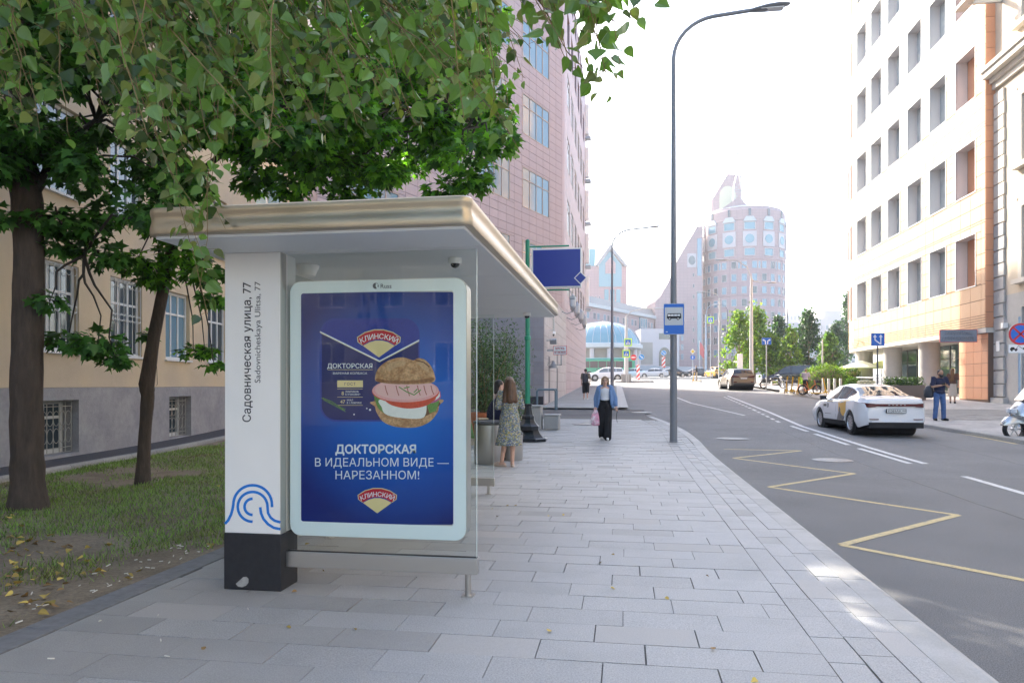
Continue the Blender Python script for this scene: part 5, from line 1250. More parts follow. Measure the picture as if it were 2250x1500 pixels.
mb.tube([(-.1, 0, 5.13), (1.0, 0, 5.13)], .022, 8); mb.tube([(-.1, 0, 3.98), (1.0, 0, 3.98)], .022, 8); obj('bracket_bar', mb, green, GP, 40)
mb = MB(); mb.bb((.02, -.06, 4.03), (1.33, .06, 5.06)); pn = obj('panel', mb, white_coat, GP, bevel=.01)
mb = MB(); mb.bb((.055, -.066, 4.065), (1.295, -.05, 5.025)); pface = M('blue_violet_print', (.028, .045, .30), .3); obj('panel_face', mb, pface, pn)
mb = MB(); f_ = lambda a, b, d: Vector((a, -.075 - d, b)); mb.prism([(1.13, 4.27), (1.30, 4.10), (1.47, 4.27), (1.30, 4.44)], f_, -.03, 0); dm_ = obj('diamond', mb, white_coat, GP); mb = MB(); mb.prism([(1.16, 4.27), (1.30, 4.13), (1.44, 4.27), (1.30, 4.41)], f_, -.01, .004); obj('diamond_face', mb, pface, dm_)
mb = MB(); mb.tube([(1.0, .0, 3.98), (1.08, 0, 3.86), (1.1, -.05, 3.78)], .012, 6); mb.box((1.1, -.08, 3.76), (.12, .2, .07)); obj('spot_lamp', mb, galv, pn)
# litter bin behind the far wing, with a table-like lid
t = thing('litter_bin', 'round steel litter bin behind the far glass wing of the shelter', 'bin', (-2.62, 13.75, 0)); mb = MB(); mb.lathe([(.27, .0), (.28, .02), (.28, .76), (.26, .78)], 28); obj('drum', mb, steel, t, 40); mb = MB(); mb.lathe([(.30, .79), (.30, .83), (.22, .85)], 28); obj('lid', mb, grey_metal, t, 40)
mb = MB(); mb.box((-.1, -.05, .875), (.2, .12, .04), .4); obj('crumpled_wrapper', mb, M('wrapper', (.55, .42, .28), .8), t, bevel=.015)
t = thing('litter_bin', 'second steel litter bin partly hidden by the woman in the floral dress', 'bin', (-2.28, 14.5, 0)); mb = MB(); mb.lathe([(.22, .0), (.23, .02), (.23, .5), (.21, .52)], 28); obj('drum', mb, steel, t, 40); mb = MB(); mb.lathe([(.24, .525), (.24, .56), (.2, .57)], 28); obj('lid', mb, grey_metal, t, 40)
# ------------------------------------------------------------------ trees and plants
rng = np.random.default_rng(5)
def halves(right, fold=.18, curl=.0):
    v = [(x, y, fold * abs(x) - curl * y * y) for x, y in right]; n = len(v)
    v2 = v + [(-x, y, z) for x, y, z in v[1:-1]]
    fr_ = list(range(n)); fl = [0] + [n + i for i in range(n - 2)] + [n - 1]
    return np.array(v2, float), np.array([fr_, fl[::-1]])
MAPLE = halves([(0, 0), (.14, .06), (.42, .0), (.27, .25), (.58, .55), (.20, .58), (0, 1.05)], -.22, .12)
POPLAR = halves([(0, 0), (.30, .05), (.46, .25), (.38, .52), (.17, .80), (0, 1.04)], .28, .10)
NARROW = halves([(0, 0), (.16, .2), (.2, .5), (.1, .82), (0, 1.0)], .2, .15)
def unit(a): return a / np.maximum(np.linalg.norm(a, axis=1, keepdims=True), 1e-6)
def leaf_basis(tip, nrm):
    y = unit(tip); x = unit(np.cross(y, nrm)); z = np.cross(x, y); return x, y, z
def leaf_cloud(name, shape, P, size, tip, nrm, mat, parent, world=True):
    V, Fc = shape; x, y, z = leaf_basis(tip, nrm); N = len(P); z = z * rng.uniform(-.4, 2.6, (N, 1)); x = x * rng.uniform(.75, 1.1, (N, 1))
    co = P[:, None, :] + size[:, None, None] * (V[None, :, 0:1] * x[:, None, :] + V[None, :, 1:2] * y[:, None, :] + V[None, :, 2:3] * z[:, None, :])
    k = V.shape[0]; nf, nv = Fc.shape
    me = bpy.data.meshes.new(name); me.vertices.add(N * k); me.vertices.foreach_set('co', co.reshape(-1).astype(np.float32))
    lp_ = (Fc[None] + (np.arange(N) * k)[:, None, None]).reshape(-1)
    me.loops.add(len(lp_)); me.loops.foreach_set('vertex_index', lp_.astype(np.int32)); me.polygons.add(N * nf)
    me.polygons.foreach_set('loop_start', (np.arange(N * nf) * nv).astype(np.int32))
    me.update(calc_edges=True); me.validate(); mats_ = mat if isinstance(mat, list) else [mat]
    for q in mats_: me.materials.append(q)
    if len(mats_) > 1: me.polygons.foreach_set('material_index', np.repeat(rng.integers(0, len(mats_), N), nf).astype(np.int32))
    o = link(name, me, parent, world); o['kind'] = 'stuff'; return o
bark = M('maple_bark', (.075, .055, .042), .95, var=.4, vs=14, bump=1.0, bs=22, stretch=(1, 1, .22))
twig_m = M('twig', (.22, .15, .06), .7); twig_dark = M('dark_branch', (.05, .04, .032), .9, var=.3, vs=20)
maple_leaf = M('maple_leaf', (.055, .145, .028), .5, isl=.5, trans=.35, spec=.4)
maple_leaf2 = M('maple_leaf_sunlit', (.115, .26, .035), .5, isl=.4, trans=.5, spec=.4)  # brighter leaf copy: sun through the crown put into its colour
poplar_leaf = M('poplar_leaf', (.105, .185, .045), .35, isl=.6, trans=.36, spec=.6)
poplar_leaf2 = M('poplar_leaf_yellowish', (.16, .19, .05), .42, isl=.3, trans=.3)
def at3(px, py, d): p = at(px, d); return Vector((p.x, p.y, hz(py, d)))
def wob(pts, amp, seed):
    r_ = random.Random(seed); return [Vector(p) + Vector((r_.gauss(0, amp), r_.gauss(0, amp), r_.gauss(0, amp * .5))) for p in pts]
def branch(mb, a, b, r0, r1, sag=.0, n=6, m=0, amp=.04, seed=0):
    a, b = Vector(a), Vector(b); r_ = random.Random(seed + int(a.x * 97 + b.z * 31)); pts = []
    for i in range(n + 1):
        t = i / n; p = a.lerp(b, t); p.z += sag * math.sin(math.pi * t)
        if 0 < i < n: p += Vector((r_.gauss(0, amp), r_.gauss(0, amp), r_.gauss(0, amp)))
        pts.append(p)
    mb.tube(pts, [r0 + (r1 - r0) * i / n for i in range(n + 1)], 7, m, cap=False); return pts
def interp(tab, x): return float(np.interp(x, [t[0] for t in tab], [t[1] for t in tab]))

def maple(name, label, trunk, rads, clusters, forks, mats_, seed, leaf=(.11, .17), per=120):
    t = thing(name, label, 'tree', tuple(trunk[0]))
    mb = MB(); pts = []
    for i in range(len(trunk) - 1):
        for k in range(4): pts.append(Vector(trunk[i]).lerp(Vector(trunk[i + 1]), k / 4))
    pts.append(Vector(trunk[-1])); rs = [float(np.interp(i / 4, range(len(rads)), rads)) for i in range(len(pts))]
    r_ = random.Random(seed); rs = [q * (1 + r_.uniform(-.04, .04)) for q in rs]; rs[0] *= 1.25; rs[1] *= 1.08; pts[0].z -= .06
    mb.tube(pts, rs, 16); obj('trunk', mb, bark, t, 70, world=True)
    mb = MB(); heads = [Vector(trunk[-1])]
    for a, b, ra, rb in forks: P = branch(mb, a, b, ra, rb, 0, 8, amp=.05, seed=seed); heads += P[2:]
    P_, T_, N_, S_ = [], [], [], []
    for (c, rad_, dens) in clusters:
        h = min(heads, key=lambda q: (q - c).length + (2. if q.z > c.z + .8 else 0)); branch(mb, h, c, .022, .006, .12, 5, amp=.05, seed=seed)
        n = int(per * dens)
        for q in range(3):
            dv = Vector((r_.gauss(0, 1), r_.gauss(0, 1), r_.gauss(0, .4))).normalized() * rad_; branch(mb, c, c + dv, .006, .002, 0, 2, amp=.02, seed=q)
        p = rng.normal(0, 1, (n, 3)); p = p / np.linalg.norm(p, axis=1, keepdims=True) * (rng.random((n, 1)) ** .4) * np.array([rad_, rad_, rad_ * .5])
        P_.append(p + np.array(c)); o = unit(p + 1e-4); T_.append(o * .8 + np.array([0, 0, -.55]) + rng.normal(0, .3, (n, 3))); N_.append(np.array([0, 0, 1.]) + o * .25 + rng.normal(0, .38, (n, 3)))
    obj('branches', mb, twig_dark, t, 70, world=True)
    P_ = np.concatenate(P_); T_ = np.concatenate(T_); N_ = np.concatenate(N_); S_ = rng.uniform(leaf[0], leaf[1], len(P_))
    leaf_cloud('crown', MAPLE, P_, S_, T_, N_, mats_, t); return t
# big maple at the left edge, slimmer leaning maple behind the shelter
low = [(-200, 430), (0, 420), (100, 450), (200, 470), (300, 500), (400, 560), (470, 440), (600, 425), (800, 440), (1000, 425), (1070, 395), (1100, 330), (1130, 200)]
holes = [(190, 210, 75), (285, 300, 70), (250, 420, 60), (350, 250, 45), (110, 250, 40), (480, 370, 45), (300, 420, 50)]
rr = random.Random(21)
def make_clusters(x0, x1, n, d0, d1, ymin=-620):
    out = []
    while len(out) < n:
        px = rr.uniform(x0, x1); py = rr.uniform(ymin, 560)
        if py > interp(low, px) - 45: continue
        if any((px - a) ** 2 + (py - b) ** 2 < r_ * r_ for a, b, r_ in holes) and rr.random() < .85: continue
        if py < -60 and rr.random() < .55: continue
        d_ = rr.uniform(d0, d1); out.append((at3(px, py, d_), rr.uniform(.3, .55), rr.uniform(.7, 1.25)))
    return out
tr2 = [at3(313, 1062, 11.1), at3(318, 960, 11.1), at3(325, 870, 11.1), at3(322, 845, 11.1), at3(338, 740, 11.1), at3(358, 640, 11.1), at3(378, 545, 11.1), at3(398, 440, 11.15)]
tr2[0].z = base(10.2)
cl = make_clusters(430, 1095, 190, 9.2, 13.5) + make_clusters(480, 1060, 70, 13.2, 16.5, -250) + [(at3(*q[:3]), q[3], q[4]) for q in ((455, 600, 10.4, .34, .9), (400, 560, 10.6, .4, 1.0), (470, 655, 10.3, .22, .5), (440, 520, 10.5, .35, .9), (300, 575, 10.4, .36, .9), (345, 610, 10.8, .3, .7), (370, 500, 11., .42, 1.2), (450, 770, 10.9, .2, .3), (425, 770, 11.0, .22, .3), (470, 800, 10.7, .16, .2), (325, 735, 11.2, .16, .2), (335, 470, 11.2, .4, 1.), (1040, 395, 10., .3, .9), (980, 415, 10.2, .3, .9), (640, 415, 11, .35, 1), (760, 425, 11, .35, 1), (560, 400, 11, .35, 1))]
maple('leaning_maple', 'slim leaning maple behind the shelter with low leafy sprays', tr2, [.105, .09, .098, .112, .09, .085, .08, .07], cl,
      [(tr2[-1], at3(330, 290, 11.2), .075, .04), (at3(330, 290, 11.2), at3(312, 190, 11.2), .04, .03), (tr2[-1], at3(388, 260, 11.3), .05, .03), (tr2[-1], at3(560, 250, 11.2), .06, .03), (at3(560, 250, 11.2), at3(820, 200, 11.), .04, .02), (at3(820, 200, 11.), at3(1040, 260, 10.5), .03, .015), (at3(388, 260, 11.3), at3(430, -150, 11.5), .04, .03), (at3(430, -150, 11.5), at3(800, -200, 11.5), .04, .02)], [maple_leaf, maple_leaf2], 3)
tr1 = [at3(62, 1115, 9.0), at3(60, 1000, 9.0), at3(58, 850, 9.0), at3(62, 700, 9.0), at3(64, 560, 9.0), at3(60, 440, 9.05), at3(38, 320, 9.1), at3(45, 100, 9.2), at3(60, -200, 9.3)]
tr1[0].z = base(8)
cl = make_clusters(-260, 430, 150, 8.0, 11.5) + [(at3(*q[:3]), q[3], q[4]) for q in ((215, 755, 9.3, .36, .95), (150, 745, 9.4, .26, .6), (255, 790, 9.3, .2, .35), (120, 480, 9., .35, .8), (180, 500, 9.2, .35, .8), (130, 540, 9.2, .2, .4), (230, 560, 9.4, .36, .8), (110, 660, 8.9, .2, .35), (10, 480, 8.8, .3, .7), (15, 370, 8.8, .3, .7), (130, 330, 9.3, .35, .9), (240, 470, 9.6, .35, .8))]
maple('large_maple', 'thick trunked maple on the lawn at the left edge', tr1, [.20, .185, .18, .175, .17, .175, .16, .15, .12], cl,
      [(tr1[5], at3(150, 330, 9.3), .06, .03), (at3(150, 330, 9.3), at3(290, 180, 9.8), .035, .02), (tr1[6], at3(-80, 200, 9.), .06, .03), (tr1[5], at3(185, 560, 9.3), .025, .012), (tr1[7], at3(300, -60, 10), .07, .03)], [maple_leaf], 9)

# poplar whose hanging twigs frame the top of the view; its trunk stands left of the lens
PT = thing('poplar_tree', 'poplar with heart shaped leaves on twigs hanging across the top of the view', 'tree', (-5.0, .6, 0))
mb = MB(); mb.tube([(-5., .6, -.05), (-5.02, .62, .5), (-4.95, .7, 2), (-4.9, .8, 4.2), (-4.8, .9, 6), (-4.7, 1.0, 8.5)], [.3, .24, .22, .2, .16, .08], 18); obj('trunk', mb, bark, PT, 70, world=True)
mb = MB(); limbs = []
for b, r0 in (((-3.2, 2.9, 5.0), .09), ((-1.2, 3.4, 5.2), .08), ((.6, 3.4, 4.9), .06), ((-3.8, 4.6, 5.4), .07), ((-2.2, 5.2, 5.6), .06), ((-.2, 4.8, 5.3), .05), ((-4.2, 3.2, 4.5), .06)):
    limbs += branch(mb, (-4.88, .82, 4.3 + r0 * 8), b, r0, .018, .5, 9, amp=.04)
obj('limb', mb, twig_dark, PT, 70, world=True)
plow = [(-60, 330), (0, 330), (150, 300), (250, 340), (400, 400), (430, 520), (455, 690), (480, 600), (510, 360), (600, 340), (700, 300), (800, 330), (900, 310), (1000, 290), (1100, 280), (1145, 345), (1168, 210), (1185, 40), (1200, 60), (1250, 160), (1300, 110), (1350, 235), (1385, 120), (1440, 80), (1460, 20)]
tw = MB(); LP, LT, LN, LS = [], [], [], []
rr = random.Random(4)
special = [(1215, 40, 3.), (1250, 110, 2.9), (1310, 60, 2.9), (1375, 170, 2.9), (1410, 30, 2.9), (1335, 190, 2.85), (455, 690, 3.9), (440, 640, 4.1), (462, 560, 3.9), (448, 480, 3.9), (1345, 225, 3.0), (1300, 120, 3.2), (1255, 150, 3.2), (1440, 60, 3.1), (1380, 100, 3.2), (1400, 60, 3.1), (1225, 90, 3.3), (1270, 60, 3.2), (1330, 150, 3.0), (1365, 60, 3.1), (1240, 130, 3.1), (1290, 170, 3.2), (1355, 200, 3.1), (1150, 335, 3.6), (1130, 250, 3.5), (200, 90, 3.2), (230, 80, 3.2), (80, 240, 3.6), (90, 290, 3.7)]
ends = list(special)
while len(ends) < 172:
    px = rr.uniform(-40, 1170); d_ = rr.choice((rr.uniform(2.9, 3.8), rr.uniform(3.5, 5.4), rr.uniform(3.5, 5.4))); b = interp(plow, px)
    if px < 340 and rr.random() < .62: continue
    ends.append((px, b * rr.uniform(.08, .98), d_))
for px, py, d_ in ends:
    e = at3(px, py, d_); L_ = rr.uniform(.5, 1.0) if py > 100 else rr.uniform(.35, .6)
    L_ = max(L_, (py + 60) / 1570 * d_)
    s_ = e + Vector((rr.uniform(-1.0, .15) if px < 1180 else rr.uniform(-.45, -.15), rr.uniform(-.1, .25), L_ + rr.uniform(.1, .5)))
    h = min(limbs, key=lambda q: (q - s_).length); branch(tw, h, s_, .010, .006, .15, 5, amp=.03)
    pts = []
    for i in range(9):
        t = i / 8; p = s_.lerp(e, t); p += Vector(((e.x - s_.x) * -.12 * math.sin(math.pi * t), 0, .10 * math.sin(math.pi * t))); pts.append(p + Vector((rr.gauss(0, .012), rr.gauss(0, .012), 0)))
    tw.tube(pts, [.0055 - .004 * i / 8 for i in range(9)], 5, cap=False)
    n = int((e - s_).length / .046)
    for i in range(n):
        t = (i + rr.random()) / n; k = min(7, int(t * 8)); p = pts[k].lerp(pts[k + 1], t * 8 - k)
        q = rr.uniform(0, 2 * math.pi); off = Vector((math.cos(q), math.sin(q), rr.uniform(-.9, .15))); stem = off.normalized() * rr.uniform(.03, .06)
        tw.tube([p, p + stem], [.0012, .0009], 3, cap=False)
        LP.append(p + stem); LT.append(Vector((off.x * .55, off.y * .55, -rr.uniform(.25, 1.0)))); LN.append(Vector((rr.gauss(0, 1), rr.gauss(0, 1) - .3, rr.gauss(.25, .7)))); LS.append(rr.uniform(.050, .092) * (.75 if t > .93 else 1))
obj('twigs', tw, twig_m, PT, 60, world=True)
LP = np.array(LP); LT = np.array(LT); LN = np.array(LN); LS = np.array(LS)
dist = np.linalg.norm(LP - np.array([0, 0, CAM_H]), axis=1); vis = np.array([inframe(p, 10) for p in LP]); order = np.argsort(-(LS / dist) * vis)
def leaf_mesh(shape, mat, nm):
    V, Fc = shape; me = bpy.data.meshes.new(nm); me.from_pydata([tuple(v) for v in V], [], [list(map(int, f)) for f in Fc]); me.materials.append(mat); return me
pl_me = [leaf_mesh(POPLAR, poplar_leaf, 'poplar_leaf'), leaf_mesh(halves([(0, 0), (.28, .02), (.48, .22), (.40, .5), (.2, .78), (0, 1.0)], .1, .22), poplar_leaf, 'poplar_leaf_b'), leaf_mesh(POPLAR, poplar_leaf2, 'poplar_leaf_c')] + [leaf_mesh(halves([(0, 0), (.30 * w, .05), (.46 * w, .25), (.38 * w, .52), (.17 * w, .80), (0, 1.04)], f_, c_), poplar_leaf, 'poplar_leaf_' + n_) for w, f_, c_, n_ in ((.9, .7, .05, 'd'), (1.05, -.1, .35, 'e'), (.8, .4, -.15, 'f'), (1., .15, .5, 'g'))]
bx, by, bz = leaf_basis(LT, LN)
for j, i in enumerate(order[:300]):
    o = link('leaf', pl_me[(0, 1, 3, 4, 5, 6, 2, 1, 3, 6, 4)[j % 11]], PT, True); m4 = Matrix(((bx[i][0], by[i][0], bz[i][0], 0), (bx[i][1], by[i][1], bz[i][1], 0), (bx[i][2], by[i][2], bz[i][2], 0), (0, 0, 0, 1)))
    o.matrix_basis = Matrix.Translation(LP[i]) @ m4 @ Matrix.Scale(LS[i], 4)
r_ = order[300:]; leaf_cloud('foliage', POPLAR, LP[r_], LS[r_], LT[r_], LN[r_], [poplar_leaf, poplar_leaf, poplar_leaf, poplar_leaf2], PT)
n = 2600; P_ = np.column_stack([rng.uniform(-7, -2.6, n), rng.uniform(-1.5, 3.2, n), rng.uniform(4.6, 9, n)])   # upper crown, above the view
leaf_cloud('upper_crown', POPLAR, P_, rng.uniform(.09, .14, n), rng.normal(0, .5, (n, 3)) + [0, 0, -.6], rng.normal(0, 1, (n, 3)), poplar_leaf, PT)

# grass, fallen leaves, cigarette ends
n = 130000; gy = 2.6 + 15 * rng.random(n) ** 1.6; gx = -3.85 - rng.random(n) * 6.6
wx = np.array([wall_x(y, 1.45) for y in gy]); pat = np.sin(gx * 1.1 + gy * .55 + 1.3) * np.sin(gy * .8 - gx * .6 + .4) + .55 * np.sin(3.1 * gx + 1.9 * gy) * np.sin(2.3 * gy - 1.7 * gx) + .2 * rng.normal(0, 1, n)
edge = np.clip((-3.85 - gx) / .7, 0, 1) ; keep = (gx > wx) & (pat + edge * 1.0 - .5 > 0); gx, gy = gx[keep], gy[keep]; n = len(gx)
gz = np.array([lawn_z(a, b) for a, b in zip(gx, gy)]) - .008; hgt = rng.uniform(.025, .075, n); ang = rng.uniform(0, 6.28, n); lean = rng.normal(0, .45, (n, 2)) * hgt[:, None]; w = .0035 + hgt * .04
co = np.empty((n, 3, 3)); co[:, 0] = np.column_stack([gx - np.cos(ang) * w, gy - np.sin(ang) * w, gz]); co[:, 1] = np.column_stack([gx + np.cos(ang) * w, gy + np.sin(ang) * w, gz]); co[:, 2] = np.column_stack([gx + lean[:, 0], gy + lean[:, 1], gz + hgt])
me = bpy.data.meshes.new('grass'); me.vertices.add(n * 3); me.vertices.foreach_set('co', co.reshape(-1).astype(np.float32)); me.loops.add(n * 3); me.loops.foreach_set('vertex_index', np.arange(n * 3, dtype=np.int32)); me.polygons.add(n); me.polygons.foreach_set('loop_start', (np.arange(n) * 3).astype(np.int32)); me.update(calc_edges=True)
me.materials.append(M('grass_blade', (.17, .27, .06), .6, isl=.5, trans=.25, col2=(.16, .15, .05), c2s=1.4, lo=.5, hi=.7)); go = link('grass', me); go['kind'] = 'stuff'; go['label'] = 'short patchy green grass on the lawn'; go['category'] = 'grass'
fall_m = [leaf_mesh(halves([(0, 0), (.30, .05), (.46, .25), (.38, .52), (.17, .80), (0, 1.04)], .3, .2), M('fallen_yellow', (.50, .36, .08), .7, rnd=.35), 'fallen_a'), leaf_mesh(POPLAR, M('fallen_brown', (.26, .16, .06), .8, rnd=.3), 'fallen_b')]
rr = random.Random(8)
for i in range(110):
    if i < 85: y = rr.uniform(4.15, 6.4) if rr.random() < .8 else rr.uniform(6, 11); x = -.97 * y + (abs(rr.gauss(0, .35)) if rr.random() < .6 else rr.random() * max(.2, .97 * y - 3.9)); x = min(x, -3.86)
    else: x = rr.uniform(-3.4, 1.0); y = rr.uniform(3.2, 9)
    if wall_x(y, 1.5) > x: continue
    z = (lawn_z(x, y) + .02 + rr.random() * .015) if x < -3.76 else .012
    o = link('fallen_leaf', fall_m[0 if rr.random() < .75 else 1]); s_ = rr.uniform(.045, .08) if i < 85 else rr.uniform(.03, .055)
    o.location = (x, y, z); o.scale = (s_,) * 3; o.rotation_euler = (rr.gauss(0, .3), rr.gauss(0, .3), rr.uniform(0, 6.28))
    if i < 85: tag(o, 'dry yellow leaf lying on the lawn', 'leaf', 'fallen leaves on the lawn')
    else: tag(o, 'small dry leaf lying on the paving slabs', 'leaf', 'fallen leaves on the paving')
mb = MB(); mb.tube([(-.5, 0, 0), (.5, 0, 0)], .11, 7); butt_me = mesh_of('cigarette_end', mb, M('cigarette_paper', (.72, .68, .60), .8), 40)
for i in range(46):
    y = rr.uniform(4.0, 6.4); x = -3.82 - abs(rr.gauss(0, .28)); pvd = i > 38
    if pvd: x = rr.uniform(-3.4, -2.4); y = rr.uniform(3.2, 4.6)
    o = link('cigarette_end', butt_me); s_ = rr.uniform(.028, .045); o.location = (x, y, .012 if pvd else lawn_z(x, y) + .022); o.scale = (s_,) * 3; o.rotation_euler = (0, rr.gauss(0, .15), rr.uniform(0, 3.14))
    tag(o, 'white cigarette end on the paving near the pillar' if pvd else 'white cigarette end lying on the bare soil by the edging', 'cigarette end', 'cigarette ends on the paving' if pvd else 'cigarette ends on the soil')

# shrubs in pots by the annex
shrub_leaf = M('shrub_leaf', (.07, .125, .045), .5, isl=.5, trans=.25); pot_m = M('terracotta_pot', (.50, .14, .05), .7, var=.1, vs=8)
def shrub(label, c, rx, ry, h, n, z0=.7, leaf=(.05, .10), pot=True, mat=None, name='potted_shrub'):
    t = thing(name, label, 'shrub', tuple(c))
    if pot: mb = MB(); mb.lathe([(.30, 0), (.42, .55), (.45, .56), (.45, .66), (.38, .66), (.36, .5)], 24); obj('pot', mb, pot_m, t, 40)
    mb = MB(); r_ = random.Random(int(c[0] * 100)); st = []
    for i in range(16):
        q = r_.uniform(0, 6.28); e = Vector((math.cos(q) * rx * r_.uniform(.1, .9), math.sin(q) * ry * r_.uniform(.1, .9), h * r_.uniform(.55, .98))); st.append(branch(mb, (r_.uniform(-.1, .1), r_.uniform(-.1, .1), .4 if pot else 0), e, .018, .004, .05, 6, amp=.04, seed=i))
    obj('stem', mb, twig_m, t, 60)
    base_p = np.array([tuple(p) for s_ in st for p in s_[1:]]); idx = rng.integers(0, len(base_p), n); P = base_p[idx] + rng.normal(0, 1, (n, 3)) * np.array([.20, .20, .22])
    P = P[P[:, 2] > z0]; k = len(P)
    leaf_cloud('foliage', NARROW, P, rng.uniform(*leaf, k), rng.normal(0, .8, (k, 3)) + [0, 0, -.1], rng.normal(0, .7, (k, 3)) + [0, -.2, .6], mat or shrub_leaf, t, False); return t
shrub('tall feathery shrub in an orange pot seen through the far glass wing', at(1065, 20.5), .95, .9, 3.6, 6500)
shrub('bushy shrub next to the green pole in front of the grey annex', at(1110, 23.5), .85, .8, 3.3, 5000, pot=False, z0=.2)
shrub('low green shrub at the foot of the annex between woman and pole', at(1135, 25), .4, .4, 1.3, 1200, pot=False, z0=.1)
gp = MB(); p = at(1105, 21.5); gp.prism(rrect(p.x - 1.9, p.y - 1.8, p.x + .45, p.y + 2.6, .3), lambda a, b, d: Vector((a, b, base(b) + d)), -.05, .035); o = struct('grass_plot', gp, M('plot_grass', (.10, .20, .04), .9, var=.4, vs=60, bump=.8, bs=90))

# street trees and hedges on the square
def street_tree(label, px, d_, ytop, ybot, wpx, mats_, n=1500, shape=1., group='street trees on the square', stems=1):
    c = at(px, d_); t = thing('street_tree', label, 'tree', tuple(c), 0, group); h = hz(ytop, d_) - c.z; hb = hz(ybot, d_) - c.z; rx = wpx / 2 * d_ / 1570
    mb = MB(); r_ = random.Random(px)
    mb.tube([(0, 0, -.1), (0, 0, hb * .9), (0, .05, h * .75)], [.16, .13, .04], 8); obj('trunk', mb, M_trunk, t, 60)
    mb = MB()
    for i in range(14): q = r_.uniform(0, 6.28); z = r_.uniform(hb, h * .85); branch(mb, (0, 0, z * .85), (math.cos(q) * rx * .7, math.sin(q) * rx * .7, z + .5), .05, .015, 0, 3)
    obj('branches', mb, M_trunk, t)
    k = 46; cc = []
    for i in range(k):
        z = (i + .5) / k; rr_ = rx * (math.sin(math.pi * min(1, (z * .86 + .14) ** .8)) ** .7) * shape; q = r_.uniform(0, 6.28); ra = rr_ * r_.random() ** .5; cc.append((math.cos(q) * ra, math.sin(q) * ra, hb + (h - hb) * z))
    cc = np.array(cc); idx = rng.integers(0, k, n); P = cc[idx] + rng.normal(0, 1, (n, 3)) * np.array([rx * .17, rx * .17, (h - hb) * .055]); s_ = d_ / 1570 * 5.2
    leaf_cloud('crown', POPLAR, P, rng.uniform(s_ * .7, s_ * 1.4, n), rng.normal(0, .7, (n, 3)) + [0, 0, -.3], rng.normal(0, .7, (n, 3)) + [0, 0, .6], mats_, t, False)
M_trunk = M('young_trunk', (.26, .18, .11), .9, var=.2, vs=20)
lt = [M('street_leaf_bright', (.17, .24, .03), .5, isl=.4, trans=.4), M('street_leaf_mid', (.10, .18, .035), .5, isl=.4, trans=.35)]; dk = [M('street_leaf_dark', (.045, .095, .04), .5, isl=.4, trans=.25)]
street_tree('bright yellow green street tree left of the stout pale mast', 1624, 74, 690, 812, 72, lt, 2600)
street_tree('bright yellow green street tree behind the stout pale mast', 1658, 77, 680, 815, 84, lt, 3000)
street_tree('bright yellow green street tree with low crown right of the stout mast', 1692, 75, 735, 818, 60, lt, 1700)
street_tree('dark green street tree behind the two arrow sign', 1712, 84, 700, 815, 56, dk, 2200)
street_tree('small light green street tree between two dark ones', 1738, 72, 722, 812, 44, [lt[1], lt[0]], 1200)
street_tree('dense dark green street tree in the middle of the row', 1777, 76, 686, 812, 62, dk, 2600)
street_tree('green street tree beside the white lamp mast', 1822, 72, 735, 805, 48, [lt[1]], 1500)
street_tree('grey green tree at the end of the row near the terracotta facade', 1838, 88, 712, 800, 46, dk, 1400)
street_tree('dark tree peeping out left of the terracotta facade', 1862, 110, 650, 790, 40, dk, 1300)
def hedge(label, px, d_, wpx, ytop, mats_, n, depth=1.6):
    c = at(px, d_); t = thing('hedge', label, 'hedge', tuple(c)); rx = wpx / 2 * d_ / 1570; h = hz(ytop, d_) - c.z
    mb = MB(); mb.ell((0, 0, h * .35), (rx * .85, depth * .8, h * .5), 16, 9); obj('inner_stems', mb, M_trunk, t, 60)
    P = rng.normal(0, 1, (n, 3)); P = unit(P) * rng.uniform(.8, 1.08, (n, 1)) * np.array([rx, depth, h * .62]) + [0, 0, h * .38]; P = P[P[:, 2] > .02]; k = len(P); s_ = d_ / 1570 * 3.6
    leaf_cloud('foliage', NARROW, P, rng.uniform(s_ * .8, s_ * 1.8, k), rng.normal(0, .5, (k, 3)) + [0, 0, .5], rng.normal(0, .6, (k, 3)) + [0, -.3, .5], mats_, t, False)
hedge('bright yellow green rounded hedge behind the rental scooters', 1812, 56, 96, 803, [lt[0], lt[1]], 5000)
hedge('second rounded hedge in darker green behind the parasol', 1872, 58, 70, 806, [lt[1], dk[0]], 3200)
hedge('low green bush before the terrace railing', 1873, 45, 36, 832, [lt[1]], 1500, .5)
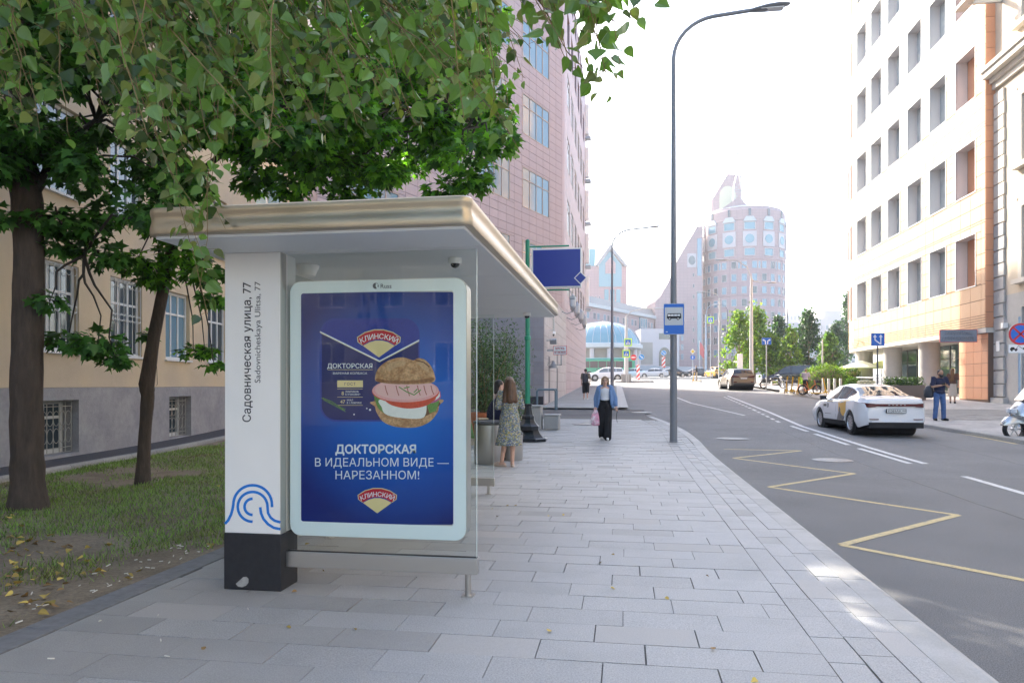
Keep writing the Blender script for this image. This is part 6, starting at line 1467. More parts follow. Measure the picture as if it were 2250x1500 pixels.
# ------------------------------------------------------------------ vehicles (local: +Y is forward, X to the right)
car_glass = M('car_glass', (.025, .03, .035), .05, spec=.9); car_glass_lt = M('car_glass_light', (.16, .19, .20), .05, spec=.9)
tail_red = M('tail_lamp_red', (.085, .004, .007), .15, coat=.6); head_white = M('head_lamp', (.65, .67, .70), .1, coat=.5); alloy = M('alloy_rim', (.55, .55, .56), .3, .9); under = M('underbody', (.012, .012, .013), .8)
def make_car(name, label, cat, S, paint, loc, rz, group=None, glass=None, detail=True, plate_txt=None, rim=None):
    t = thing(name, label, cat, loc, rz, group); L, W = S['L'], S['W']; hw = W / 2; yw = S['wheels']; rw = S['rw']; Ra = rw * 1.16; glass = glass or car_glass
    ip = lambda tab, y: float(np.interp(y, [a for a, b in tab], [b for a, b in tab]))
    top, belt, roofw = S['top'], S['belt'], S['roofw']
    def sect(y):
        e = max(0, abs(y) - (L / 2 - .42)) / .42; w = hw * (1 - S.get('taper', .20) * e ** 2.2)
        zt, zb = ip(top, y), ip(belt, y); zb = min(zb, zt - .03); wr = ip(roofw, y) * w
        zs = S['sill'] + .10 * e
        for q in yw:
            if abs(y - q) < Ra: zs = max(zs, rw + math.sqrt(Ra * Ra - (y - q) ** 2) - .0)
        zm = max(.58, zs + .02)
        zl = max(zs + .005, S['sill'] + .16 + .06 * e); zm = max(zm, zl + .01)
        green = zt - zb > .12
        return [(w * .93, zs), (w * .99, min(zl, zm)), (w, zm), (w * .985, max(zb - .05, zm + .005)), (w * (.95 if green else .93), max(zb, zm + .01)), (wr, zt - (.055 if green else .018)), (wr * .72, zt - (.014 if green else .006)), (0, zt)]
    ys = sorted(set([-L / 2, L / 2] + [round(-L / 2 + L * i / 64, 4) for i in range(65)] + [q + s_ * Ra * k for q in yw for s_ in (-1, 1) for k in (.999, .9, .6)]))
    secs = {y: sect(y) for y in ys}; mb = MB(); nP = 15; rows = []
    for y in ys:
        s_ = secs[y]; full = [(-x, y, z) for x, z in s_] + [(x, y, z) for x, z in reversed(s_[:-1])]; rows.append(len(mb.v)); mb.v += full
    for a, b in zip(rows[:-1], rows[1:]):
        for k in range(nP - 1): mb.f.append([a + k, a + k + 1, b + k + 1, b + k]); mb.m.append(0)
    mb.f.append([rows[0] + k for k in range(nP)]); mb.m.append(0); mb.f.append([rows[-1] + k for k in range(nP)]); mb.m.append(0)
    for i, (x, y, z) in enumerate(mb.v):                                # rounded tail and nose
        e = max(0, abs(y) - (L / 2 - .30)) / .30
        if e > 0:
            k = max(0, (z - .55) / .5); s_ = .085 * min(k, 1.3) ** 1.5 + (.05 * max(0, (.5 - z) / .25)); s_ += .05 * (abs(x) / hw) ** 4
            mb.v[i] = (x, y - math.copysign(s_ * e * e, y), z)
    body = obj('body', mb, paint, t, 32)
    def surf(y, v, side=1, off=.0):
        s_ = sect(y); i = min(6, int(v)); f = v - i; x = s_[i][0] * (1 - f) + s_[i + 1][0] * f; z = s_[i][1] * (1 - f) + s_[i + 1][1] * f
        tx, tz = s_[i + 1][0] - s_[i][0], s_[i + 1][1] - s_[i][1]; l_ = math.hypot(tx, tz) + 1e-6
        return Vector((side * (x + tz / l_ * off), y, z - tx / l_ * off))
    def patch(name_, poly, mat, side, parent=None, off=.006, n=10):   # poly rows: (y, v_low, v_high)
        mb = MB(); k = 5
        for y, v0, v1 in poly:
            for j in range(k): mb.v.append(tuple(surf(y, v0 + (v1 - v0) * j / (k - 1), side, off)))
        for i in range(len(poly) - 1):
            for j in range(k - 1): a = i * k + j; mb.f.append([a, a + 1, a + k + 1, a + k]); mb.m.append(0)
        return obj(name_, mb, mat, parent or body, 40)
    def span(y0, y1, v0, v1, n=8): return [(y0 + (y1 - y0) * i / n, v0, v1) for i in range(n + 1)]
    for side in (-1, 1):
        for y0, y1 in S['side_windows']: patch('side_window', span(y0, y1, 4.12, 4.93), S.get('sideglass') or glass, side, t)
        if detail:
            for y in S['doors']: patch('door_seam', span(y - .006, y + .006, .6, 4., 1), under, side, off=.003)
            for y in S['handles']: mb = MB(); p = surf(y, 3.1, side, .018); mb.box(p, (.03, .17, .028)); obj('door_handle', mb, paint, t, bevel=.008)
            mb = MB(); p = surf(S['mirror'], 4.15, side, .0); mb.box(p + Vector((side * .13, 0, .05)), (.20, .11, .14)); mb.box(p + Vector((side * .03, 0, .0)), (.1, .05, .04)); obj('mirror', mb, blk_gloss, t, bevel=.035)
            patch('sill_trim', span(yw[0] + Ra + .02, yw[1] - Ra - .02, .0, .9), under, side, off=.004)
    def top_patch(name_, y0, y1, f0, f1, mat, off=.006, n=6):           # across the top: from roof edge to roof edge
        mb = MB(); k = 9
        for i in range(n + 1):
            y = y0 + (y1 - y0) * i / n; f = f0 + (f1 - f0) * i / n
            for j in range(k):
                u = -1 + 2 * j / (k - 1); v = 7 - abs(u) * f; p = surf(y, v, 1 if u >= 0 else -1, 0); dy = .01 if y > 0 else -.01; s1, s0 = sect(y + .02)[-1][1], sect(y - .02)[-1][1]; sl = (s1 - s0) / .04; nn = Vector((0, -sl, 1)).normalized(); mb.v.append(tuple(p + nn * off))
        for i in range(n):
            for j in range(k - 1): a = i * k + j; mb.f.append([a, a + 1, a + k + 1, a + k]); mb.m.append(0)
        return obj(name_, mb, mat, t, 40)
    a, b = S['windscreen']; top_patch('windscreen', a, b, 1.95, 1.95, glass)
    a, b = S['rear_window']; top_patch('rear_window', a, b, S.get('rwf', 1.9), 1.9, glass)
    # wheels
    for side in (-1, 1):
        for q in yw:
            c = Vector((side * (hw - .115), q, rw)); mb = MB(); n = 28; prof = [(rw * .66, -.10), (rw * .9, -.108), (rw * .985, -.085), (rw, -.05), (rw, .05), (rw * .985, .085), (rw * .9, .108), (rw * .66, .10)]
            for r_, x in prof:
                for k in range(n): w_ = 2 * math.pi * k / n; mb.v.append((c.x + side * x, c.y + r_ * math.cos(w_), c.z + r_ * math.sin(w_)))
            for i in range(len(prof) - 1):
                for k in range(n): k2 = (k + 1) % n; mb.f.append([i * n + k, i * n + k2, (i + 1) * n + k2, (i + 1) * n + k]); mb.m.append(0)
            wh = obj('wheel', mb, blk, t, 40); mb = MB()
            def ring(r_, x): return [(c.x + side * x, c.y + r_ * math.cos(2 * math.pi * k / 20), c.z + r_ * math.sin(2 * math.pi * k / 20)) for k in range(20)]
            mb.loft([ring(rw * .69, .098), ring(rw * .64, .104), ring(rw * .60, .06)], cap=False)
            for k in range(10):
                w_ = 2 * math.pi * k / 10; d_ = Vector((0, math.cos(w_), math.sin(w_))); p_ = Vector((0, -math.sin(w_), math.cos(w_))); A = c + Vector((side * .085, 0, 0)); mb.add([A + d_ * .03 + p_ * .022, A + d_ * rw * .64 + p_ * .035, A + d_ * rw * .64 - p_ * .035, A + d_ * .03 - p_ * .022], [(0, 1, 2, 3)])
            mb.loft([ring(.05, .095), ring(.045, .1)]); obj('rim', mb, rim or alloy, wh, 40)
            mb = MB(); mb.add(ring(rw * .66, .03), [list(range(20))]); obj('brake_shadow', mb, under, wh)
    mb = MB(); mb.bb((-hw + .24, -L / 2 + .35, S['sill'] - .02), (hw - .24, L / 2 - .35, .5)); 
    for q in yw: mb.bb((-hw + .03, q - Ra * .98, .25), (hw - .03, q + Ra * .98, rw + Ra * .5)) if False else None
    obj('underbody', mb, under, t)
    for q in yw:
        mb = MB(); mb.tube([(-hw + .05, q, rw), (hw - .05, q, rw)], Ra * .995, 20); obj('wheel_well', mb, under, t, 40)
    return t, body, surf, patch, span, sect
SED = dict(L=4.70, W=1.81, wheels=(-1.32, 1.34), rw=.325, sill=.22, taper=.16,
    top=[(-2.35, .98), (-2.30, 1.055), (-2.0, 1.085), (-1.72, 1.10), (-1.35, 1.26), (-.95, 1.405), (-.5, 1.47), (-.1, 1.485), (.3, 1.46), (.62, 1.36), (1.0, 1.17), (1.32, 1.02), (1.8, .93), (2.15, .83), (2.3, .70), (2.35, .62)],
    belt=[(-2.35, .95), (-1.7, 1.03), (-1, .98), (.4, .945), (1.2, .93), (2.35, .60)], roofw=[(-2.35, .90), (-1.75, .88), (-1.3, .70), (-.9, .66), (.3, .66), (.7, .72), (1.25, .86), (2.35, .9)],
    side_windows=((-1.45, -.93), (-.90, -.20), (-.15, .80)), doors=(-.98, -.17, .92), handles=(-.72, .18), mirror=.78, windscreen=(.42, 1.26), rear_window=(-1.66, -.98), sideglass=None)
SUV = dict(L=4.92, W=1.98, wheels=(-1.42, 1.45), rw=.385, sill=.30, taper=.15,
    top=[(-2.46, 1.05), (-2.42, 1.18), (-2.30, 1.32), (-2.05, 1.60), (-1.9, 1.68), (-1.2, 1.745), (-.3, 1.755), (.3, 1.71), (.75, 1.52), (1.2, 1.24), (1.4, 1.13), (2.0, 1.06), (2.3, .95), (2.42, .8), (2.46, .7)],
    belt=[(-2.46, 1.0), (-2.0, 1.12), (0, 1.06), (1.2, 1.04), (2.46, .68)], roofw=[(-2.46, .90), (-2.1, .74), (-1.5, .70), (.3, .70), (.8, .76), (1.4, .88), (2.46, .9)],
    side_windows=((-2.0, -1.25), (-1.2, -.25), (-.2, .9)), doors=(-1.22, -.22, 1.0), handles=(-.95, .1), mirror=.85, windscreen=(.42, 1.32), rear_window=(-2.29, -2.02), rwf=1.85)
VAN = dict(L=5.1, W=1.95, wheels=(-1.6, 1.6), rw=.34, sill=.26, taper=.12,
    top=[(-2.55, 1.1), (-2.52, 1.5), (-2.40, 1.82), (-2.2, 1.9), (-1, 1.92), (.4, 1.90), (.8, 1.78), (1.4, 1.38), (1.75, 1.14), (2.3, .98), (2.5, .8), (2.55, .7)],
    belt=[(-2.55, 1.05), (0, 1.10), (1.2, 1.08), (2.55, .66)], roofw=[(-2.55, .88), (-2.3, .80), (.4, .80), (1., .80), (1.8, .88), (2.55, .9)],
    side_windows=((-2.2, -1.0), (-.9, .25), (.35, 1.3)), doors=(-.95, .3, 1.4), handles=(-.6, .6), mirror=1.25, windscreen=(.85, 1.7), rear_window=(-2.53, -2.40))
def paint(nm, col, rough=.25, metal=.0): return M('paint_' + nm, col, rough, metal, coat=.8, var=.02, vs=2)
white_p = paint('white', (.74, .75, .77)); bronze_p = paint('bronze', (.16, .135, .105), .3, .6); black_p = paint('black', (.02, .016, .014), .2); dark_p = paint('dark_blue', (.03, .035, .045), .25); yellow_p = paint('yellow', (.70, .36, .02))
taxi_y = M('taxi_yellow', (.72, .40, .04), .3, coat=.6); taxi_d = M('taxi_grey', (.07, .07, .08), .3, coat=.6); plate_m = M('number_plate', (.70, .70, .68), .4); txt_k = M('plate_ink', (.01, .01, .01), .5)
def rear_fit(t, L, sect, kind, plate=None, lamp_z=(.80, .90), lampmat=None, bar=True):
    yb = -L / 2; hw_ = sect(yb)[2][0]
    def bx(nm, x0, x1, z0, z1, mat, d=.02, bev=.008, y=None, par=None):
        mb = MB(); mb.bb((x0, (y or yb) - d, z0), (x1, (y or yb) + .03, z1)); return obj(nm, mb, mat, par or t, bevel=bev)
    if kind == 'sedan':
        bx('tail_lamp_bar', -hw_ * .98, hw_ * .98, .83, .905, tail_red, .012, y=yb + .035); 
        for s_ in (-1, 1): 
            mb = MB(); mb.loft([[(s_ * hw_ * .98, yb + .03, .80), (s_ * hw_ * .98, yb + .03, .925), (s_ * hw_ * .70, yb + .018, .905), (s_ * hw_ * .70, yb + .018, .82)], [(s_ * (hw_ + .10), yb + .22, .84), (s_ * (hw_ + .10), yb + .22, .94), (s_ * hw_ * .7, yb + .1, .9), (s_ * hw_ * .7, yb + .1, .83)]]); obj('tail_lamp', mb, tail_red, t)
            bx('reflector', s_ * hw_ * .95 if s_ < 0 else hw_ * .62, -hw_ * .62 if s_ < 0 else hw_ * .95, .455, .48, tail_red, .012)
        bx('bumper_lip', -hw_ * .9, hw_ * .9, .385, .42, white_p, .03); bx('diffuser', -hw_ * .97, hw_ * .97, .22, .38, under, .014)
        p = bx('plate', -.27, .27, .645, .765, blk, .012, .004); pf = bx('plate_face', -.255, .255, .656, .754, plate_m, .016, .002, par=p)
        if plate:
            mb = MB(); f_ = lambda a, b, d=0: Vector((a, yb - .0185, b)); letter(mb, plate[0], f_, -.05, .675, .088, 0, .0008, fit=.36); letter(mb, plate[1], f_, .2, .695, .06, 0, .0008, fit=.09); obj('plate_lettering', mb, txt_k, p)
        mb = MB()
        for i in range(5): mb.bb((-.22 + i * .105, yb - .0145, .865), (-.17 + i * .105, yb - .011, .88))
        obj('boot_badge', mb, chrome, t)
    else:
        for s_ in (-1, 1):
            mb = MB(); mb.loft([[(s_ * hw_ * 1.0, yb - .012, 1.0), (s_ * hw_ * 1.0, yb - .012, 1.13), (s_ * hw_ * .42, yb - .016, 1.08), (s_ * hw_ * .42, yb - .016, 1.02)], [(s_ * (hw_ + .09), yb + .25, 1.03), (s_ * (hw_ + .09), yb + .25, 1.13), (s_ * hw_ * .42, yb + .1, 1.08), (s_ * hw_ * .42, yb + .1, 1.02)]]); obj('tail_lamp', mb, tail_red, t)
            bx('reflector', s_ * hw_ * .95 if s_ < 0 else hw_ * .66, -hw_ * .66 if s_ < 0 else hw_ * .95, .58, .66, tail_red, .012); bx('exhaust', s_ * .62 - .13, s_ * .62 + .13, .42, .52, under, .02)
        bx('bumper', -hw_ * .96, hw_ * .96, .40, .56, M_trim, .03, .02); p = bx('plate', -.27, .27, .86, .975, blk, .012, .004); bx('plate_face', -.255, .255, .87, .965, plate_m, .016, .002, par=p)
        bx('diffuser', -hw_ * .8, hw_ * .8, .30, .40, under, .01)
M_trim = M('dark_trim', (.04, .038, .035), .5)
# --- white and yellow taxi
c0 = Vector((7.45, 23.95, base(23.9) - .10)); rzt = rad(3.5)
tx, body, surf, patch, span, sect = make_car('taxi', 'white saloon taxi with yellow stripe driving away in the right lane', 'car', SED, white_p, tuple(c0), rzt)
rear_fit(tx, SED['L'], sect, 'sedan', ('К089АК', '550'))
for side in (-1, 1):
    patch('yellow_stripe', [(-2.1, 3.55, 3.62), (-1.3, 3.3, 3.9), (-.4, 3.3, 3.9), (.6, 3.35, 3.9), (1.3, 3.4, 3.9), (2.0, 3.3, 3.7)], taxi_y, side, off=.004)
    patch('yellow_flash', [(-1.02, 2.2, 3.2), (-.86, 1.6, 3.2), (-.62, 1.0, 3.2), (-.40, 2.2, 3.2)][:], taxi_y, side, off=.0045)
    patch('grey_wedge', [(-.98, .95, 1.02), (-.80, .95, 1.6), (-.55, .95, 2.5), (-.48, .95, 2.6), (-.28, .95, 1.0)], taxi_d, side, off=.006)
    patch('emblem', [(.46, 2.5, 2.85), (.58, 2.4, 2.95)], taxi_d, side, off=.005); patch('small_mark', [(.66, 2.55, 2.8), (.95, 2.55, 2.8)], M_trim, side, off=.005); patch('small_mark', [(.2, 1.7, 1.78), (.8, 1.7, 1.78)], M_trim, side, off=.005)
mb = MB(); mb.loft([[(-.26, -.34, 1.49), (.26, -.34, 1.49), (.26, -.12, 1.49), (-.26, -.12, 1.49)], [(-.24, -.30, 1.57), (.24, -.30, 1.57), (.24, -.16, 1.57), (-.24, -.16, 1.57)]]); rs = obj('roof_sign', mb, M('roof_sign_cream', (.70, .58, .30), .5), tx, bevel=.015)
mb = MB()
for r_ in range(2):
    for i in range(8):
        if (i + r_) % 2: mb.bb((-.22 + i * .055, -.335, 1.505 + r_ * .025), (-.17 + i * .055, -.318, 1.528 + r_ * .025))
obj('checker_mark', mb, M_trim, rs)
# --- bronze SUV leaving, dark van parked across, far cars
p = at(1626, 57); sv = make_car('suv', 'bronze brown SUV seen from behind at the sunlit junction', 'car', SUV, bronze_p, (p.x, p.y + 2.2, base(p.y + 2) - .1), rad(6)); rear_fit(sv[0], SUV['L'], sv[5], 'suv')
p = at(1745, 66); make_car('minivan', 'long dark brown minivan parked behind the motorcycle', 'car', VAN, black_p, (p.x, p.y, base(p.y) - .02), rad(80), detail=False)
def far_car(nm, lab, S, pt, px, d_, ang, **kw):
    p = at(px, d_); return make_car(nm, lab, 'car', S, pt, (p.x, p.y, base(p.y) - .10), rad(ang), 'cars crossing the far junction', detail=False, **kw)
far_car('crossover', 'white crossover turning at the far left of the junction', SUV, white_p, 1331, 92, 97, glass=car_glass_lt)
far_car('saloon_car', 'silver white saloon on the far side of the junction', SED, paint('silver', (.55, .56, .57)), 1436, 113, 82)
far_car('saloon_car', 'black saloon behind the tall lamp post', SED, black_p, 1480, 117, -84)
far_car('saloon_car', 'dark blue saloon right of the black one', SED, dark_p, 1530, 120, 95)
far_car('saloon_car', 'pale blue saloon half hidden behind the left striped bollard', SED, paint('pale_blue', (.45, .58, .62)), 1392, 118, 88)
tq = far_car('taxi', 'yellow crossover taxi at the far side of the junction', SUV, yellow_p, 1572, 106, 12); rear_fit(tq[0], SUV['L'], tq[5], 'suv')
far_car('saloon_car', 'pale green saloon beside the yellow taxi', SED, paint('pale_green', (.40, .48, .44)), 1592, 112, 15)
far_car('saloon_car', 'navy saloon parked behind the street trees', SED, paint('navy', (.03, .06, .15)), 1715, 92, 85); far_car('saloon_car', 'blue saloon parked under the dense dark tree', SED, paint('mid_blue', (.05, .14, .30)), 1783, 88, 85)
# --- green city bus
p = at(1334, 124); BT = thing('city_bus', 'green city bus crossing behind the white crossover', 'bus', (p.x, p.y, base(p.y) - .1), rad(88)); gb = paint('bus_green', (.02, .32, .17)); L = 9.6
mb = MB(); mb.bb((-1.25, -L / 2, .35), (1.25, L / 2, 3.0)); obj('body', mb, gb, BT, bevel=.14, seg=3)
mb = MB(); mb.bb((-1.0, -L / 2 + .6, 3.0), (1.0, L / 2 - .8, 3.25)); obj('roof_unit', mb, M('bus_roof', (.12, .35, .32), .5), BT, bevel=.08)
for s_ in (-1, 1):
    for i in range(6): mb = MB(); y = -L / 2 + .5 + i * 1.45; mb.bb((s_ * 1.24, y, 1.55), (s_ * 1.262, y + 1.36, 2.65)); obj('side_window', mb, car_glass, BT)
    for y in (-2.6, 3.0): mb = MB(); mb.tube([(s_ * 1.0, y, .48), (s_ * 1.27, y, .48)], .48, 20); w = obj('wheel', mb, blk, BT, 40); mb = MB(); mb.tube([(s_ * 1.27, y, .48), (s_ * 1.29, y, .48)], .26, 16); obj('hub', mb, alloy, w, 40)
    for y in (-.9, 1.6): mb = MB(); mb.bb((s_ * 1.243, y, .45), (s_ * 1.258, y + .12, 2.7)); obj('door', mb, M_trim, BT)
mb = MB(); mb.bb((-1.15, L / 2 - .02, 1.3), (1.15, L / 2 + .015, 2.75)); obj('windscreen', mb, car_glass, BT)
mb = MB(); mb.bb((-1.15, -L / 2 - .015, 1.6), (1.15, -L / 2 + .02, 2.6)); obj('rear_window', mb, car_glass, BT)
# --- two-wheelers
def wheel2(t, c, r_, w_, mat=blk, hub=None, nm='wheel', spokes=6):
    mb = MB(); n = 24; prof = [(r_ * .76, -w_ * .45), (r_ * .93, -w_ * .5), (r_, -w_ * .2), (r_, w_ * .2), (r_ * .93, w_ * .5), (r_ * .76, w_ * .45), (r_ * .74, 0)]
    mb.loft([[(c[0] + x, c[1] + q * math.cos(2 * math.pi * k / n), c[2] + q * math.sin(2 * math.pi * k / n)) for k in range(n)] for q, x in prof + prof[:1]], cap=False); o = obj(nm, mb, mat, t, 50)
    mb = MB()
    for k in range(spokes): w = 2 * math.pi * k / spokes; mb.tube([c, (c[0], c[1] + r_ * .76 * math.cos(w), c[2] + r_ * .76 * math.sin(w))], r_ * .05, 5)
    mb.tube([(c[0] - w_ * .6, c[1], c[2]), (c[0] + w_ * .6, c[1], c[2])], r_ * .16, 10); obj('spokes', mb, hub or alloy, o); return o
# silver maxi scooter at the right edge, front wheel towards the left
silver_p = paint('scooter_silver', (.45, .46, .47), .25, .7)
SC = thing('motor_scooter', 'silver motor scooter parked at the kerb at the right edge', 'scooter', (11.32, 21.5, base(21.5) - .1), rad(98)); SC.scale = (1.12, 1.12, 1.12)
wheel2(SC, (0, .72, .27), .27, .13); wheel2(SC, (0, -.72, .27), .27, .14)
mb = MB(); mb.loft([[(x * w, y, z0 + (z1 - z0) * h) for x, h in ((-1, 0), (-1, .6), (-.5, 1), (.5, 1), (1, .6), (1, 0))] for y, w, z0, z1 in ((1.02, .05, .36, .44), (.92, .10, .36, .56), (.72, .12, .42, .63), (.5, .11, .40, .60), (.42, .07, .42, .5))]); obj('front_mudguard', mb, silver_p, SC, 50)
mb = MB(); mb.loft([[(x * w, y + h * sl, z0 + (z1 - z0) * h) for x, h in ((-1, .1), (-1, .7), (-.4, 1), (.4, 1), (1, .7), (1, .1), (.4, 0), (-.4, 0))] for y, w, z0, z1, sl in ((.80, .12, .62, .80, -.05), (.70, .22, .56, .95, -.1), (.55, .28, .5, 1.02, -.12), (.40, .24, .45, .98, -.1), (.30, .12, .4, .8, 0))]); obj('front_fairing', mb, silver_p, SC, 50)
mb = MB(); mb.box((-.1, .80, .72), (.14, .06, .12), .3); mb.box((.1, .80, .72), (.14, .06, .12), -.3); obj('headlight', mb, head_white, SC, bevel=.02)
mb = MB(); mb.loft([[(-.16, .62, .98), (.16, .62, .98), (.16, .60, .97), (-.16, .60, .97)], [(-.15, .36, 1.30), (.15, .36, 1.30), (.15, .345, 1.29), (-.15, .345, 1.29)]]); obj('windshield', mb, car_glass, SC)
mb = MB(); mb.tube([(-.34, .34, 1.06), (-.1, .40, 1.0), (.1, .40, 1.0), (.34, .34, 1.06)], .018, 8); obj('handlebar', mb, blk, SC)
mb = MB(); mb.loft([[(x * w, y, z0 + (z1 - z0) * h) for x, h in ((-1, 0), (-1, .8), (-.6, 1), (.6, 1), (1, .8), (1, 0))] for y, w, z0, z1 in ((.35, .16, .22, .34), (.0, .18, .2, .38), (-.2, .19, .26, .70), (-.6, .19, .36, .82), (-1.0, .12, .52, .86), (-1.1, .05, .7, .8))]); obj('body', mb, silver_p, SC, 40)
mb = MB(); mb.loft([[(x * w, y, z0 + (z1 - z0) * h) for x, h in ((-1, 0), (-1, .6), (-.6, 1), (.6, 1), (1, .6), (1, 0))] for y, w, z0, z1 in ((-.15, .12, .70, .76), (-.35, .17, .72, .82), (-.7, .17, .80, .92), (-.98, .1, .86, .93))]); obj('seat', mb, blk, SC, 50)
mb = MB(); mb.tube([(0, .72, .27), (0, .52, .7), (0, .42, 1.0)], .035, 8); obj('fork', mb, galv, SC)
# cruiser motorcycle beside the two-arrow sign
p = at(1698, 59); MC = thing('motorcycle', 'black and chrome cruiser motorcycle parked before the dark minivan', 'motorcycle', (p.x, p.y, base(p.y)), rad(-80)); wheel2(MC, (0, .85, .33), .33, .13); wheel2(MC, (0, -.78, .32), .32, .18)
mb = MB(); mb.ell((0, .12, .80), (.17, .34, .15)); obj('tank', mb, blk_gloss, MC, 60); mb = MB(); mb.ell((0, -.38, .66), (.17, .36, .10)); mb.ell((0, -.75, .74), (.14, .2, .07)); obj('seat', mb, blk, MC, 60)
mb = MB(); mb.bb((-.17, -.12, .28), (.17, .38, .62)); mb.tube([(0, .0, .5), (0, -.22, .76)], .09, 10); mb.tube([(0, .2, .5), (0, .34, .78)], .09, 10); obj('engine', mb, chrome, MC, bevel=.03)
mb = MB(); mb.tube([(.2, .3, .4), (.22, -.2, .27), (.22, -1.1, .28)], .05, 8); mb.tube([(-.2, .3, .4), (-.22, -.2, .27), (-.22, -1.1, .28)], .05, 8); obj('exhaust', mb, chrome, MC, 50)
mb = MB(); mb.tube([(.09, .87, .33), (.09, .55, .98)], .028, 8); mb.tube([(-.09, .87, .33), (-.09, .55, .98)], .028, 8); obj('fork', mb, chrome, MC); mb = MB(); mb.tube([(-.42, .30, 1.08), (-.2, .48, 1.1), (.2, .48, 1.1), (.42, .30, 1.08)], .018, 8); obj('handlebar', mb, chrome, MC); mb = MB(); mb.ell((0, .68, .90), (.1, .1, .1)); obj('headlight', mb, chrome, MC, 60)
mb = MB(); mb.loft([[(x * .1, y, z + h) for x, h in ((-1, 0), (0, .05), (1, 0), (1, -.03), (-1, -.03))] for y, z in ((-1.1, .45), (-1.02, .62), (-.8, .69), (-.5, .62))]); mb.loft([[(x * .09, y, z + h) for x, h in ((-1, 0), (0, .04), (1, 0), (1, -.03), (-1, -.03))] for y, z in ((1.18, .5), (1.05, .66), (.85, .70), (.65, .62))]); obj('mudguard', mb, blk_gloss, MC, 50)
mb = MB(); mb.bb((-.34, -.95, .45), (-.18, -.5, .75)); mb.bb((.18, -.95, .45), (.34, -.5, .75)); obj('pannier', mb, blk, MC, bevel=.04)
mb = MB(); mb.tube([(.18, .0, .3), (.3, -.1, .0)], .015, 5); obj('side_stand', mb, galv, MC)
# rental kick scooters and a rental bicycle
sc_y = M('scooter_yellow', (.75, .42, .03), .4); sc_o = M('bicycle_orange', (.72, .20, .03), .4)
def kick(nm, lab, loc, rz, grp='yellow rental scooters by the plaza'):
    t = thing(nm, lab, 'scooter', loc, rz, grp); wheel2(t, (0, .46, .13), .13, .06, sc_y, galv, spokes=5); wheel2(t, (0, -.48, .12), .12, .06, blk, galv, spokes=5)
    mb = MB(); mb.bb((-.09, -.45, .14), (.09, .28, .20)); obj('deck', mb, sc_y, t, bevel=.02); mb = MB(); mb.tube([(0, .46, .13), (0, .40, .32), (0, .24, 1.15)], [.03, .045, .04], 10); obj('stem', mb, sc_y, t, 50)
    mb = MB(); mb.tube([(0, .28, .2), (0, .40, .32)], .045, 8); mb.bb((-.06, .36, .25), (.06, .52, .3)); obj('neck', mb, sc_y, t); mb = MB(); mb.tube([(-.25, .20, 1.16), (0, .24, 1.17), (.25, .20, 1.16)], .018, 8); mb.bb((-.05, .2, 1.15), (.05, .3, 1.22)); obj('handlebar', mb, blk, t); mb = MB(); mb.loft([[(x * .045, y, z) for x in (-1, 1)] + [(x * .045, y, z - .012) for x in (1, -1)] for y, z in ((-.64, .2), (-.5, .27), (-.36, .23))]); obj('mudguard', mb, sc_y, t); return t
for i, (px, d_, rz, lab) in enumerate(((1735, 48, 20, 'leftmost yellow rental scooter of the row'), (1748, 47, 25, 'second yellow rental scooter from the left'), (1760, 46, 15, 'third yellow rental scooter, beside the orange bicycle'), (1799, 44, -115, 'yellow rental scooter at the right end of the row'))):
    kick('kick_scooter', lab, tuple(at(px, d_, .025)), rad(rz))
p = at(1779, 45.5, .025); BK = thing('rental_bicycle', 'orange rental bicycle among the yellow scooters', 'bicycle', tuple(p), rad(-70)); wheel2(BK, (0, .52, .33), .33, .05, blk, galv, spokes=12); wheel2(BK, (0, -.50, .33), .33, .05, blk, galv, spokes=12)
mb = MB(); mb.tube([(0, -.5, .33), (0, -.05, .30), (0, .40, .70), (0, .34, .95)], .03, 8); mb.tube([(0, -.05, .3), (0, -.22, .88)], .03, 8); mb.tube([(0, -.5, .33), (0, -.18, .62)], .02, 6); mb.tube([(0, .52, .33), (0, .40, .72)], .025, 8); obj('frame', mb, sc_o, BK, 40)
mb = MB(); mb.ell((0, -.25, .94), (.1, .15, .045)); obj('saddle', mb, blk, BK, 60); mb = MB(); mb.tube([(-.28, .24, 1.05), (-.1, .36, 1.02), (.1, .36, 1.02), (.28, .24, 1.05)], .015, 6); obj('handlebar', mb, blk, BK); mb = MB(); mb.bb((-.16, .45, .75), (.16, .72, .95)); obj('basket', mb, M_trim, BK, bevel=.02)
mb = MB(); mb.loft([[(x * .04, -.5 + .37 * math.cos(a), .33 + .37 * math.sin(a)) for x in (-1, 1)] + [(x * .04, -.5 + .36 * math.cos(a), .33 + .36 * math.sin(a)) for x in (1, -1)] for a in [rad(q) for q in range(20, 200, 20)]]); obj('mudguard', mb, sc_o, BK)
p = at(1727, 48, .025); t = thing('rack_hoop', 'thin grey parking hoop left of the rental scooters', 'bicycle rack', tuple(p), rad(60)); mb = MB(); mb.tube([(-.35, 0, 0), (-.35, 0, .8), (-.3, 0, .86), (.3, 0, .86), (.35, 0, .8), (.35, 0, 0)], .025, 8); obj('hoop', mb, galv, t, 40)
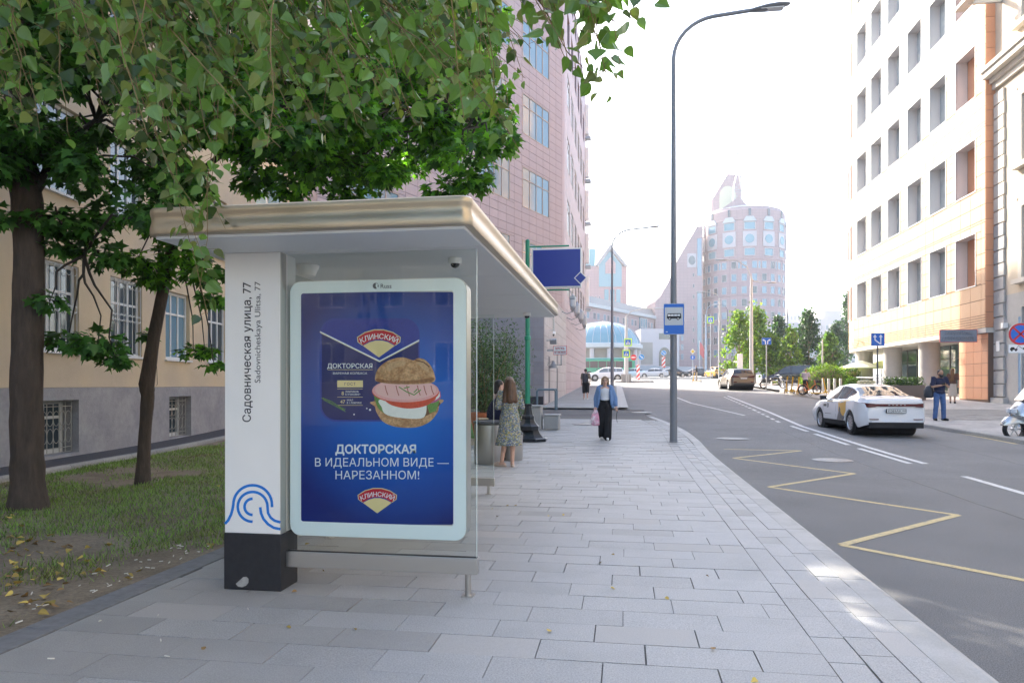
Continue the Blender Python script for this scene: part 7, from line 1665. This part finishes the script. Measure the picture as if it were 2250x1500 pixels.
# bollards, planter, railing, parasols on the terrace
bol = M('steel_bollard', (.55, .52, .46), .4, .3)
for i, (px, l) in enumerate(((1809, 'first'), (1821, 'second'), (1834, 'third'), (1847, 'fourth'))):
    p = at(px, 50, .02); t = thing('bollard', f'{l} pale steel bollard from the left before the round hedge', 'bollard', tuple(p), 0, 'pale bollards before the hedge'); mb = MB(); mb.lathe([(.09, 0), (.09, .92), (.07, .95)], 16); obj('post', mb, bol, t, 40); mb = MB(); mb.lathe([(.11, 0), (.11, .03)], 16); obj('foot_ring', mb, bol, t)
p = at(1985, 39, .02); PL = thing('planter_box', 'brown metal planter with green shrubs left of the man in navy', 'planter', tuple(p)); mb = MB(); mb.bb((-1.0, -.4, 0), (1.0, .4, .78)); mb.bb((-1.03, -.43, .72), (1.03, .43, .78)) if False else None; obj('box', mb, M('planter_brown', (.20, .16, .13), .5, .2), PL, bevel=.015)
mb = MB(); mb.bb((-.97, -.37, .74), (.97, .37, .77)) if False else mb.bb((-.94, -.34, .775), (.94, .34, .80)); obj('soil', mb, soil, PL)
n = 1600; P = np.column_stack([rng.uniform(-.95, .95, n), rng.uniform(-.35, .35, n), .8 + rng.random(n) ** 1.6 * .42]); leaf_cloud('foliage', NARROW, P, rng.uniform(.06, .13, n), rng.normal(0, .5, (n, 3)) + [0, 0, .7], rng.normal(0, .7, (n, 3)) + [0, -.3, .4], [lt[1], dk[0]], PL, False)
RL = thing('terrace_railing', 'pale steel railing in front of the glazed lobby', 'railing', tuple(at(1950, 46)))
a, b = at(1882, 48), at(2006, 44); mb = MB()
for h in (.35, .6, .85, 1.08): obj('rail', MB().tube([a + Vector((0, 0, h)), b + Vector((0, 0, h))], .025 if h < 1 else .04, 8), galv, RL, 40, world=True)
for i in range(6): q = a.lerp(b, i / 5); obj('post', MB().tube([q - Vector((0, 0, .1)), q + Vector((0, 0, 1.08))], .03, 8), galv, RL, 40, world=True)
for px, d_, l in ((1893, 56, 'white terrace parasol left of the columns'), (1937, 60, 'white terrace parasol between the columns')):
    p = at(px, d_); t = thing('parasol', l, 'parasol', tuple(p), 0, 'white terrace parasols'); h = hz(792, d_) - p.z; mb = MB(); mb.tube([(0, 0, 0), (0, 0, h)], .04, 8); obj('pole', mb, galv, t); mb = MB(); mb.lathe([(1.75, h - .62), (1.75, h - .55), (.05, h)], 8, cap=False); obj('canopy', mb, M('parasol_cloth_' + l[-6:].strip(), (.70, .68, .62), .8, trans=.3), t)
# ------------------------------------------------------------------ people (local: facing -Y, feet at z = 0)
def blob(name, mb, mat, parent, vox=.011, smooth=2):
    o = obj(name, mb, mat, parent); m = o.modifiers.new('remesh', 'REMESH'); m.mode = 'VOXEL'; m.voxel_size = vox; m.use_smooth_shade = True
    if smooth: s_ = o.modifiers.new('smooth', 'SMOOTH'); s_.iterations = smooth; s_.factor = .5
    return o
V = Vector
def hand(mb, w, e, curl=.6, s_=1., palm=None):     # wrist w, coming from elbow e: palm, four fingers, thumb
    d_ = (w - e).normalized(); side = d_.cross(palm or V((0, 1, 0)))
    if side.length < .1: side = d_.cross(V((1, 0, 0)))
    side.normalize(); n = side.cross(d_).normalized(); c = w + d_ * .045 * s_
    mb.ell(c, (.036 * s_, .018 * s_, .05 * s_), 10, 7, rot=Matrix((side, n, d_)).transposed())
    for i, (o, l) in enumerate(((-.028, .062), (-.009, .072), (.010, .068), (.027, .054))):
        a = c + side * o * s_ + d_ * .04 * s_; b = a + (d_ * math.cos(curl * .6) + n * math.sin(curl * .6)) * l * .55 * s_; c2 = b + (d_ * math.cos(curl * 1.6) + n * math.sin(curl * 1.6)) * l * .5 * s_
        mb.limb(a, b, .0095 * s_, .009 * s_, 7); mb.limb(b, c2, .009 * s_, .0075 * s_, 7)
    a = c - side * .03 * s_ - d_ * .02 * s_; b = a + (-side * .6 + d_ * .7 + n * .35).normalized() * .04 * s_; mb.limb(a, b, .012 * s_, .010 * s_, 7); mb.limb(b, b + (d_ * .8 + n * .5).normalized() * .03 * s_, .010 * s_, .008 * s_, 7)
def head(mb, c, f, s_=1.):                         # c centre of the head, f facing direction
    f = f.normalized(); r_ = f.cross(V((0, 0, 1))).normalized(); u = r_.cross(f); Rm = Matrix((r_, f, u)).transposed()
    mb.ell(c + u * .018 * s_ - f * .012 * s_, (.074 * s_, .092 * s_, .098 * s_), 16, 12, rot=Rm); mb.ell(c - u * .045 * s_ + f * .02 * s_, (.058 * s_, .066 * s_, .068 * s_), 14, 10, rot=Rm)
    mb.limb(c + f * .082 * s_ + u * .012 * s_, c + f * .10 * s_ - u * .022 * s_, .009 * s_, .014 * s_, 8); mb.ell(c - u * .10 * s_ + f * .052 * s_, (.022 * s_, .02 * s_, .018 * s_), 8, 6, rot=Rm)
    for q in (-1, 1): mb.ell(c + r_ * q * .076 * s_ - u * .01 * s_, (.012 * s_, .022 * s_, .03 * s_), 8, 6, rot=Rm)
    return Rm
def face(parent, c, f, s_=1., brow=None):
    f = f.normalized(); r_ = f.cross(V((0, 0, 1))).normalized(); u = r_.cross(f); e = MB(); m_ = MB()
    for q in (-1, 1):
        e.ell(c + r_ * q * .031 * s_ + f * .078 * s_ + u * .012 * s_, (.013 * s_, .008 * s_, .007 * s_), 8, 6, rot=Matrix((r_, f, u)).transposed())
        e.limb(c + r_ * q * .018 * s_ + f * .084 * s_ + u * .034 * s_, c + r_ * q * .048 * s_ + f * .076 * s_ + u * .034 * s_, .005 * s_, .004 * s_, 6)
    obj('eyes', e, hair_dark, parent, 60); m_.ell(c + f * .083 * s_ - u * .062 * s_, (.024 * s_, .008 * s_, .007 * s_), 10, 6, rot=Matrix((r_, f, u)).transposed()); obj('mouth', m_, M_lip, parent, 60)
M_lip = M('lips', (.38, .13, .12), .5); hair_dark = M('hair_dark', (.015, .012, .010), .5, var=.3, vs=80); hair_brown = M('hair_brown', (.10, .05, .025), .45, var=.5, vs=60, stretch=(1, 1, .15)); hair_fair = M('hair_fair', (.22, .14, .07), .5, var=.4, vs=60, stretch=(1, 1, .2))
denim = M('denim_blue', (.15, .25, .44), .85, var=.15, vs=30, bump=.2, bs=120); jeans = M('jeans', (.06, .12, .27), .85, var=.25, vs=12, bump=.2, bs=100); black_cloth = M('black_cloth', (.010, .010, .012), .9); white_cloth = M('white_cloth', (.62, .63, .66), .85); navy_cloth = M('navy_cloth', (.012, .016, .05), .85, var=.15, vs=20); olive = M('olive_cloth', (.20, .16, .115), .85); shoe_w = M('white_shoe', (.70, .69, .66), .6); tan_cloth = M('tan_cloth', (.42, .31, .22), .85); brown_cloth = M('brown_cloth', (.13, .06, .035), .85)
def legs(mb, hipL, kL, aL, hipR, kR, aR, rt=.082, rk=.056, ra=.04):
    for h, k, a in ((hipL, kL, aL), (hipR, kR, aR)): mb.limb(h, k, rt, rk); mb.limb(k, a, rk * .98, ra); c = k.lerp(a, .32) + V((0, .02, 0)); mb.ell(c, (rk * .95, rk * 1.0, .11), 10, 8)
def foot(mb, a, dirv, s_=1., r_=.042):
    d_ = V((dirv[0], dirv[1], 0)).normalized(); h = V((a.x, a.y, .045)); mb.limb(h - d_ * .045, h + d_ * .03, r_ * .95, r_, 10); mb.limb(h + d_ * .03, h + d_ * .15 * s_ - V((0, 0, .012)), r_, r_ * .78, 10)
def arms(mb, sh, el, wr, r0=.047, r1=.036, r2=.026): mb.limb(sh, el, r0, r1); mb.limb(el, wr, r1, r2)
def torso(mb, hip, chest, neck, w=.17, d_=.11, hw=.16):
    mb.ell(hip, (hw, d_ * 1.02, .13), 16, 10); mb.ell(hip.lerp(chest, .5), (w * .84, d_ * .92, .18), 16, 10); mb.ell(chest, (w, d_, .17), 16, 10); mb.limb(chest + V((-w * .82, .0, .10)), chest + V((w * .82, 0, .10)), .062, .062); mb.limb(chest + V((0, .01, .12)), neck, .062, .05)
def ring_loft(mb, rows, n=20):                       # (cx, cy, z, rx, ry)
    mb.loft([[(cx + rx * math.cos(2 * math.pi * k / n), cy + ry * math.sin(2 * math.pi * k / n), z) for k in range(n)] for cx, cy, z, rx, ry in rows])

# --- woman walking towards the lens, denim shirt, pink bag
t = thing('person', 'woman in open denim shirt and black trousers walking with a pink bag', 'person', (-.5, 19.3, base(19.3)), rad(-3))
HL, HR = V((.085, 0, .90)), V((-.085, 0, .90)); KL, KR = V((.09, -.06, .49)), V((-.085, -.02, .48)); AL, AR = V((.075, -.10, .09)), V((-.09, .16, .13))
SL_, SR_ = V((.165, 0, 1.39)), V((-.165, 0, 1.39)); EL, ER = V((.26, .02, 1.12)), V((-.245, .03, 1.12)); WL, WR = V((.30, -.10, .90)), V((-.25, -.02, .87)); hc = V((0, -.02, 1.575)); fd = V((.05, -1, -.05))
mb = MB(); torso(mb, V((0, 0, .95)), V((0, 0, 1.27)), V((0, -.01, 1.47)), .155, .105, .16); legs(mb, HL, KL, AL, HR, KR, AR); arms(mb, SL_, EL, WL); arms(mb, SR_, ER, WR); mb.limb(V((0, 0, 1.42)), hc - V((0, -.02, .06)), .05, .048); head(mb, hc, fd)
hand(mb, WL, EL, .8); hand(mb, WR, ER, 1.2); body = blob('body', mb, skin, t, .009); face(t, hc, fd)
mb = MB(); torso(mb, V((0, 0, 1.08)), V((0, 0, 1.26)), V((0, .0, 1.40)), .158, .115, .135); blob('top', mb, white_cloth, t, .010)
mb = MB()
for x in (-1, 1): mb.limb(V((x * .09, 0, .90)), (KL if x > 0 else KR) + V((0, .0, 0)), .11, .10); mb.limb(KL if x > 0 else KR, (AL if x > 0 else AR) + V((0, .01, -.015)), .10, .105)
mb.ell((0, 0, .95), (.172, .122, .13)); mb.ell((0, 0, 1.05), (.152, .118, .06)); blob('trousers', mb, black_cloth, t, .011)
mb = MB()
for x, s_, e, w in ((1, SL_, EL, WL), (-1, SR_, ER, WR)):
    mb.limb(s_, e, .066, .070); mb.limb(e, e.lerp(w, .86), .070, .05); mb.limb(V((x * .12, .06, 1.40)), V((x * .15, .09, .93)), .07, .055); mb.limb(V((x * .155, -.02, 1.36)), V((x * .20, -.03, .90)), .06, .05); mb.limb(V((x * .14, -.09, 1.30)), V((x * .175, -.10, .95)), .03, .03); mb.limb(V((x * .05, .04, 1.45)), V((x * .13, .0, 1.42)), .045, .06)
mb.limb(V((0, .085, 1.40)), V((0, .10, .94)), .07, .07); blob('denim_shirt', mb, denim, t, .011)
mb = MB(); foot(mb, AL, (0.1, -1)); foot(mb, V((AR.x, AR.y, 0)), (-.1, -1)); blob('shoes', mb, shoe_w, t, .008)
mb = MB(); mb.ell(hc + V((0, .025, .04)), (.088, .098, .095)); 
for x in (-1, 1): mb.limb(hc + V((x * .07, .02, .06)), hc + V((x * .085, .01, -.09)), .032, .028); mb.limb(hc + V((x * .085, .01, -.09)), hc + V((x * .12, .02, -.13)), .03, .012)
mb.limb(hc + V((0, .07, .0)), hc + V((0, .07, -.12)), .06, .05); blob('hair', mb, hair_fair, t, .009)
bg = thing('shopping_bag', 'pink and white plastic carrier bag in the walking woman\'s hand', 'bag', (-.75, 19.27, base(19.3) + .38)); pinkm = M('pink_plastic', (.70, .30, .42), .35, var=.4, vs=12, col2=(.78, .68, .72), c2s=7)
mb = MB(); ring_loft(mb, [(0, 0, 0, .07, .05), (0, 0, .03, .13, .08), (.01, 0, .14, .14, .09), (.0, 0, .26, .115, .075), (.0, 0, .36, .07, .05), (0, 0, .42, .03, .025)]); obj('sack', mb, pinkm, bg, 60); mb = MB(); mb.tube([(-.02, 0, .40), (-.035, 0, .47), (0, 0, .50), (.03, 0, .47), (.02, 0, .40)], .008, 6); obj('handles', mb, pinkm, bg)
mb = MB(); mb.tube([(-.5 + .31, 19.17, base(19) + .86), (-.5 + .32, 19.12, base(19) + .78), (-.5 + .30, 19.12, base(19) + .62), (-.5 + .325, 19.12, base(19) + .48)], .006, 6); tag(obj('phone_cable', mb, blk), 'thin dark cord hanging from the walking woman\'s hand', 'cord')
# --- woman in floral dress seen from behind at the bin
def floral():
    m = bpy.data.materials.new('floral_print'); m.use_nodes = True; N = m.node_tree.nodes; L = m.node_tree.links; b = N['Principled BSDF']; b.inputs['Roughness'].default_value = .85
    g = N.new('ShaderNodeNewGeometry'); vo = N.new('ShaderNodeTexVoronoi'); vo.inputs['Scale'].default_value = 80; L.new(g.outputs['Position'], vo.inputs['Vector']); sp = N.new('ShaderNodeSeparateColor'); L.new(vo.outputs['Color'], sp.inputs[0])
    r = N.new('ShaderNodeValToRGB'); r.color_ramp.interpolation = 'CONSTANT'; e = r.color_ramp.elements; e[0].color = (.10, .13, .18, 1); e[1].position = .3; e[1].color = (.30, .34, .32, 1)
    for p_, c_ in ((.48, (.50, .38, .07)), (.62, (.52, .52, .46)), (.76, (.08, .12, .32)), (.88, (.16, .24, .10))): k = e.new(p_); k.color = (*c_, 1)
    L.new(sp.outputs[0], r.inputs[0]); L.new(r.outputs[0], b.inputs['Base Color']); return m
t = thing('person', 'woman with long brown hair in a floral midi dress behind the shelter', 'person', (-2.13, 13.3, 0), rad(196))
HL, HR = V((.085, 0, .90)), V((-.085, 0, .90)); KL, KR = V((.05, -.05, .49)), V((-.08, .0, .49)); AL, AR = V((-.03, -.10, .10)), V((-.13, .03, .10))
AL, AR = V((.14, -.04, .10)), V((-.05, .02, .10)); KL, KR = V((.09, -.03, .49)), V((-.06, -.02, .49))
SL_, SR_ = V((.17, 0, 1.38)), V((-.165, 0, 1.38)); EL, ER = V((.22, .0, 1.12)), V((-.24, -.04, 1.12)); WL, WR = V((.12, -.20, 1.10)), V((-.10, -.25, 1.18)); hc = V((0, -.03, 1.565)); fd = V((-.2, -1, -.25))
mb = MB(); torso(mb, V((0, 0, .95)), V((0, 0, 1.26)), V((0, 0, 1.46)), .155, .105, .17); legs(mb, HL, KL, AL, HR, KR, AR, .085, .056, .038); arms(mb, SL_, EL, WL); arms(mb, SR_, ER, WR); mb.limb(V((0, 0, 1.42)), hc - V((0, -.03, .06)), .05, .048); head(mb, hc, fd); hand(mb, WL, EL, .8, palm=V((0, 0, 1))); hand(mb, WR, ER, .8, palm=V((0, 0, 1)))
for a, d_ in ((AL, (.8, -.6)), (AR, (-.1, -1))): foot(mb, a, d_, .9, .036)
blob('body', mb, skin, t, .009); face(t, hc, fd)
mb = MB(); ring_loft(mb, [(.02, 0, .40, .255, .20), (.02, 0, .44, .25, .195), (.01, 0, .60, .225, .175), (0, 0, .80, .20, .155), (0, .01, .95, .185, .145), (0, 0, 1.08, .155, .122), (0, 0, 1.22, .168, .125), (0, 0, 1.34, .175, .115), (0, 0, 1.42, .13, .085), (0, 0, 1.45, .07, .06)]); mb.limb(SL_, EL, .066, .062); mb.limb(SR_, ER, .066, .062); mb.limb(EL, EL.lerp(WL, .5), .06, .05); mb.limb(ER, ER.lerp(WR, .5), .06, .05)
blob('dress', mb, floral(), t, .011)
mb = MB(); mb.ell(hc + V((0, .025, .035)), (.09, .10, .10)); mb.limb(hc + V((0, .075, .02)), V((.0, .10, 1.26)), .085, .085); mb.limb(hc + V((.06, .05, 0)), V((.10, .09, 1.24)), .05, .05); mb.limb(hc + V((-.06, .05, 0)), V((-.10, .09, 1.24)), .05, .05); blob('hair', mb, hair_brown, t, .010)
mb = MB(); 
for a, d_ in ((AL, (.8, -.6)), (AR, (-.1, -1))):
    d_ = V((d_[0], d_[1], 0)).normalized(); mb.limb(V((a.x, a.y, .022)) - d_ * .06, V((a.x, a.y, .018)) + d_ * .15, .036, .03); mb.limb(V((a.x, a.y, .05)) + d_ * .08, V((a.x, a.y, .035)) + d_ * .16, .042, .03)
blob('shoes', mb, M('beige_shoe', (.55, .42, .34), .5), t, .008)
# --- second person half hidden beside her with a dark bag
t = thing('person', 'person in pale pink top with a black bag beside the woman in the floral dress', 'person', (-2.52, 14.35, 0), rad(120))
HL, HR = V((.085, 0, .88)), V((-.085, 0, .88)); KL, KR = V((.09, -.03, .48)), V((-.09, -.03, .48)); AL, AR = V((.09, 0, .09)), V((-.09, 0, .09)); SL_, SR_ = V((.165, 0, 1.34)), V((-.165, 0, 1.34)); EL, ER = V((.24, .0, 1.08)), V((-.24, 0, 1.08)); WL, WR = V((.20, -.18, .98)), V((-.2, -.18, .98)); hc = V((0, -.02, 1.52)); fd = V((0, -1, -.2))
mb = MB(); torso(mb, V((0, 0, .93)), V((0, 0, 1.23)), V((0, 0, 1.42)), .155, .105); legs(mb, HL, KL, AL, HR, KR, AR); arms(mb, SL_, EL, WL); arms(mb, SR_, ER, WR); mb.limb(V((0, 0, 1.38)), hc - V((0, -.02, .06)), .05, .048); head(mb, hc, fd); hand(mb, WL, EL); hand(mb, WR, ER); blob('body', mb, skin, t, .01); face(t, hc, fd)
mb = MB(); torso(mb, V((0, 0, .98)), V((0, 0, 1.23)), V((0, 0, 1.38)), .168, .12); mb.limb(SL_, EL, .066, .055); mb.limb(SR_, ER, .066, .055); blob('top', mb, M('pink_cloth', (.52, .36, .32), .85), t, .012)
mb = MB(); mb.ell((0, 0, .92), (.17, .125, .13)); legs(mb, HL, KL, AL, HR, KR, AR, .1, .08, .07); blob('trousers', mb, black_cloth, t, .012); mb = MB(); foot(mb, AL, (0, -1)); foot(mb, AR, (0, -1)); blob('shoes', mb, black_cloth, t, .009); mb = MB(); mb.ell(hc + V((0, .025, .035)), (.088, .098, .095)); mb.limb(hc + V((0, .07, 0)), hc + V((0, .08, -.12)), .07, .06); blob('hair', mb, hair_dark, t, .01)
sb = thing('shoulder_bag', 'large black shoulder bag hanging beside the woman in the floral dress', 'bag', (-2.50, 14.08, .72)); mb = MB(); ring_loft(mb, [(0, 0, 0, .20, .10), (0, 0, .05, .23, .13), (0, 0, .30, .22, .13), (.02, 0, .48, .16, .10), (.05, 0, .56, .08, .06)]); obj('sack', mb, navy_cloth, sb, 60); mb = MB(); mb.tube([(-.1, 0, .45), (.02, .1, .66), (.12, 0, .5)], .015, 6); obj('strap', mb, black_cloth, sb)
# --- man in navy T-shirt looking at his phone
t = thing('person', 'bearded man in navy T-shirt and jeans looking at his phone', 'person', (10.84, 26.85, base(26.85) + .025), rad(8))
HL, HR = V((.095, 0, .93)), V((-.095, 0, .93)); KL, KR = V((.125, -.02, .50)), V((-.125, -.02, .50)); AL, AR = V((.15, .01, .09)), V((-.15, .01, .09)); SL_, SR_ = V((.20, 0, 1.45)), V((-.20, 0, 1.45)); EL, ER = V((.27, -.06, 1.17)), V((-.27, -.06, 1.17)); WL, WR = V((.075, -.27, 1.22)), V((-.07, -.27, 1.22)); hc = V((0, -.07, 1.63)); fd = V((-.05, -1, -.55))
mb = MB(); torso(mb, V((0, 0, 1.0)), V((0, 0, 1.32)), V((0, -.02, 1.52)), .19, .13, .17); legs(mb, HL, KL, AL, HR, KR, AR, .095, .066, .045); arms(mb, SL_, EL, WL, .058, .045, .032); arms(mb, SR_, ER, WR, .058, .045, .032); mb.limb(V((0, 0, 1.48)), hc - V((0, -.03, .06)), .062, .058); head(mb, hc, fd, 1.05); hand(mb, WL, EL, 1.0, 1.1, V((0, 0, 1))); hand(mb, WR, ER, 1.0, 1.1, V((0, 0, 1))); blob('body', mb, skin_tan, t, .009); face(t, hc, fd, 1.05)
mb = MB(); torso(mb, V((0, 0, .98)), V((0, 0, 1.32)), V((0, -.01, 1.49)), .205, .15, .185); mb.ell((0, 0, 1.12), (.185, .15, .2)); mb.limb(SL_, SL_.lerp(EL, .72), .085, .08); mb.limb(SR_, SR_.lerp(ER, .72), .085, .08); blob('t_shirt', mb, navy_cloth, t, .012)
mb = MB(); mb.ell((0, 0, .94), (.175, .135, .13)); legs(mb, HL, KL, AL, HR, KR, AR, .105, .082, .075); blob('jeans', mb, jeans, t, .011); mb = MB(); foot(mb, AL, (.35, -1), 1.1, .048); foot(mb, AR, (-.25, -1), 1.1, .048); blob('shoes', mb, black_cloth, t, .009)
mb = MB(); u = V((0, -.4, 1)).normalized(); mb.ell(hc + V((0, .03, .055)), (.088, .10, .085)); mb.ell(hc + V((0, .05, .0)), (.082, .07, .09)); blob('hair', mb, hair_dark, t, .009); mb = MB(); mb.ell(hc + V((0, -.055, -.095)), (.062, .05, .055)); mb.limb(hc + V((.066, -.03, -.03)), hc + V((.045, -.06, -.1)), .016, .03); mb.limb(hc + V((-.066, -.03, -.03)), hc + V((-.045, -.06, -.1)), .016, .03); blob('beard', mb, hair_dark, t, .009)
ph = thing('phone', 'dark phone held by the man in navy', 'phone', (10.84, 26.85 - .37, base(26.85) + 1.29), rad(8)); mb = MB(); mb.box((0, 0, 0), (.15, .075, .012), rot=Matrix.Rotation(-.9, 3, 'X') @ Matrix.Identity(3)); obj('case', mb, blk_gloss, ph, bevel=.005); mb = MB(); mb.box((0, -.006, .008), (.135, .062, .002), rot=Matrix.Rotation(-.9, 3, 'X')); obj('screen', mb, car_glass, ph)
bp = thing('backpack', 'dark bag hanging at the side of the man in navy', 'bag', (10.84 - .30, 26.98, base(26.9) + .80), rad(20)); mb = MB(); ring_loft(mb, [(0, 0, 0, .10, .13), (0, 0, .05, .14, .17), (0, 0, .25, .14, .17), (.02, 0, .40, .10, .12), (.04, 0, .44, .05, .06)]); obj('sack', mb, M('bag_slate', (.03, .035, .045), .6), bp, 60); mb = MB(); mb.tube([(.03, 0, .4), (.12, -.02, .62), (.16, .05, .74)], .018, 6); obj('strap', mb, black_cloth, bp)
# --- simpler distant people
def walker(label, loc, rz, top_m, leg_m, hair_m, H=1.72, sk=skin, stride=.0, shorts=False, long_hair=0, lean=0., armf=None, skirt=False):
    t = thing('person', label, 'person', loc, rz); k = H / 1.72; Z = lambda x, y, z: V((x * k, y * k, z * k))
    HL, HR = Z(.09, 0, .91), Z(-.09, 0, .91); KL, KR = Z(.095, -stride * .5 - .02, .49), Z(-.095, stride * .35 - .02, .49); AL, AR = Z(.09, -stride, .09), Z(-.09, stride, .10)
    SL_, SR_ = Z(.18, -lean, 1.42), Z(-.18, -lean, 1.42); a = armf or 0; EL, ER = Z(.24, .04 - a * .3 - lean, 1.14), Z(-.24, .04 - a * .3 - lean, 1.14); WL, WR = Z(.23, -.08 - a - lean, .92 + a * .35), Z(-.23, -.08 - a - lean, .92 + a * .35); hc = Z(0, -.02 - lean * 1.2, 1.60); fd = V((0, -1, -.1))
    mb = MB(); torso(mb, Z(0, 0, .97), Z(0, -lean * .7, 1.29), Z(0, -lean, 1.49), .17 * k, .115 * k); legs(mb, HL, KL, AL, HR, KR, AR); arms(mb, SL_, EL, WL); arms(mb, SR_, ER, WR); mb.limb(Z(0, -lean, 1.45), hc - Z(0, -.02, .06), .052, .05); head(mb, hc, fd, k); hand(mb, WL, EL); hand(mb, WR, ER); blob('body', mb, sk, t, .011); face(t, hc, fd, k)
    mb = MB(); torso(mb, Z(0, 0, 1.0), Z(0, -lean * .7, 1.29), Z(0, -lean, 1.45), .185 * k, .13 * k, .18 * k); mb.limb(SL_, SL_.lerp(EL, .8), .075, .07); mb.limb(SR_, SR_.lerp(ER, .8), .075, .07); blob('top', mb, top_m, t, .013)
    mb = MB(); mb.ell(Z(0, 0, .93), (.175 * k, .13 * k, .13)); 
    if shorts: mb.limb(HL, KL + V((0, 0, -.06)), .11, .10); mb.limb(HR, KR + V((0, 0, -.06)), .11, .10)
    elif skirt: ring_loft(mb, [(0, 0, .35, .22, .18), (0, 0, .9, .17, .13), (0, 0, 1.0, .15, .12)])
    else: legs(mb, HL, KL, AL, HR, KR, AR, .10, .08, .07)
    blob('shorts' if shorts else ('skirt' if skirt else 'trousers'), mb, leg_m, t, .013); mb = MB(); foot(mb, AL, (.15, -1)); foot(mb, AR, (-.15, -1)); blob('shoes', mb, shoe_w if shorts else black_cloth, t, .01)
    mb = MB(); mb.ell(hc + V((0, .025, .04)), (.088, .098, .09)); 
    if long_hair: mb.limb(hc + V((0, .06, 0)), hc + V((0, .08, -long_hair)), .085, .09)
    blob('hair', mb, hair_m, t, .011); return t
p = at(1287, 40.2, .045); walker('young man with backpack and black shorts walking away by the pink building', tuple(p), rad(185), olive, black_cloth, hair_dark, 1.74, skin, .08, True)
bp = thing('backpack', 'dark grey backpack on the man walking away', 'bag', (p.x - .02, p.y - .19, p.z + .98)); mb = MB(); ring_loft(mb, [(0, 0, 0, .14, .07), (0, 0, .05, .165, .10), (0, 0, .35, .16, .10), (0, 0, .46, .12, .07), (0, 0, .5, .05, .03)]); obj('sack', mb, M('backpack_grey', (.05, .05, .06), .8), bp, 60); mb = MB(); mb.tube([(.1, .05, .45), (.12, .16, .5), (.12, .28, .42)], .02, 6); mb.tube([(-.1, .05, .45), (-.12, .16, .5), (-.12, .28, .42)], .02, 6); obj('strap', mb, black_cloth, bp)
p = at(2093, 35.5, .025); walker('woman with long brown hair in a brown jacket beside the terracotta wall', tuple(p), rad(150), brown_cloth, M('cream_skirt', (.55, .45, .36), .8), M('hair_auburn', (.20, .09, .03), .5), 1.72, skin, .0, False, .45, skirt=True)
p = at(1531, 84, -.10); kick('kick_scooter', 'yellow scooter ridden across the sunlit junction', tuple(p), rad(84)); walker('rider in black T-shirt standing on a yellow scooter at the junction', (p.x, p.y, p.z + .2), rad(-92), black_cloth, tan_cloth, M('hair_light', (.30, .20, .12), .6), 1.75, skin, .0, armf=.28, lean=.05)
p = at(1770, 46.8, .025); walker('person in pale top bending over the rental scooters', tuple(p), rad(160), M('pale_pink_top', (.55, .45, .45), .85), black_cloth, M('hair_blond', (.36, .26, .14), .6), 1.65, skin, .0, armf=.3, lean=.12)
p = at(1912, 49, .02); walker('person in white sitting height behind the terrace railing', (p.x, p.y, p.z - .5), rad(20), white_cloth, black_cloth, hair_brown, 1.6) if False else None
# ------------------------------------------------------------------ sunlit air over the street
hz_m = bpy.data.materials.new('haze'); hz_m.use_nodes = True; nt = hz_m.node_tree; nt.nodes.remove(nt.nodes['Principled BSDF']); pv = nt.nodes.new('ShaderNodeVolumePrincipled'); pv.inputs['Color'].default_value = (.93, .95, 1, 1); pv.inputs['Density'].default_value = .0006; pv.inputs['Anisotropy'].default_value = .35
nt.links.new(pv.outputs[0], nt.nodes['Material Output'].inputs['Volume'])
mb = MB(); mb.bb((-890, -58, -2.), (890, 1400, 75)); hzo = obj('haze', mb, hz_m); hzo['kind'] = 'stuff'
